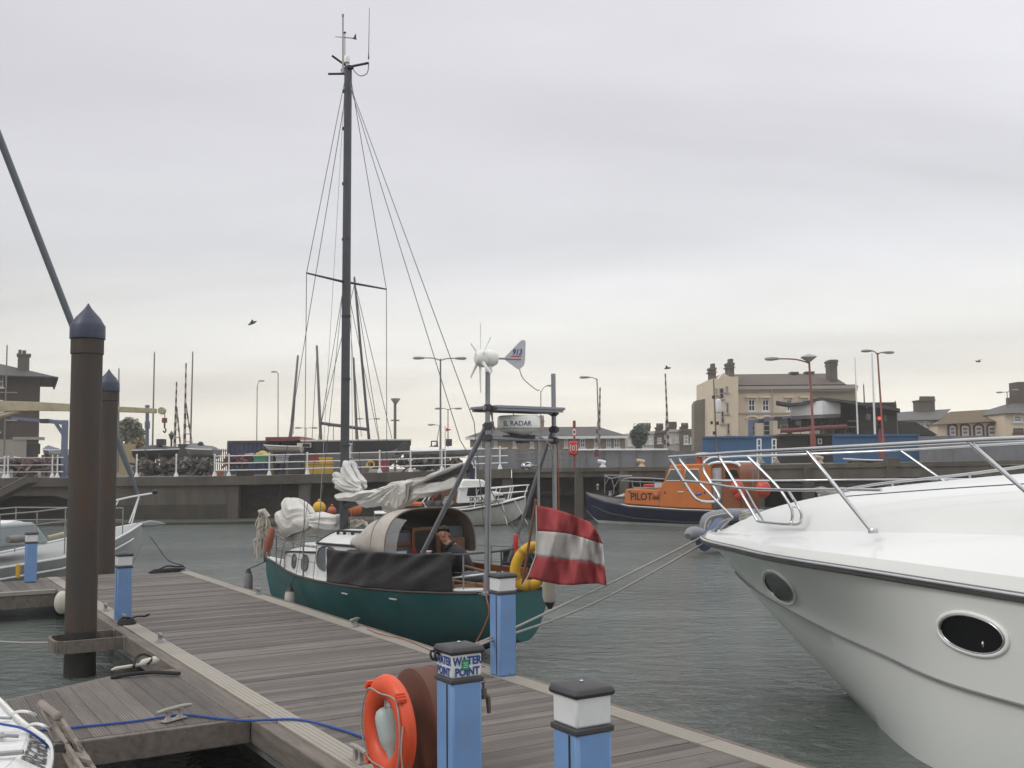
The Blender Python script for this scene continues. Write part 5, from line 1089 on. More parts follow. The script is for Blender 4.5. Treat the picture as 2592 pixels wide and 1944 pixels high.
for s in (1,-1):
    t_=[Vector((4.4,s*.85,1.55)),Vector((5.4,s*.66,1.63)),Vector((6.3,s*.25,1.70)),Vector((6.75,s*.05,1.72))]; b.tube(t_,.022,6); b.tube([p+Vector((-.1,0,-.28)) for p in t_[:3]]+[Vector((6.68,s*.04,1.45))],.018,6)
    for x,y,z in ((4.4,.85,1.55),(5.4,.66,1.63),(6.0,.36,1.67),(6.7,.05,1.71)): b.tube([Vector((x,s*y,z)),Vector((x-.18,s*max(.03,y-.03),interp(FT_,min(6.55,x-.18))[1]))],.02,6)
put(b,'bow_rail',m_pw,fb)
b=MB(); b.tube([F_(1204,1213,0),F_(1203,1165,0)],.03,6); b.tube([F_(1203,1190,0),F_(1199,1200,-.2)],.02,6); put(b,'short_mast',m_pw,fb)
b=MB(); q=F_(1195,1200,-.3); b.box(q-Vector((.12,.05,.3)),q+Vector((.12,.05,.25))); put(b,'furled_ensign',mat('navy_cloth',(.02,.025,.06),.9,0,.3,6),fb,wob=.03)
b=MB(); q=[F_(*p,-.1) for p in ((1117,1276),(1118,1244),(1162,1242),(1164,1276))]; b.prism(q,(0,.08,0)); put(b,'aft_screen',mat('rusty_plywood',(.16,.06,.025),.7,0,.3,3),fb)
q=FB.w(*F_(1098,1248,0)); b=MB(); b.ball(q,(.22,.22,.2),14,10); b.tube([q-Vector((0,0,.2)),q-Vector((.1,0,.45))],.03,6); solo(b,'marker_buoy','bright red ball buoy on the fishing boat stern','buoy',m_ored)
b=MB()
for k in range(5): 
    q=FB.w(*F_(1082+k*9,1274,-.3+.15*(k%3))); b.ball(q,(.16,.13,.12),10,8)
solo(b,'net_heap','heap of dark grey nets in the fishing boat stern','nets',mat('dark_nets',(.07,.068,.065),.95,0,.4,8,bump=.6,bscale=60),wob=.06)
b=MB(); q=FB.w(*F_(1134,1268,-.5)); b.lathe([(.24,-.15),(.25,-.05),(.2,0),(.21,.06),(.15,.12),(.16,.18),(.05,.2)],q,14); solo(b,'rope_basket','grey stacked rope basket beside the fishing boat wheelhouse','basket',m_fendg)
b=MB(); p,q=FB.w(*F_(1020,1277,-.9)),FB.w(*F_(1068,1276,-.9)); b.tube([p,p.lerp(q,.5)+Vector((0,0,.03)),q],.085,8); solo(b,'orange_tube','orange rubber tube along the fishing boat aft gunwale','fender tube',mat('orange_rubber',(.55,.13,.04),.6,0,.15,4))
b=MB()
for (u_,v_) in (((1066,1274),(1085,1250)),((1076,1284),(1089,1254)),((1070,1270),(1080,1284))): b.tube([FB.w(*F_(*u_,-.3)),FB.w(*F_(*v_,-.3))],.025,6)
solo(b,'pot_hauler','white crossed poles of a pot hauler on the fishing boat stern','pot hauler',m_pw)
rope([FB.w(*F_(1270,1268,-.8)),Q(1284,1329,44)],.012,'thin line from the fishing boat running down to the water',m_ropew)
rope([FB.w(*F_(1300,1262,-.5)),Q(1336,1327,44)],.012,'second thin bow line of the fishing boat slanting into the water',m_ropew)
# float with round buoys, at the foot of the quay wall
wf=thing('work_float','low brown work float at the foot of the quay wall','work float',Pz(860,1312,.0)*1.0,0)
p,q=Q(690,1312,46.5),Q(1010,1312,46.5)
b=MB(); b.box((p.x,46,-.3),(q.x,48.2,.28)); put(b,'float_hull',mat('brown_float',(.09,.06,.045),.8,0,.3,1.5),wf,world=True,bevel=.05)
b=MB(); b.box((p.x,45.93,.12),(q.x,45.99,.24)); put(b,'rubbing_timber',m_timber,wf,world=True)
for (px,py,r,l,m) in ((808,1286,.30,'yellow ball buoy on the work float under the quay',m_yel),(899,1288,.31,'large orange ball buoy on the work float next to the mast',mat('orange_buoy',(.52,.13,.04),.55,0,.1,3)),(840,1293,.2,'smaller orange ball buoy between the yellow one and the mast',mat('dull_orange_buoy',(.40,.10,.045),.6,0,.1,3))):
    q=Q(px,py,46.6); b=MB(); b.ball(q,r,16,12); b.lathe([(.06,r*.95),(.07,r+.05),(.04,r+.1)],q,10); solo(b,'ball_buoy',l,'buoy',m,'ball buoys on the work float')
# ================================================================ grey inflatable behind the yacht bow
IY=30.0
idg=thing('inflatable_dinghy','grey inflatable dinghy with blue chafe strips floating behind the white bow','dinghy',Q(1800,1370,IY),0)
zi=lambda px,py,d=0: Q(px,py,IY+d)
b=MB(); t1=smooth_path([zi(1742,1358),zi(1752,1350,.2),zi(1790,1362,.6),zi(1850,1378,1.0),zi(1920,1385,1.2)],4); b.tube(t1,[.10+.12*min(1,i/5) for i in range(len(t1))],12); t2=smooth_path([zi(1785,1345,1.9),zi(1790,1318,1.9),zi(1812,1308,2.0),zi(1850,1303,2.2),zi(1930,1305,2.4)],4); b.tube(t2,.20,12); put(b,'buoyancy_tube',mat('grey_hypalon',(.22,.23,.255),.65,0,.12,3),idg,world=True)
b=MB(); b.tube(smooth_path([zi(1776,1378,.1),zi(1795,1362,.3),zi(1812,1345,.7),zi(1822,1330,1.3)],3),.235,12); put(b,'blue_strip',mat('dinghy_blue',(.05,.08,.17),.6,0,.15,3),idg,world=True)
b=MB(); b.tube(smooth_path([zi(1783,1345,1.5),zi(1788,1318,1.6),zi(1805,1306,1.7),zi(1840,1300,1.9)],4),.022,6); b.tube([zi(1790,1335,1.5),zi(1800,1318,1.5)],.018,6); put(b,'grab_line',m_ropew,idg,world=True)
# ================================================================ white sailing boat beyond the dock end
WB=Fr(-9.0-.42*6.4,25.5-.907*6.4,-24.85)
wb=thing('sailing_boat','white sailing boat with blue grey cabin lying beyond the piles','sailing boat',WB.w(0,0,0),WB.rz)
WT=[(0,.8,.62,-.1,.4),(1.5,1.05,.62,-.3,.42),(3,1.1,.70,-.4,.46),(4.4,.88,.88,-.4,.58),(5.5,.45,1.08,-.1,.8),(6.1,.16,1.19,.3,.95),(6.4,.015,1.24,.75,1)]
m_wh2=mat('chalky_white_hull',(.34,.35,.345),.5,0,.08,2,dirt=(.3,.3,.28),dirtamt=.5,dstretch=(2,2,.6))
mkhull(WT,6.4,wb,[m_wh2,m_boot],.06,deck=m_wh2)
b=MB()
for s in (1,-1): b.tube([gl(WT,x/4,s,0,.02) for x in range(0,26)],.025,6); b.tube([gl(WT,x/4,s,-.01,-.2) for x in range(0,24)],.02,6)
put(b,'gunwale_strake',m_pw,wb)
def W2(px,py,y): return WB.aty(px,py,y)
yc=-.62
q=[W2(*p,yc) for p in ((-120,1400),(-120,1328),(0,1327),(84,1322),(94,1328),(123,1368),(123,1376))]
b=MB(); b.prism([Vector((p.x,yc,p.z)) for p in q],(0,-2*yc,0)); cb_=put(b,'cabin',mat('pale_blue_white',(.36,.41,.43),.45,0,.06,2,dirt=(.3,.32,.32),dirtamt=.3),wb,bevel=.05)
q=[W2(*p,-.35) for p in ((0,1328),(8,1324),(30,1320),(40,1317),(58,1320),(62,1324),(84,1323),(84,1328))]
b=MB(); b.prism([Vector((p.x,-.35,p.z)) for p in q],(0,.7,0)); put(b,'sliding_hatch',m_white,cb_,bevel=.02)
b=MB()
for s in (-1,1):
    tp=[W2(-40,1308,-1.0),W2(0,1303,-.98),W2(94,1295,-.92),W2(166,1286,-.75)]; tp=[Vector((p.x,s*abs(p.y),p.z)) for p in tp]; tp.append(Vector((5.3,s*.45,1.66))); b.tube(tp,.014,6); b.tube([p-Vector((0,0,.27)) for p in tp],.010,6)
    for p in tp[1:]: b.tube([p,Vector((p.x,p.y,interp(WT,max(0,min(6.3,p.x)))[1]))],.014,6)
put(b,'guard_rail',m_galv,wb)
b=MB(); f_=W2(384,1249,0); r_=W2(291,1267,-.2)
b.tube(smooth_path([r_,W2(330,1258,-.1),f_],3),.022,6); b.tube([r_.lerp(f_,.1),r_+Vector((-.05,.05,-.28))],.016,6); b.tube([W2(352,1256,-.1),W2(327,1324,-.1)],.018,6); b.tube([W2(352,1258,.1),W2(333,1326,.1)],.018,6); put(b,'pulpit',m_pw,wb)
b=MB(); b.ball(W2(392,1245,0),(.09,.06,.06)); put(b,'bow_light',m_dark,wb)
b=MB(); q=[W2(*p,-.09) for p in ((352,1330),(362,1322),(385,1317),(405,1320),(424,1326),(400,1331),(372,1334))]; b.prism(q,(0,.10,0)); put(b,'anchor_roller',m_galv,wb,bevel=.03)
b=MB(); b.tube([W2(20,1366,-1.02),W2(40,1364,-1.0),W2(68,1362,-.98)],[.07,.085,.07],10); put(b,'rolled_cover',m_fendg,wb)
b=MB(); b.tube([W2(120,1362,-.5),W2(160,1352,-.45)],.05,8); put(b,'spinnaker_pole',mat('pale_yellow_pole',(.42,.38,.24),.6),wb)
e0=W2(352,1256,0); e1_=W2(0,352,0); b=MB(); dv_=(e1_-e0); b.tube([e0-dv_*.012,e0+dv_*.06,e0+dv_*.12,e1_,e0+dv_*1.35],[.012,.05,.075,.075,.05],10); put(b,'furled_headsail',mat('grey_blue_sail_cover',(.15,.165,.19),.7,0,.1,3),wb)
b=MB(); mt=e0+dv_*1.35; b.tube([Vector((mt.x,0,.8)),Vector((mt.x-.0,0,mt.z))],.06,10); put(b,'mast',m_mast,wb)
# ================================================================ lettered white boat at the lower left
rg_=thing('moored_boat','white boat stern with dark lettering along its curved edge at the lower left','boat',Pz(0,1900,0.7)*1.0,0)
zo=lambda px,py: Pz(px,py,.70); zi2=lambda px,py: Pz(px,py,.83)
outer=smooth_path([zo(*p) for p in ((-40,1741),(0,1776),(40,1816),(80,1849),(110,1870),(125,1890),(129,1915),(126,1945),(112,1990),(80,2050),(20,2100),(-60,2130))],4)
inner=smooth_path([zi2(*p) for p in ((-60,1741),(-12,1779),(22,1815),(50,1842),(63,1855),(66,1866),(60,1886),(46,1910),(20,1938),(-20,1975),(-60,2010),(-110,2040))],4)
n=min(len(outer),len(inner)); outer,inner=outer[:n],inner[:n]
b=MB(); b.sheet([[p+Vector((.0,0,-.78)) for p in outer],[p+Vector((0,0,-.25)) for p in outer],[p+Vector((0,0,-.03)) for p in outer],outer,[o_.lerp(i_,.06)+Vector((0,0,.012)) for o_,i_ in zip(outer,inner)],[o_.lerp(i_,.94)+Vector((0,0,.004)) for o_,i_ in zip(outer,inner)],inner]); put(b,'hull',m_white,rg_,world=True,smooth=50)
cen=sum(inner,Vector())/n; far=[p+Vector((-2.2,-.9,0)) for p in (inner[0],inner[-1])]
b=MB(); b.add([p+Vector((0,0,.002)) for p in inner]+[far[1],far[0]],[tuple(range(n+2))]); put(b,'deck',m_wpaint,rg_,world=True)
b=MB(); b.tube([p+Vector((0,0,.01)) for p in outer],.018,8); put(b,'rim',m_white,rg_,world=True)
mid=[o_.lerp(i_,.5)+Vector((0,0,.012)) for o_,i_ in zip(outer,inner)]
cum=[0]
for p,q in zip(mid,mid[1:]): cum.append(cum[-1]+(q-p).length)
k0=min(range(n),key=lambda k:(mid[k]-Pz(96,1899,.77)).length)
def regmap(u,v):
    s=cum[k0]-u; s=max(0,min(cum[-1]-1e-4,s)); i=max(k for k in range(n) if cum[k]<=s); i=min(i,n-2); f=(s-cum[i])/(cum[i+1]-cum[i])
    o_=outer[i].lerp(outer[i+1],f); c_=inner[i].lerp(inner[i+1],f); t=.14+v/.29; p=o_.lerp(c_,t); return p+Vector((0,0,.016))
b=MB(); b.text('REGENT',.29,regmap,.005,.66); put(b,'lettering',m_inkg,rg_,world=True,recalc=False)
b=MB(); q=Pz(-8,1866,.86); b.tube([q,q+Vector((.07,-.0,.01)),q+Vector((.13,.02,0))],.012,6); q=Pz(8,1908,.86); b.tube([q+Vector((-.1,-.03,0)),q+Vector((.12,0,.01))],.015,6); b.ball(Pz(3,1862,.86),(.03,.02,.02)); b.tube([Pz(0,1817,.86),Pz(28,1818,.86)],.010,6); put(b,'deck_fitting',m_galv,rg_,world=True)
b=MB()
for pts in (((32,1806,.80),(48,1801,.88),(66,1801,.92),(82,1806,.9),(90,1810,.84)),((66,1841,.78),(80,1834,.88),(98,1833,.93),(116,1840,.92),(126,1848,.86))): b.tube(smooth_path([Pz(x,y,z) for x,y,z in pts],8),.010,10)
put(b,'stern_rail',m_pw,rg_,world=True)
ld=thing('boarding_ladder','weathered boarding ladder with wooden treads jutting from the lettered stern','ladder',Pz(150,1850,.6),0)
m_lad=mat('weathered_ladder',(.22,.19,.165),.7,0,.25,6,dirt=(.10,.08,.06),dirtamt=.6,dscale=8)
def lp(px,py,t): return Pz(px,py,lerp(.98,.70,t))
la=[lp(103,1788,0),lp(165,1868,.35),lp(240,1990,1)]; lb_=[lp(160,1818,.05),lp(200,1880,.4),lp(262,1975,.9)]
b=MB()
A0,A1=lp(106,1783,0),lp(200,1975,1); B0,B1=lp(155,1815,.04),lp(262,1980,1)
for p,q in ((A0,A1),(B0,B1),(lp(118,1806,.1),lp(215,1975,1)),(lp(140,1835,.2),lp(238,1990,1))): 
    d=(q-p).normalized(); s_=d.cross(Vector((0,0,1))).normalized()*.012; b.prism([p-s_,p+s_,q+s_,q-s_],(0,0,-.025))
put(b,'side_rail',m_lad,ld,world=True)
b=MB(); b.tube([lp(106,1782,0),lp(146,1813,.02)],.026,10); b.ball(lp(106,1782,0),.03); b.ball(lp(146,1813,.02),.031); put(b,'end_roller',m_lad,ld,world=True)
for t in (.3,.5,.7,.9):
    p=A0.lerp(A1,t); q=B0.lerp(B1,t); d=(A1-A0).normalized()*.035
    b=MB(); b.prism([p-d,p+d,q+d,q-d],(0,0,.022)); put(b,'tread',mat('dark_tread',(.12,.09,.07),.8,0,.3,5) if t in(.5,) else m_lad,ld,world=True)
b=MB(); q=lp(163,1890,.55); b.box(q-Vector((.05,.03,.03)),q+Vector((.05,.03,.03))); put(b,'rubber_foot',m_dark,ld,world=True,bevel=.01)
# ================================================================ quay, pier, things ashore
ED=[(-250,60,2.17),(-30,51.5,2.17),(-13.5,51,2.17),(-5,50.5,2.30),(0,50.2,2.42),(8,47.2,2.47),(20.6,42.2,2.60),(60,27,2.75)]
def edge_at(x):
    r=interp([(a,b_,c) for a,b_,c in ED],x); return r[0],r[1]
def edge_px(px):
    x=0.
    for _ in range(12): y,z=edge_at(x); x=(px-1296)/FPX*y*1.003
    y,z=edge_at(x); return Vector((x,y,z))
def gz(x): return edge_at(max(-249,min(59,x)))[1]
b=MB(); fr=[Vector(e) for e in ED]; b.sheet([fr,[p+Vector((0,4,0)) for p in fr],[p+Vector((0,60,0)) for p in fr],[Vector((p.x,260,p.z)) for p in fr]]); b.v=[p+Vector((0,.25,0)) if i<len(fr) else p for i,p in enumerate(b.v)]
struct(b,'quay_ground',m_asph)
def band(b,px0,px1,dz0,dz1,y0,y1,n=1,top=None):
    for i in range(n):
        p,q=edge_px(lerp(px0,px1,i/n)),edge_px(lerp(px0,px1,(i+1)/n)); z0a=p.z+dz0 if dz0>-5 else -3; z0b=q.z+dz0 if dz0>-5 else -3
        z1a,z1b=p.z+dz1,q.z+dz1; b.tint=random.random()
        b.loft([[Vector((p.x,p.y+y0,z0a)),Vector((p.x,p.y+y1,z0a)),Vector((p.x,p.y+y1,z1a)),Vector((p.x,p.y+y0,z1a))],[Vector((q.x,q.y+y0,z0b)),Vector((q.x,q.y+y1,z0b)),Vector((q.x,q.y+y1,z1b)),Vector((q.x,q.y+y0,z1b))]])
m_tide=mat('weedy_tide_stain',(.05,.047,.036),.8,0,.4,1.2,dirt=(.022,.024,.016),dirtamt=.7,dscale=1.5,bump=.4,bscale=12)
qw=thing('quay_wall','stained concrete quay wall with dark openings below the white railings','quay wall',(-13,51,0))
b=MB(); band(b,-900,1292,-.42,.012,-.15,.6,14); put(b,'coping',m_concrete,qw,world=True)
b=MB(); band(b,245,578,-9,-.425,-.02,.7,3); band(b,-900,-60,-9,-.425,-.02,.7,4)
pl,pr_=edge_px(-60),edge_px(245); y=pl.y; zt_=1.745
arch=[Vector((pl.x,y,-3)),Vector((pl.x,y,zt_)),Vector((pr_.x,y,zt_)),Vector((pr_.x,y,-3)),Vector((pr_.x-.6,y,-3)),Vector((pr_.x-.6,y,.7)),Vector((pr_.x-1.2,y,1.05)),Vector((pr_.x-2.0,y,1.3)),Vector((pl.x+1.6,y,1.3)),Vector((pl.x+.7,y,.9)),Vector((pl.x+.5,y,.3)),Vector((pl.x+.5,y,-3))]
b.prism(arch,(0,.7,0)); put(b,'wall_face',m_concrete,qw,world=True)
b=MB(); band(b,-900,1292,-9,-.425,1.7,2.1,6); put(b,'recess_wall',m_concd,qw,world=True)
b=MB(); band(b,-900,1292,-9,-2.05,-3.0,-.03,9); put(b,'waterline_ledge',m_tide,qw,world=True)
b=MB(); band(b,246,577,-9,-1.35,-.045,-.021,3); band(b,-900,-62,-9,-1.35,-.045,-.021,4); put(b,'tide_stain',m_tide,qw,world=True)
for px,w in ((590,.32),(772,.28),(1005,.28),(1130,.24),(1282,.26)):
    p=edge_px(px); b=MB(); b.box((p.x-w,p.y+.0,-3),(p.x+w,p.y+.5,p.z-.43)); put(b,'column',m_concrete,qw,world=True,bevel=.02)
pr2=thing('pier','concrete pier on square columns behind the pilot boat','pier',edge_px(1700)*1.0)
b=MB(); band(b,1294,2900,-.16,.012,-.12,.7,9); put(b,'deck_slab',m_concrete,pr2,world=True)
b=MB(); band(b,1294,1590,-.42,-.165,.02,.55,3); band(b,1590,1900,-.55,-.165,.02,.5,3); band(b,1900,2900,-.62,-.165,-.05,.5,5); put(b,'front_beam',m_concrete,pr2,world=True)
b=MB(); band(b,1900,2900,-.98,-.80,.2,.5,4); band(b,1294,1900,-1.3,-1.1,1.6,2.0,3); put(b,'lower_beam',m_concd,pr2,world=True)
b=MB(); band(b,1294,2900,-9,-.2,2.6,3.0,6); put(b,'recess_wall',m_concd,pr2,world=True)
for px,w in ((1462,.2),(1576,.2),(1690,.2),(1800,.2),(1915,.2),(2040,.22),(2252,.26),(2511,.22),(2720,.24)):
    p=edge_px(px); top=p.z-.17 if px!=2252 else p.z+.22; b=MB(); b.box((p.x-w,p.y-.1,-3),(p.x+w,p.y+.4,top)); put(b,'column',m_concrete,pr2,world=True,bevel=.02)
# ---------------------------------------------------------------- helpers in depth
def B(b,px0,py0,px1,py1,Y,dep=1.0,z0=None):
    p,q=Q(px0,py1,Y),Q(px1,py0,Y); b.box((p.x,Y,p.z if z0 is None else z0),(q.x,Y+dep,q.z)); return b
def win_px(root,px0,py0,px1,py1,Y,m=m_glassd,fr=m_pw,bars=(1,1),sill=True,ft=.07,name='window'):
    p,q=Q(px0,py1,Y),Q(px1,py0,Y); b=MB(); x0,x1,z0,z1=p.x,q.x,p.z,q.z
    for a,c in (((x0,z0),(x0+ft,z1)),((x1-ft,z0),(x1,z1)),((x0+ft,z1-ft),(x1-ft,z1)),((x0+ft,z0),(x1-ft,z0+ft))): b.box((a[0],Y-.05,a[1]),(c[0],Y+.05,c[1]))
    for k in range(1,bars[0]+1): xx=lerp(x0,x1,k/(bars[0]+1)); b.box((xx-ft*.35,Y-.04,z0+ft),(xx+ft*.35,Y+.02,z1-ft))
    for k in range(1,bars[1]+1): zz_=lerp(z0,z1,k/(bars[1]+1)); b.box((x0+ft,Y-.046,zz_-ft*.4),(x1-ft,Y+.02,zz_+ft*.4))
    if sill: b.box((x0-.1,Y-.14,z0-.12),(x1+.1,Y-.003,z0-.003))
    f=put(b,name,fr,root,world=True); b=MB(); b.box((x0+ft*.5,Y-.022,z0+ft*.5),(x1-ft*.5,Y-.012,z1-ft*.5)); put(b,'pane',m,f,world=True); return f
def boxthing(name,lab,cat,px0,py0,px1,py1,Y,dep,m,group=None,bev=.03,extra=None,z0=None):
    b=MB(); B(b,px0,py0,px1,py1,Y,dep,z0)
    return solo(b,name,lab,cat,m,group,bevel=bev)
# ---------------------------------------------------------------- white railings
def railing(posts,px1,lab,rails=(.30,.64,1.0),ext0=None):
    p0=edge_px(posts[0]); t=thing('railing',lab,'railing',p0+Vector((0,.2,0)),0,'white railings along the quay edge')
    for px in posts:
        p=edge_px(px)+Vector((0,.2,.012)); b=MB(); b.tube([p,p+Vector((0,0,1.03))],.038,8); b.ball(p+Vector((0,0,1.05)),.05,8,6); b.lathe([(.12,0),(.11,.05),(.05,.22)],p,8); put(b,'post',m_pw,t,world=True)
    a=ext0 if ext0 is not None else posts[0]
    for h in rails:
        b=MB(); b.tube([edge_px(lerp(a,px1,k/10))+Vector((0,.2,h)) for k in range(11)],.026,6); put(b,'rail',m_pw,t,world=True)
railing([21,133],160,'white railing at the far left quay edge left of the piles',ext0=-160); railing([146,12],150,'short white railing doubled behind the far left one',ext0=10)
railing([543,579,681,777,880,960,1038,1117,1194,1264],1284,'long white railing on the quay edge behind the yacht mast')
for px,l in ((346,'single white railing post just right of the piles'),(446,'single white railing post below the raised barrier booms')):
    p=edge_px(px)+Vector((0,.2,.012)); b=MB(); b.tube([p,p+Vector((0,0,1.05))],.04,8); b.lathe([(.12,0),(.11,.05),(.05,.22)],p,8); b.ball(p+Vector((0,0,1.07)),.05,8,6); solo(b,'railing_post',l,'post',m_pw)
# ---------------------------------------------------------------- street lamps and poles
m_lampg=mat('lamp_post_grey',(.17,.165,.16),.6,.2,.1,3); m_lampr=mat('red_brown_post',(.23,.065,.048),.55,0,.15,3)
m_lhead=mat('lamp_head_grey',(.33,.33,.31),.45,0,.1,4)
def lamp(base,top,heads,Y,lab,m=m_lampg,r=.07,hs=.34,grp='street lamps around the harbour',thick=None):
    r*=.62; b0=Q(*base,Y); t0=Q(*top,Y); z0=min(b0.z,gz(b0.x)); t=thing('street_lamp',lab,'street lamp',(b0.x,b0.y,z0),0,grp)
    b=MB(); b.tube([(b0.x,Y,z0),(b0.x,Y,z0+1.2),(b0.x,Y,z0+1.25),(t0.x,Y,t0.z)],[r*1.6,r*1.6,r*1.1,r*.8],10)
    if thick: q=Q(*thick,Y); b.tube([(b0.x,Y,z0),(q.x,Y,q.z),(q.x,Y,q.z+.3)],[r*2.2,r*2.1,r],10)
    put(b,'post',m,t,world=True)
    for h in heads:
        q=Q(*h,Y); b=MB(); b.tube(smooth_path([(t0.x,Y,t0.z-.1),(lerp(t0.x,q.x,.4),Y,lerp(t0.z,q.z,.7)),(q.x,Y,q.z)],3),r*.55,6); put(b,'arm',m,t,world=True)
        s=1 if q.x>=t0.x else -1; b=MB(); b.loft([[Vector((q.x+s*hs*(x-.3)*2,Y+yy*w*hs,q.z+zz_*w*hs)) for yy,zz_ in ((-.5,0),(-.35,.3),(.35,.3),(.5,0),(.3,-.34),(-.3,-.34))] for x,w in ((-.02,.25),(.12,.5),(.5,.75),(.85,.7),(1.0,.3))]); put(b,'lamp_head',m_lhead,t,world=True,smooth=60)
    return t
lamp((1115,1130),(1115,908),[(1066,906),(1160,907)],58,'tall grey street lamp with twin heads behind the stern gantry',r=.085,hs=.33)
lamp((1134,1128),(1134,1035),[(1114,1034),(1155,1034)],95,'shorter red twin street lamp near the small red flag',m_lampr,.08,.36)
lamp((1098,1118),(1113,1077),[(1096,1075)],110,'low single lamp arm at the left of the tall twin lamp',r=.07,hs=.4)
lamp((1369,1130),(1369,990),[(1390,976)],85,'grey street lamp with upswept arm right of the radar dome',r=.07,hs=.33)
lamp((1517,1140),(1511,958),[(1485,955)],68,'grey street lamp beside the striped barrier over the low stone building',r=.075,hs=.34)
lamp((650,1112),(651,978),[(659,964)],92,'slim lamp over the blue container leaning its head right',r=.07,hs=.26)
lamp((704,1104),(704,945),[(697,941)],88,'slim tall lamp over the red tarpaulin with head to the left',r=.07,hs=.26)
lamp((775,1108),(775,1083),[(758,1083),(792,1083)],125,'distant twin lamp low over the dark barge',r=.07,hs=.4)
lamp((931,1106),(931,1061),[(914,1060),(951,1060)],120,'distant twin lamp beside the leaning dark mast',r=.06,hs=.35)
lamp((844,1108),(844,1079),[(838,1078),(850,1079)],120,'distant short lamp between mast and boom',r=.08,hs=.3)
lamp((1237,1148),(1221,893),[(2200/2200*2196,888),(2245,892)],53,'x') if False else None
lamp((2237,1155),(2221,893),[(2200,888),(2243,892)],54,'red twin street lamp beside the traffic light on the right',m_lampr,.085,.30)
l_=lamp((2061,1155),(2048,914),[(1962,908)],50,'tall red lamp post with long left arm and floodlight on top',m_lampr,.10,.36,thick=(2057,1104))
b=MB(); q=Q(2047,904,50); b.loft([[q+Vector((sx*w,sy*w,z)) for sx,sy in ((-1,-.7),(1,-.7),(1,.7),(-1,.7))] for w,z in ((.06,-.24),(.34,.0),(.30,.05),(.03,.16))]); put(b,'floodlight',m_lhead,l_,world=True)
lamp((2552,1060),(2549,991),[(2534,993),(2566,987)],90,'grey twin lamp in front of the right hand terrace roof',r=.07,hs=.3)
b=MB(); q0,q1=Q(1000,1112,75),Q(1000,1022,75); t=thing('floodlight_mast','grey floodlight mast with dish shaped lamp above the barge bow','floodlight',(q0.x,75,gz(q0.x)))
b.tube([(q0.x,75,gz(q0.x)),q1],.10,8); b.tube([Q(990,1064,75),Q(1011,1064,75)],.05,6); put(b,'post',m_lampg,t,world=True)
b=MB(); b.lathe([(.08,-.15),(.34,.22),(.34,.28),(.1,.3)],q1+Vector((.03,0,.1)),12); put(b,'floodlight',m_lhead,t,world=True)
t=thing('lantern_post','small ornate lantern post left of the striped barriers','street lamp',(Q(434,1134,72).x,72,2.17)); q=Q(434,1112,72)
b=MB(); b.tube([(q.x,72,2.17),q],.07,8); put(b,'post',m_dgrey,t,world=True); b=MB(); b.lathe([(.10,0),(.2,.3),(.24,.32),(.05,.52),(.02,.6)],q,8); put(b,'lantern',mat('green_lantern',(.05,.09,.08),.5),t,world=True)
def mastpx(base,top,Y,lab,r=.06,spread=None,m=m_lampg,stays=()):
    b0,t0=Q(*base,Y),Q(*top,Y); t=thing('boat_mast',lab,'mast',(b0.x,b0.y,gz(b0.x)),0,'bare masts of laid up boats')
    b=MB(); b.tube([(b0.x,Y,min(b0.z,gz(b0.x)+.2)),b0,t0,t0+Vector((0,0,.12))],[r*1.1,r*1.1,r*.8,r*.2],8); put(b,'mast',m,t,world=True)
    if stays:
        b=MB()
        for s in stays: b.tube([t0.lerp(b0,.03),Q(*s,Y)],.02,4)
        put(b,'stay',m_wire,t,world=True)
mastpx((386,1135),(391,894),75,'thin bare mast just left of the crane hook'); mastpx((482,1130),(488,893),75,'thin bare mast leaning beside the taller barrier boom')
mastpx((300,1110),(301,935),75,'thin bare mast half hidden behind the second pile'); mastpx((13,1060),(18,876),78,'thin bare mast in front of the brick house')
mastpx((736,1104),(754,902),75,'double pole bare mast above the red tarpaulin',.10,stays=((742,1100),))
mastpx((812,1112),(802,877),72,'bare mast with long stay left of the yacht mast',.10,stays=((790,1110),))
mastpx((903,1106),(895,908),76,'bare mast just right of the yacht mast',.10,stays=((915,1105),))
mastpx((934,1112),(897,704),66,'tall dark leaning mast crossing the sky beside the yacht mast',.085,m=m_mast,stays=((992,1110),(812,1075),(960,1112)))
mastpx((2172,1110),(2164,907),70,'thin pale aerial mast at the right end of the cream building',.05,m=m_pw); mastpx((2215,1102),(2207,897),60,'white flagpole left of the red twin lamp',.06,m=m_pw)
mastpx((2188,1022),(2186,975),80,'short aerial standing on the dark control building roof',.05,m=m_dgrey); mastpx((2268,1040),(2266,1018),75,'stubby roof vent pole at the dark building corner',.08)
b=MB(); 
p,q=Q(812,1071,72.3),Q(931,1087,66.5); b.tube([p,q],.11,8); solo(b,'loose_boom','long grey boom slung between two laid up masts','boom',m_mast)
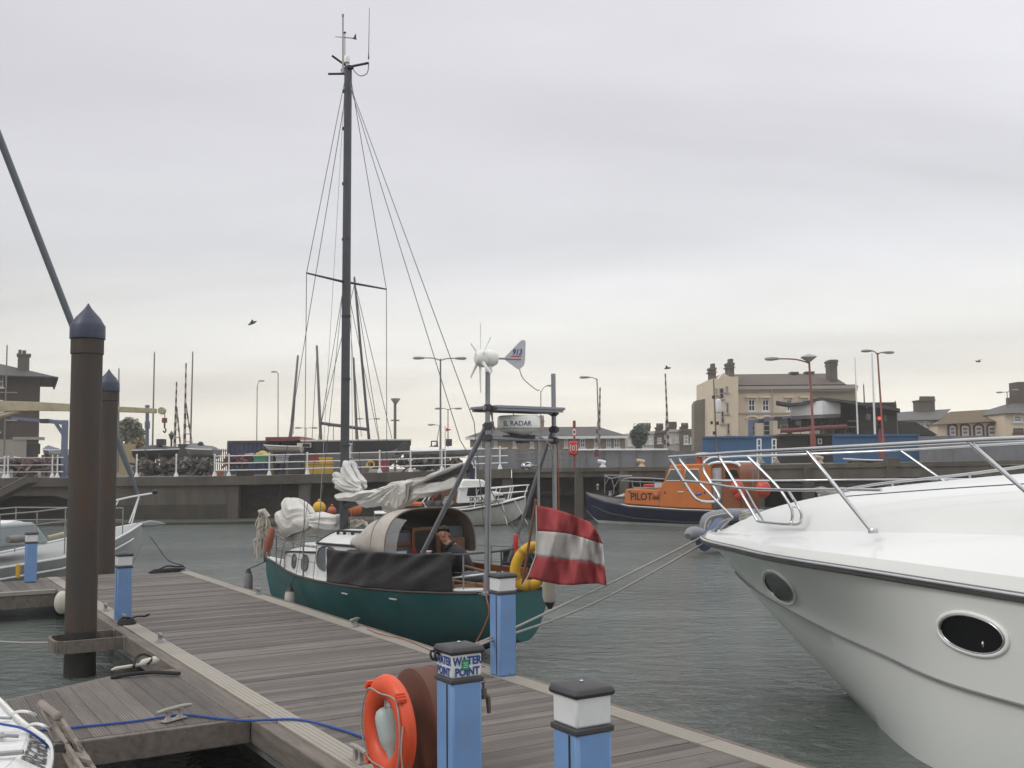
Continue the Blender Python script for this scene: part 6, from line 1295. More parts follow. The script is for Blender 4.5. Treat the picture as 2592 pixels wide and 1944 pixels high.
# ---------------------------------------------------------------- raised barrier booms
m_strp=[mat('backlit_red_paint',(.13,.035,.03),.6,0,.1,3),mat('backlit_white_paint',(.36,.35,.33),.6,0,.1,3)]  # both stripe colours darkened to paint in the backlit look
def barrier(tip,base,leg,join,Y,lab,w=.08,nst=16,rungs=5):
    a,c=Q(*tip,Y),Q(*base,Y); t=thing('barrier_boom',lab,'barrier',(c.x,Y,gz(c.x)),0,'raised red and white barrier booms')
    b=MB()
    for k in range(nst):
        b.mi=k%2; p,q=a.lerp(c,k/nst),a.lerp(c,(k+1)/nst); b.tube([p,q],w*lerp(.6,1.2,k/nst),6)
    put(b,'boom',m_strp,t,world=True)
    j=Q(*join,Y); l=Q(*leg,Y); b=MB()
    for k in range(8): b.mi=k%2; b.tube([j.lerp(l,k/8),j.lerp(l,(k+1)/8)],w*.7,6)
    b.mi=1
    for k in range(1,rungs+1):
        f=k/(rungs+.3); p=j.lerp(l,f); fr=(p.z-a.z)/(c.z-a.z); b.tube([p,a.lerp(c,fr)],w*.45,5)
    put(b,'skirt_frame',m_strp,t,world=True)
    b=MB(); b.box((c.x-.35,Y-.25,min(gz(c.x),c.z-.6)),(c.x+.35,Y+.25,c.z)); put(b,'barrier_pedestal',m_dgrey,t,world=True,bevel=.03)
barrier((447,967),(442,1132),(457,1132),(447,1030),68,'left shorter raised barrier boom dark against the sky'); barrier((471,919),(467,1124),(486,1124),(470,1020),68,'taller raised barrier boom between two thin masts')
barrier((1519,981),(1516,1138),(1507,1132),(1517,1040),70,'raised red and white barrier beside the lamp at the low stone building')
barrier((1684,946),(1692,1140),(1682,1138),(1688,1040),62,'raised red and white barrier boom standing before the terraced houses',.07,20,6)
# ---------------------------------------------------------------- cream jib crane and blue cranes
m_cream=mat('cream_crane_paint',(.42,.37,.25),.6,0,.12,2,dirt=(.2,.09,.05),dirtamt=.5,dscale=2.5); m_cblue=mat('crane_blue',(.125,.155,.22),.5,0,.12,3)
CY=60; m_inkr2=mat('dull_red_block',(.22,.05,.04),.6,0,.15,4)
jc=thing('jib_crane','cream jib crane with long tapering beam and red hook block','crane',(Q(-90,1190,CY).x,CY,2.17))
b=MB(); pts=[(-90,1012,1042),(102,1018,1040),(300,1029,1043),(395,1034,1046)]
rings=[]
for x,t_,bt_ in pts:
    p,q=Q(x,t_,CY),Q(x,bt_,CY); rings.append([Vector((p.x,CY-.18,p.z)),Vector((p.x,CY+.18,p.z)),Vector((q.x,CY+.18,q.z)),Vector((q.x,CY-.18,q.z))])
b.loft(rings); put(b,'jib_beam',m_cream,jc,world=True,bevel=.02)
b=MB(); q=Q(410,1040,CY); b.lathe([(.02,-.16),(.20,-.16),(.21,-.1),(.21,.1),(.20,.16),(.02,.16)],q,18,Matrix.Rotation(PI/2,3,'X')); put(b,'end_sheave',m_cream,jc,world=True)
b=MB(); b.tube([Q(-90,1080,CY),Q(48,1040,CY)],.16,8); put(b,'strut',m_cream,jc,world=True)
b=MB(); b.box((Q(-100,0,CY).x-.35,CY-.35,2.17),(Q(-100,0,CY).x+.35,CY+.35,Q(0,1005,CY).z)); put(b,'column',m_cream,jc,world=True)
b=MB(); q=Q(417,1048,CY); b.tube([q,Q(417,1059,CY)],.025,6); b.tube([Q(417,1070,CY),Q(416.5,1082,CY)],.05,6); b.tube(smooth_path([Q(416,1082,CY),Q(420,1088,CY),Q(417,1095,CY),Q(413,1090,CY)],4),.04,6); put(b,'hoist_chain',m_dark,jc,world=True)
b=MB(); q=Q(416.5,1064,CY); b.box(q-Vector((.13,.1,.14)),q+Vector((.13,.1,.14))); put(b,'hook_block',m_inkr2,jc,world=True,bevel=.02)
def bcrane(base,top,arm,Y,lab,boxes,w=.13,brace=None):
    b0,t0,a0=Q(*base,Y),Q(*top,Y),Q(*arm,Y); t=thing('boat_crane',lab,'crane',(b0.x,Y,gz(b0.x)),0,'small blue boat cranes')
    b=MB(); b.box((b0.x-w,Y-w,gz(b0.x)),(b0.x+w,Y+w,t0.z+w)); put(b,'column',m_cblue,t,world=True,bevel=.02)
    b=MB(); d=(a0-t0); 
    b.loft([[t0+Vector((0,-w*.7,-w*.9)),t0+Vector((0,w*.7,-w*.9)),t0+Vector((0,w*.7,w*.9)),t0+Vector((0,-w*.7,w*.9))],[a0+Vector((0,-w*.5,-w*.5)),a0+Vector((0,w*.5,-w*.5)),a0+Vector((0,w*.5,w*.5)),a0+Vector((0,-w*.5,w*.5))]])
    if brace: b.tube([Q(*brace[0],Y),Q(*brace[1],Y)],w*.7,6)
    put(b,'arm',m_cblue,t,world=True)
    for (x0,y0,x1,y1) in boxes: b=MB(); B(b,x0,y0,x1,y1,Y-.22,.5); put(b,'motor_box',m_dgrey,t,world=True,bevel=.02)
bcrane((163,1140),(163,1070),(30,1058),58,'blue boat crane with arm to the left and diagonal brace by the brick house',[(100,1060,121,1071)],.14,((141,1071),(160,1100)))
bcrane((1900,1110),(1901,1068),(2003,1054),62,'blue boat crane in front of the cream building',[(1922,1060,1934,1070),(1963,1054,1980,1064)],.13)
b=MB(); q=Q(373,1140,63); p=Q(373,1030,63); b.tube([(q.x,63,2.17),p],.11,10); b.tube([Q(373,1085,63),Q(373,1067,63)],.16,10); b.tube([p,p+Vector((0,0,.12))],[.17,.12],10); solo(b,'blue_pillar','blue pillar with a collar standing under the cream jib end','pillar',m_cblue)
# ---------------------------------------------------------------- brick house on the left
m_brk=brick_mat('dark_red_brick',(.085,.055,.045),(.12,.105,.09),1.0); m_slate=slate_mat('slate_roof',(.075,.068,.065)); m_rend=mat('cream_render',(.36,.33,.29),.85,0,.08,1,dirt=(.24,.21,.17),dirtamt=.4,dscale=.6)
HY=82; ih=lambda x,y,d=0: Q(x,y,HY+d)
bh=thing('brick_house','dark brick house with overhanging slate roof and chimney at the far left','house',(Q(103,1190,HY).x,HY,2.17))
b=MB(); p,q=Q(-330,1180,HY),Q(103,955,HY); b.box((p.x,HY,2.17),(q.x,HY+9,q.z)); put(b,'wall',m_brk,bh,world=True)
b=MB(); p2_=Q(-330,1180,HY); q2_=Q(71,1113,HY); b.box((p2_.x,HY-.06,2.17),(q2_.x,HY-.002,q2_.z)); b.box((Q(71,0,HY).x,HY-.15,q2_.z-.02),(Q(142,0,HY).x,HY+1,q2_.z+.2)); put(b,'rendered_base',m_rend,bh,world=True)
e0,e1=Q(-360,953,HY-1),Q(128,953,HY-1); zr_=Q(0,911,HY+4).z; b=MB()
rx0,rx1=Q(-250,0,HY+4).x,Q(33,0,HY+4).x
b.add([(e0.x,HY-1,e0.z),(e1.x,HY-1,e1.z),(e1.x,HY+10,e1.z),(e0.x,HY+10,e0.z),(rx0,HY+4.5,zr_),(rx1,HY+4.5,zr_)],[(0,1,5,4),(1,2,5),(2,3,4,5),(3,0,4),(0,3,2,1)]); rf=put(b,'roof',m_slate,bh,world=True)
b=MB(); b.box((e0.x,HY-1.04,e0.z-.2),(e1.x+.04,HY-.9,e1.z+.02)); b.box((e1.x-.1,HY-.9,e1.z-.2),(e1.x+.04,HY+10,e1.z+.02)); put(b,'gutter',m_dgrey,rf,world=True)
b=MB(); B(b,65,900,93,945,HY+1,1.4); B(b,62,897,95,902,HY+.9,1.6); B(b,70,888,78,897,HY+1.2,.5); B(b,79,889,88,897,HY+1.2,.5); put(b,'chimney',mat('stained_chimney',(.13,.12,.10),.9,0,.25,1.5),rf,world=True)
win_px(bh,-40,955,19,984,HY,m_glassg,m_pw,(2,1)); win_px(bh,-30,1015,18,1044,HY,m_glassg,m_pw,(1,1)); win_px(bh,-80,1070,10,1095,HY,m_glassg,m_pw,(1,1))
b=MB(); B(b,-60,994,48,998,HY-.12,.11); put(b,'stone_band',m_rend,bh,world=True); b=MB(); B(b,18,1063,48,1067,HY-.12,.11); put(b,'stone_band',m_rend,bh,world=True)
b=MB(); B(b,71,1123,101,1150,HY-.1,.095); put(b,'garage_door',m_dark,bh,world=True)
bh.rotation_euler.z=R(25)
# ---------------------------------------------------------------- trees and bushes
def leafmat(name,c): return mat(name,c,.7,0,.45,1.2,tint=.45)
m_leaf=leafmat('grey_green_leaves',(.17,.17,.12)); m_leaf2=leafmat('olive_leaves',(.19,.16,.07)); m_leafd=leafmat('dark_green_leaves',(.06,.08,.05)); m_bark=mat('bark',(.06,.05,.04),.9,0,.3,4)
def tree(name,lab,cpx,Y,blobs,m,nl,ls,seed,trunk=True):
    rd=random.Random(seed); c0=Q(*cpx,Y); z0=gz(c0.x); t=thing(name,lab,'tree' if 'tree' in name else 'bush',(c0.x,Y,z0)); b=MB()
    cs=[(Q(x,y,Y),r*Y/FPX) for x,y,r in blobs]
    for i in range(nl):
        c,r=rd.choice(cs); d=Vector((rd.gauss(0,1),rd.gauss(0,1),rd.gauss(0,1))).normalized()*r*(rd.random()**.5*1.05+rd.random()**4*.5)
        p=c+d*Vector((1,1,1)).length/1.732; a=Vector((rd.gauss(0,1),rd.gauss(0,1),rd.gauss(0,1))).normalized(); e=a.orthogonal().normalized(); s=ls*rd.uniform(.6,1.5); b.tint=rd.random()
        b.add([p-a*s,p+e*s*.6,p+a*s,p-e*s*.6],[(0,1,2,3)])
    put(b,'crown',m,t,world=True,recalc=False)
    if trunk:
        b=MB(); 
        for c,r in cs: b.tube([(c0.x,Y,z0),Vector((c0.x,Y,z0)).lerp(c,.55)+Vector((0,0,.2)),c],[.16,.09,.02],6)
        put(b,'trunk',m_bark,t,world=True)
tree('round_tree','round grey green tree right of the second pile',(330,1150),90,[(312,1084,15),(325,1072,14),(342,1080,15),(355,1096,12),(322,1100,16),(348,1114,14),(362,1120,9),(303,1098,12),(332,1120,13),(336,1096,12)],m_leaf,1900,.15,3)
tree('olive_bush','yellowish olive bush under the round tree',(350,1160),84,[(340,1130,12),(352,1122,13),(360,1135,9)],m_leaf2,700,.14,5,False)
tree('dark_tree','small dark tree among the distant terraced houses',(1616,1130),118,[(1608,1100,12),(1618,1088,13),(1628,1098,11),(1612,1115,13),(1625,1115,10)],m_leafd,1300,.2,8)
boxthing('sandy_wall','low sandy coloured wall under the round tree','wall',288,1123,332,1160,82,1,mat('sandy_render',(.34,.27,.15),.85,0,.1,1),bev=0,z0=2.17)
# ---------------------------------------------------------------- containers, boats and clutter on the left quay
m_cont=mat('navy_container',(.05,.062,.125),.55,0,.1,1.5,dirt=(.09,.08,.08),dirtamt=.4,dscale=1,dstretch=(1,1,.2))
ct=thing('shipping_container','dark blue shipping container behind the quay railing','container',(Q(680,1190,66).x,66,2.17))
b=MB(); p,q=Q(577,1180,66),Q(790,1114,66); x=p.x; 
while x<q.x-.1: b.prism([(x,66,2.3),(x+.1,66,2.3),(x+.14,66.05,2.3),(x+.24,66.05,2.3),(x+.28,66,2.3),(x+.28,68.4,2.3),(x,68.4,2.3)],(0,0,q.z-2.3-.12)); x+=.28
put(b,'corrugated_side',m_cont,ct,world=True)
b=MB(); b.box((p.x-.05,65.95,q.z-.14),(q.x,68.45,q.z)); b.box((p.x-.05,65.95,2.17),(q.x,68.45,2.3)); b.box((p.x-.06,65.94,2.3),(p.x+.08,66.1,q.z-.14)); put(b,'frame',mat('container_frame',(.07,.065,.08),.6),ct,world=True)
# big dark laid-up barge
m_bhull=mat('black_barge_hull',(.028,.028,.03),.6,0,.2,1); m_bbot=mat('grey_primer_bottom',(.27,.255,.24),.8,0,.15,1)
BY=63; bg_=thing('laid_up_barge','big dark laid up sailing barge on the quay behind the railing','barge',(Q(860,1190,BY).x,BY,2.17))
b=MB(); rings=[]
for i in range(25):
    t=i/24; px=lerp(760,1033,t); top=lerp(1117,1113,t**2); hw=1.7*(1 if t<.6 else max(.03,1-((t-.6)/.4)**2)); stem=0 if t<.75 else (t-.75)/.25; botp=lerp(1189,1125,stem**1.3)
    p=Q(px,top,BY); z0=max(2.45,Q(px,botp,BY).z); ring=[]
    for k in range(13): a=PI*k/12; y=math.cos(a); zz_=math.sin(a)**.6; ring.append(Vector((p.x,BY+1.8+y*hw*(1 if zz_<.9 else 1),lerp(p.z,z0,zz_))))
    rings.append(ring)
b.sheet(rings); b.add(rings[0],[tuple(range(13))]); b.add([r[0] for r in rings]+[r[-1] for r in rings[::-1]],[tuple(range(50))])
zt2=Q(800,1136,BY).z
for i,f in enumerate(b.f):
    if sum(b.v[k].z for k in f)/len(f)<zt2: b.m[i]=1
put(b,'hull',[m_bhull,m_bbot],bg_,world=True)
b=MB(); b.tube([r[-1]+Vector((0,0,.03)) for r in rings],.06,6); put(b,'pale_rail',m_fend,bg_,world=True)
b=MB(); b.sheet([[Q(lerp(672,800,i/16),lerp(1117,1112,i/16)-9*math.sin(PI*min(1,max(0,(i/16-.15)/.85)))*(1-abs(k/4-1)**2),BY+.2+k*.7) for k in range(9)] for i in range(17)]); b.box(Q(672,1117,BY+.3),Q(790,1111,BY+5)); put(b,'red_tarpaulin',mat('faded_red_tarp',(.17,.055,.055),.8,0,.2,2,bump=.3,bscale=6),bg_,world=True,solid=.02)
b=MB(); B(b,752,1121,787,1133,BY-.15,.2); w_=put(b,'deckhouse_side',m_fend,bg_,world=True); b=MB(); B(b,766,1123,784,1131,BY-.17,.018); put(b,'pane',m_glassd,w_,world=True)
for px in (800,870,940,985): b=MB(); q=Q(px,1150,BY+.3); b.tube([(q.x-.2,BY-.3,2.17),(q.x,BY+.5,Q(px,1160,BY).z)],.07,6); put(b,'shore_prop',m_timber,bg_,world=True)
def hardboat(name,lab,px0,px1,ptop,pkeel,Y,mats,bow=1,cover=None,coverm=None,hw=1.0,grp='small boats laid up on the quay'):
    c=Q((px0+px1)/2,pkeel,Y); t=thing(name,lab,'boat',(c.x,Y,gz(c.x)),0,grp); b=MB(); rings=[]; n=18
    for i in range(n+1):
        s=i/n; f=s if bow>0 else 1-s; w=hw*(.85+.15*min(1,f*4))*(1 if f<.5 else max(.02,1-((f-.5)/.5)**2.2)); px=lerp(px0,px1,s); p=Q(px,ptop-(4*f*f),Y); kz=lerp(Q(px,pkeel,Y).z,p.z,max(0,(f-.72)/.28)**1.5*.92); ring=[]
        for k in range(11): a=PI*k/10; ring.append(Vector((p.x,Y+hw-math.cos(a)*w,lerp(p.z,kz,math.sin(a)**.7))))
        rings.append(ring)
    b.sheet(rings); b.add(rings[0],[tuple(range(11))]); b.add(rings[-1],[tuple(range(11))])
    b.add([r[0] for r in rings]+[r[-1] for r in rings[::-1]],[tuple(range(2*n+2))]); put(b,'hull',mats,t,world=True)
    b=MB(); b.tube([r[0]+Vector((0,-.02,.0)) for r in rings],.035,6); put(b,'gunwale',m_pw,t,world=True)
    if cover:
        b=MB(); rows=[]
        for i in range(n+1): s=i/n; r=rings[i]; h=cover*Y/FPX*math.sin(PI*min(1,max(.05,s)))**.5*(1+.2*math.sin(7*s)); rows.append([r[0].lerp(r[-1],k/8)+Vector((0,-.04 if k==0 else 0,h*(1-abs(k/4-1)**1.6)+ .02)) for k in range(9)])
        b.sheet(rows); put(b,'cover',coverm,t,world=True,smooth=60,wob=.04)
    b=MB(); zk=Q(px0,pkeel,Y).z; 
    for s in (.25,.7): q=Q(lerp(px0,px1,s),pkeel,Y); b.box((q.x-.12,Y+.2,gz(q.x)),(q.x+.12,Y+2*hw-.2,max(gz(q.x)+.1,q.z+.12)))
    put(b,'cradle',m_timber,t,world=True); return t
m_gtarp=mat('grey_boat_cover',(.15,.155,.165),.75,0,.15,2,bump=.3,bscale=6); m_ghull=mat('grey_hull',(.20,.195,.19),.6,0,.12,2)
hardboat('covered_boat','grey tarpaulin covered boat right of the striped barriers',455,535,1138,1162,60,m_ghull,-1,14,m_gtarp,1.1)
b=MB(); q=Q(508,1126,60.9); b.ball(q,(.17,.3,.2),10,8); b.box(q-Vector((.06,.1,.6)),q+Vector((.06,.1,0))); solo(b,'outboard_motor','dark outboard motor on the grey covered boat','outboard',m_dark)
hardboat('covered_boat','dark covered boat beneath the crane hook',331,440,1140,1162,61,mat('dark_brown_hull',(.05,.045,.042),.7,0,.2,2),1,12,mat('charcoal_cover',(.055,.057,.06),.8,0,.2,2),1.1)
b=MB(); B(b,395,1111,413,1128,61.5,.6); solo(b,'wheelhouse_box','small dark wheelhouse box on the dark covered boat','box',m_dgrey,bevel=.02)
hardboat('dinghy','white dinghy lying on the quay left of the nearer pile',121,178,1140,1157,62,m_wpaint,1,None,None,.8)
hardboat('dinghy','white and red dinghy with blue cover beside the white one',96,136,1140,1156,64,mat('pinkish_hull',(.30,.22,.2),.6,0,.15,2),-1,9,mat('blue_grey_cover',(.14,.16,.22),.8,0,.15,3),.8)
hardboat('dinghy','upturned pale dinghy near the far left railing',22,75,1160,1178,57,m_fend,-1,None,None,.7)
hardboat('dinghy','slim white hull in front of the blue container',660,757,1130,1146,61.5,m_fend,-1,None,None,.8)
hardboat('motor_cruiser','long white motor boat on the quay right of the barge bow',1020,1205,1141,1160,60,[mat('grey_motorboat_hull',(.28,.27,.25),.5,0,.1,2)],1,9,m_wpaint,1.2)
# outboard / jet ski on barge bow side
b=MB(); b.loft([[Q(x,y0,58.5),Q(x,y1,58.5),Q(x,y1,59.2),Q(x,y0,59.2)] for x,y0,y1 in ((999,1148,1152),(1010,1130,1150),(1022,1118,1146),(1034,1121,1142),(1038,1130,1140))]); solo(b,'jet_boat','grey and black small craft tilted up beside the barge bow','boat',[m_dgrey],bevel=.03)
tr_=thing('tractor','small white launching tractor with roll bar behind the motor boat','tractor',(Q(1095,1150,66).x,66,gz(-5)))
b=MB(); B(b,1085,1128,1110,1142,66,1.4); put(b,'body',m_wpaint,tr_,world=True,bevel=.05)
b=MB(); q=Q(1102,1137,65.9); b.lathe([(.02,-.1),(.24,-.1),(.26,0),(.24,.1),(.02,.1)],q,14,Matrix.Rotation(PI/2,3,'X')); put(b,'wheel',m_dark,tr_,world=True)
b=MB(); b.tube([Q(1092,1130,66),Q(1092,1117,66),Q(1107,1117,66),Q(1107,1130,66)],.05,6); put(b,'roll_bar',m_dgrey,tr_,world=True)
t=thing('flag_pole','white pole flying a small red pennant above the motor boat','flag',(Q(1127,1180,57).x,57,gz(-4)))
b=MB(); b.tube([(Q(1127,1180,57).x,57,gz(-4)),Q(1127,1078,57)],.03,6); put(b,'pole',m_pw,t,world=True)
b=MB(); b.sheet([[Q(1129,1083,57),Q(1135,1086,57.05),Q(1142,1086,57)],[Q(1129,1088,57),Q(1135,1088.5,57.08),Q(1140,1089,57)],[Q(1130,1092,57),Q(1133,1091,57.05),Q(1135,1090,57)]]); put(b,'pennant',m_redp,t,world=True,solid=.01)
boxthing('notice_board','dark notice board under the red pennant','board',1127,1111,1144,1129,72,.15,m_dgrey)
for nm,lab,x0,y0,x1,y1,Y,m in (('fish_crate','green plastic crate on the quay behind the railing',642,1154,671,1173,56,mat('green_crate',(.06,.24,.13),.5,0,.1,3)),('fish_crate','pale grey crate right of the green one',698,1154,728,1173,56,mat('grey_crate',(.26,.28,.31),.6)),('fish_crate','black crate next to the pale grey crate',729,1154,762,1196,56.3,m_dgrey),('fish_crate','dark red crate above the big yellow bin',781,1150,807,1171,56.8,mat('dark_red_crate',(.23,.045,.045),.6,0,.12,3)),('fish_crate','bright yellow crate standing on the yellow bin',808,1158,837,1171,55.9,m_yel),('fish_bin','large yellow fish bin behind the railing',771,1171,839,1203,55.6,mat('yellow_bin',(.44,.28,.03),.6,0,.1,3,dirt=(.25,.16,.04),dirtamt=.5)),('fish_crate','red crate right of the yacht mast behind the railing',958,1166,982,1189,55,mat('red_crate',(.33,.04,.045),.6,0,.12,3)),('trolley','low black trolley under the green crate',598,1185,636,1205,54.5,m_dark),('grey_cabinet','grey machine cabinet behind the yacht mast',838,1160,928,1196,60,mat('cabinet_grey',(.15,.145,.14),.7,0,.12,2)),('grey_cabinet','light grey box with sign under the barge',876,1122,886,1142,60.5,m_pw)):
    t=thing(nm,lab,'crate' if 'crate' in nm else nm.split('_')[-1],(Q((x0+x1)/2,y1,Y).x,Y,gz(Q(x0,0,Y).x)),0,'crates and bins stacked on the quay')
    p,q=Q(x0,y1,Y),Q(x1,y0,Y); b=MB(); z0=p.z if 'crate' in nm and y1<1180 else max(gz(p.x)+.0,min(p.z,gz(p.x)+.05)); b.box((p.x,Y,z0),(q.x,Y+.6,q.z)); put(b,'shell',m,t,world=True,bevel=.03)
    b=MB(); b.box((p.x-.03,Y-.03,q.z-.08),(q.x+.03,Y+.63,q.z+.01)); put(b,'rim',m,t,world=True,bevel=.01)
def lump(name,lab,cat,px,py,rx,ry,Y,m,seed,n=5):
    rd=random.Random(seed); b=MB(); k=Y/FPX
    if 'heap' in name or 'floats' in lab:
        for i in range(n*9):
            c=Q(px+rd.uniform(-1,1)*rx,py+rd.uniform(-.8,.9)*ry*(1-.4*rd.random()),Y+rd.uniform(0,1.2)); b.tint=rd.random(); M_=Matrix.Translation(c)@Matrix.Rotation(rd.uniform(0,6),4,Vector((rd.gauss(0,1),rd.gauss(0,1),rd.gauss(0,1))).normalized()); t_=rd.random()
            if t_<.45: a,c2,d=(rd.uniform(.03,.20) for _ in range(3)); b.box((-a,-c2,-d),(a,c2,d),M_)
            elif t_<.8: L=rd.uniform(.2,.8); b.tube([M_@Vector((-L,0,0)),M_@Vector((0,rd.uniform(-.1,.1),0)),M_@Vector((L,0,0))],rd.uniform(.02,.07),6)
            else: r_=rd.uniform(.1,.25); b.ball(c,(r_,r_,r_*.8),8,6)
    else:
        for i in range(n): c=Q(px+rd.uniform(-.5,.5)*rx,py+rd.uniform(-.3,.45)*ry,Y+rd.uniform(0,.5)); b.ball(c,(rx*k*.6,.35,ry*k*.6),14,10)
    o=solo(b,name,lab,cat,m,wob=.07)
lump('yellow_cover','yellow cover heaped over gear beside the green crate','cover',664,1148,16,11,57,mat('yellow_tarp',(.45,.35,.06),.8,0,.15,4),2)
lump('net_bag','pinkish grey bundle of netting left of the yellow cover','nets',634,1151,12,8,57,mat('pink_grey_net',(.30,.24,.22),.9,0,.3,10),3)
lump('net_bag','heap of red floats and nets behind the left railing posts','nets',598,1166,22,9,56.5,mat('red_net',(.13,.045,.04),.9,0,.5,8),4)
lump('net_bag','white and red heap under the green crate','nets',655,1168,14,8,57.5,mat('mixed_net',(.28,.13,.12),.9,0,.5,8),6)
lump('scrap_heap','dark heap of boat gear left of the railing gap','gear heap',400,1180,55,17,58,mat('dark_gear',(.095,.088,.08),.9,0,.5,2,tint=.7),7,14)
lump('scrap_heap','dark heap of gear behind the posts under the covered boat','gear heap',500,1178,38,16,57.5,mat('dark_gear2',(.10,.092,.084),.9,0,.5,2,tint=.7),9,10)
lump('scrap_heap','muddle of red white and dark gear behind the far left railing','gear heap',70,1178,65,16,56.5,mat('muddled_gear',(.13,.085,.08),.9,0,.6,1.5,tint=.7),10,14)
lump('scrap_heap','dark gear under the laid up white motor boat','gear heap',1090,1172,75,12,58,mat('dark_gear3',(.075,.068,.06),.9,0,.5,2,tint=.7),12,12)
b=MB(); q=Q(938,1177,55.5); b.tube([q+Vector((.19*math.cos(a),.03*math.sin(3*a),.19*math.sin(a))) for a in [2*PI*i/20 for i in range(20)]],.05,8,closed=True); solo(b,'hose_coil','yellow hose coil hanging near the red crate','hose',m_yel)
b=MB(); q=Q(557,1205,51.6); b.lathe([(.13,0),(.17,.26),(.15,.25),(.12,.02)],(q.x,q.y,gz(q.x)),14); solo(b,'bucket','small orange bucket at the start of the long railing','bucket',mat('orange_bucket',(.42,.16,.07),.6))
pf=thing('palisade_fence','grey palisade fence left of the blue container','fence',(Q(548,1180,66).x,66,2.17))
for k in range(9): b=MB(); q=Q(531+k*5,1136,66); b.box((q.x-.03,66,2.17),(q.x+.03,66.03,q.z)); put(b,'pale',m_lampg,pf,world=True)
b=MB(); p,q=Q(528,1141,66),Q(575,1141,66); b.tube([p,q],.03,6); put(b,'rail',m_lampg,pf,world=True)

gw=thing('gangway','brown sloping gangway rising to the quay at the far left','gangway',Q(20,1260,47.5)*1.0)
b=MB(); a0,a1=Q(-190,1352,47),Q(84,1213,49.6)
b.loft([[p+Vector((0,y,z)) for y,z in ((-.5,-.16),(-.5,.14),(.5,.14),(.5,-.16))] for p in (a0,a1)]); put(b,'walkway',mat('brown_gangway',(.10,.088,.075),.8,0,.2,3),gw,world=True)
for y in (-.48,.48): b=MB(); b.tube([a0+Vector((0,y,.2)),a1+Vector((0,y,.2))],.03,6); put(b,'hand_rail',mat('brown_rail',(.14,.12,.10),.7),gw,world=True)
# ================================================================ right hand waterfront
# grey panel fence along the pier
m_pan=mat('grey_sheet_fence',(.20,.205,.22),.6,.1,.15,1.2,dirt=(.09,.085,.08),dirtamt=.5,dscale=1.2,dstretch=(2,1,.4))
gf=thing('panel_fence','long grey sheet fence behind the pier with a pale top rail','fence',(Q(1500,1170,58).x,58,2.45))
for k in range(14):
    x0,x1=lerp(1185,1783,k/14),lerp(1185,1783,(k+1)/14); b=MB(); B(b,x0+1.2,1141,x1-1.2,1172,58,.05,2.35); put(b,'panel',m_pan,gf,world=True)
for k in range(15): b=MB(); B(b,lerp(1185,1783,k/14)-1.2,1138,lerp(1185,1783,k/14)+1.2,1172,57.95,.12,2.35); put(b,'post',m_lampg,gf,world=True)
b=MB(); b.tube([Q(1440,1139,57.9),Q(1690,1138,57.9)],.05,6); put(b,'rail',m_pw,gf,world=True)
# low stone building
m_sand=mat('yellow_brick_render',(.33,.265,.195),.85,0,.12,1.2,dirt=(.15,.12,.09),dirtamt=.4,dscale=.5)
LY=92; lsb=thing('stone_building','low yellow stone building with hipped slate roof behind the gantry','building',(Q(1400,1150,LY).x,LY,2.4))
b=MB(); p,q=Q(1190,1150,LY),Q(1583,1104,LY); b.box((p.x,LY,2.3),(q.x,LY+12,q.z)); put(b,'wall',m_sand,lsb,world=True)
b=MB(); p,q=Q(1178,1105,LY-.6),Q(1590,1103,LY-.6); zr_=Q(1490,1079,LY+5).z; a0,a1=Q(1250,1090,LY+5).x,Q(1515,1080,LY+5).x
b.add([(p.x,LY-.6,q.z),(q.x,LY-.6,q.z),(q.x,LY+12.6,q.z),(p.x,LY+12.6,q.z),(a0,LY+6,zr_),(a1,LY+6,zr_)],[(0,1,5,4),(1,2,5),(2,3,4,5),(3,0,4),(0,3,2,1)]); rf=put(b,'roof',m_slate,lsb,world=True)
b=MB(); b.box((p.x,LY-.66,q.z-.22),(q.x,LY-.5,q.z+.0)); put(b,'eaves_board',m_pw,rf,world=True)
for x0,y0,x1,y1 in ((1239,1079,1251,1104),(1365,1064,1377,1092)):
    b=MB(); B(b,x0,y0,x1,y1,LY+4,1.0); B(b,x0-1.2,y0,x1+1.2,y0+3,LY+3.9,1.2)
    for k in (.3,.7): q=Q(lerp(x0,x1,k),y0,LY+4.5); b.lathe([(.14,0),(.11,.45)],q,8)
    put(b,'chimney',mat('brown_chimney',(.11,.085,.07),.9,0,.2,2) if x0<1300 else m_sand,rf,world=True)
for x0,x1 in ((1298,1307),(1342,1351),(1382,1390),(1428,1437),(1468,1481),(1504,1517),(1535,1546),(1554,1568),(1210,1220),(1250,1259)): win_px(lsb,x0,1110,x1,1133,LY,m_glassg,m_pw,(1,1),ft=.09)
# life ring station on the pier
ls=thing('lifebuoy_station','red lifebuoy housing on a red post with round sign above','life saving station',Q(1455,1186,48.6)*1.0)
b=MB(); q=Q(1454,1187,48.6); p=Q(1453.5,1066,48.6); b.tube([(q.x,48.6,gz(q.x)),(p.x,48.6,p.z)],.05,8); b.tube([p-Vector((0,0,.45)),p+Vector((0,0,.02))],.07,8); put(b,'post',m_lampr,ls,world=True)
b=MB(); B(b,1440,1117,1463,1152,48.3,.28); hs_=put(b,'housing',m_redp,ls,world=True,bevel=.06)
b=MB(); q=Q(1451.5,1134,48.29); 
b.tube([q+Vector((.06*math.cos(a),0,.10*math.sin(a))) for a in [2*PI*i/16 for i in range(16)]],.018,6,closed=True)
for s in (-1,1): b.tube([q+Vector((s*(.06+.09*math.cos(a)),0,.19*math.sin(a))) for a in [lerp(-1.0,1.0,i/8) for i in range(9)]],.016,6)
put(b,'white_symbol',m_pw,hs_,world=True)
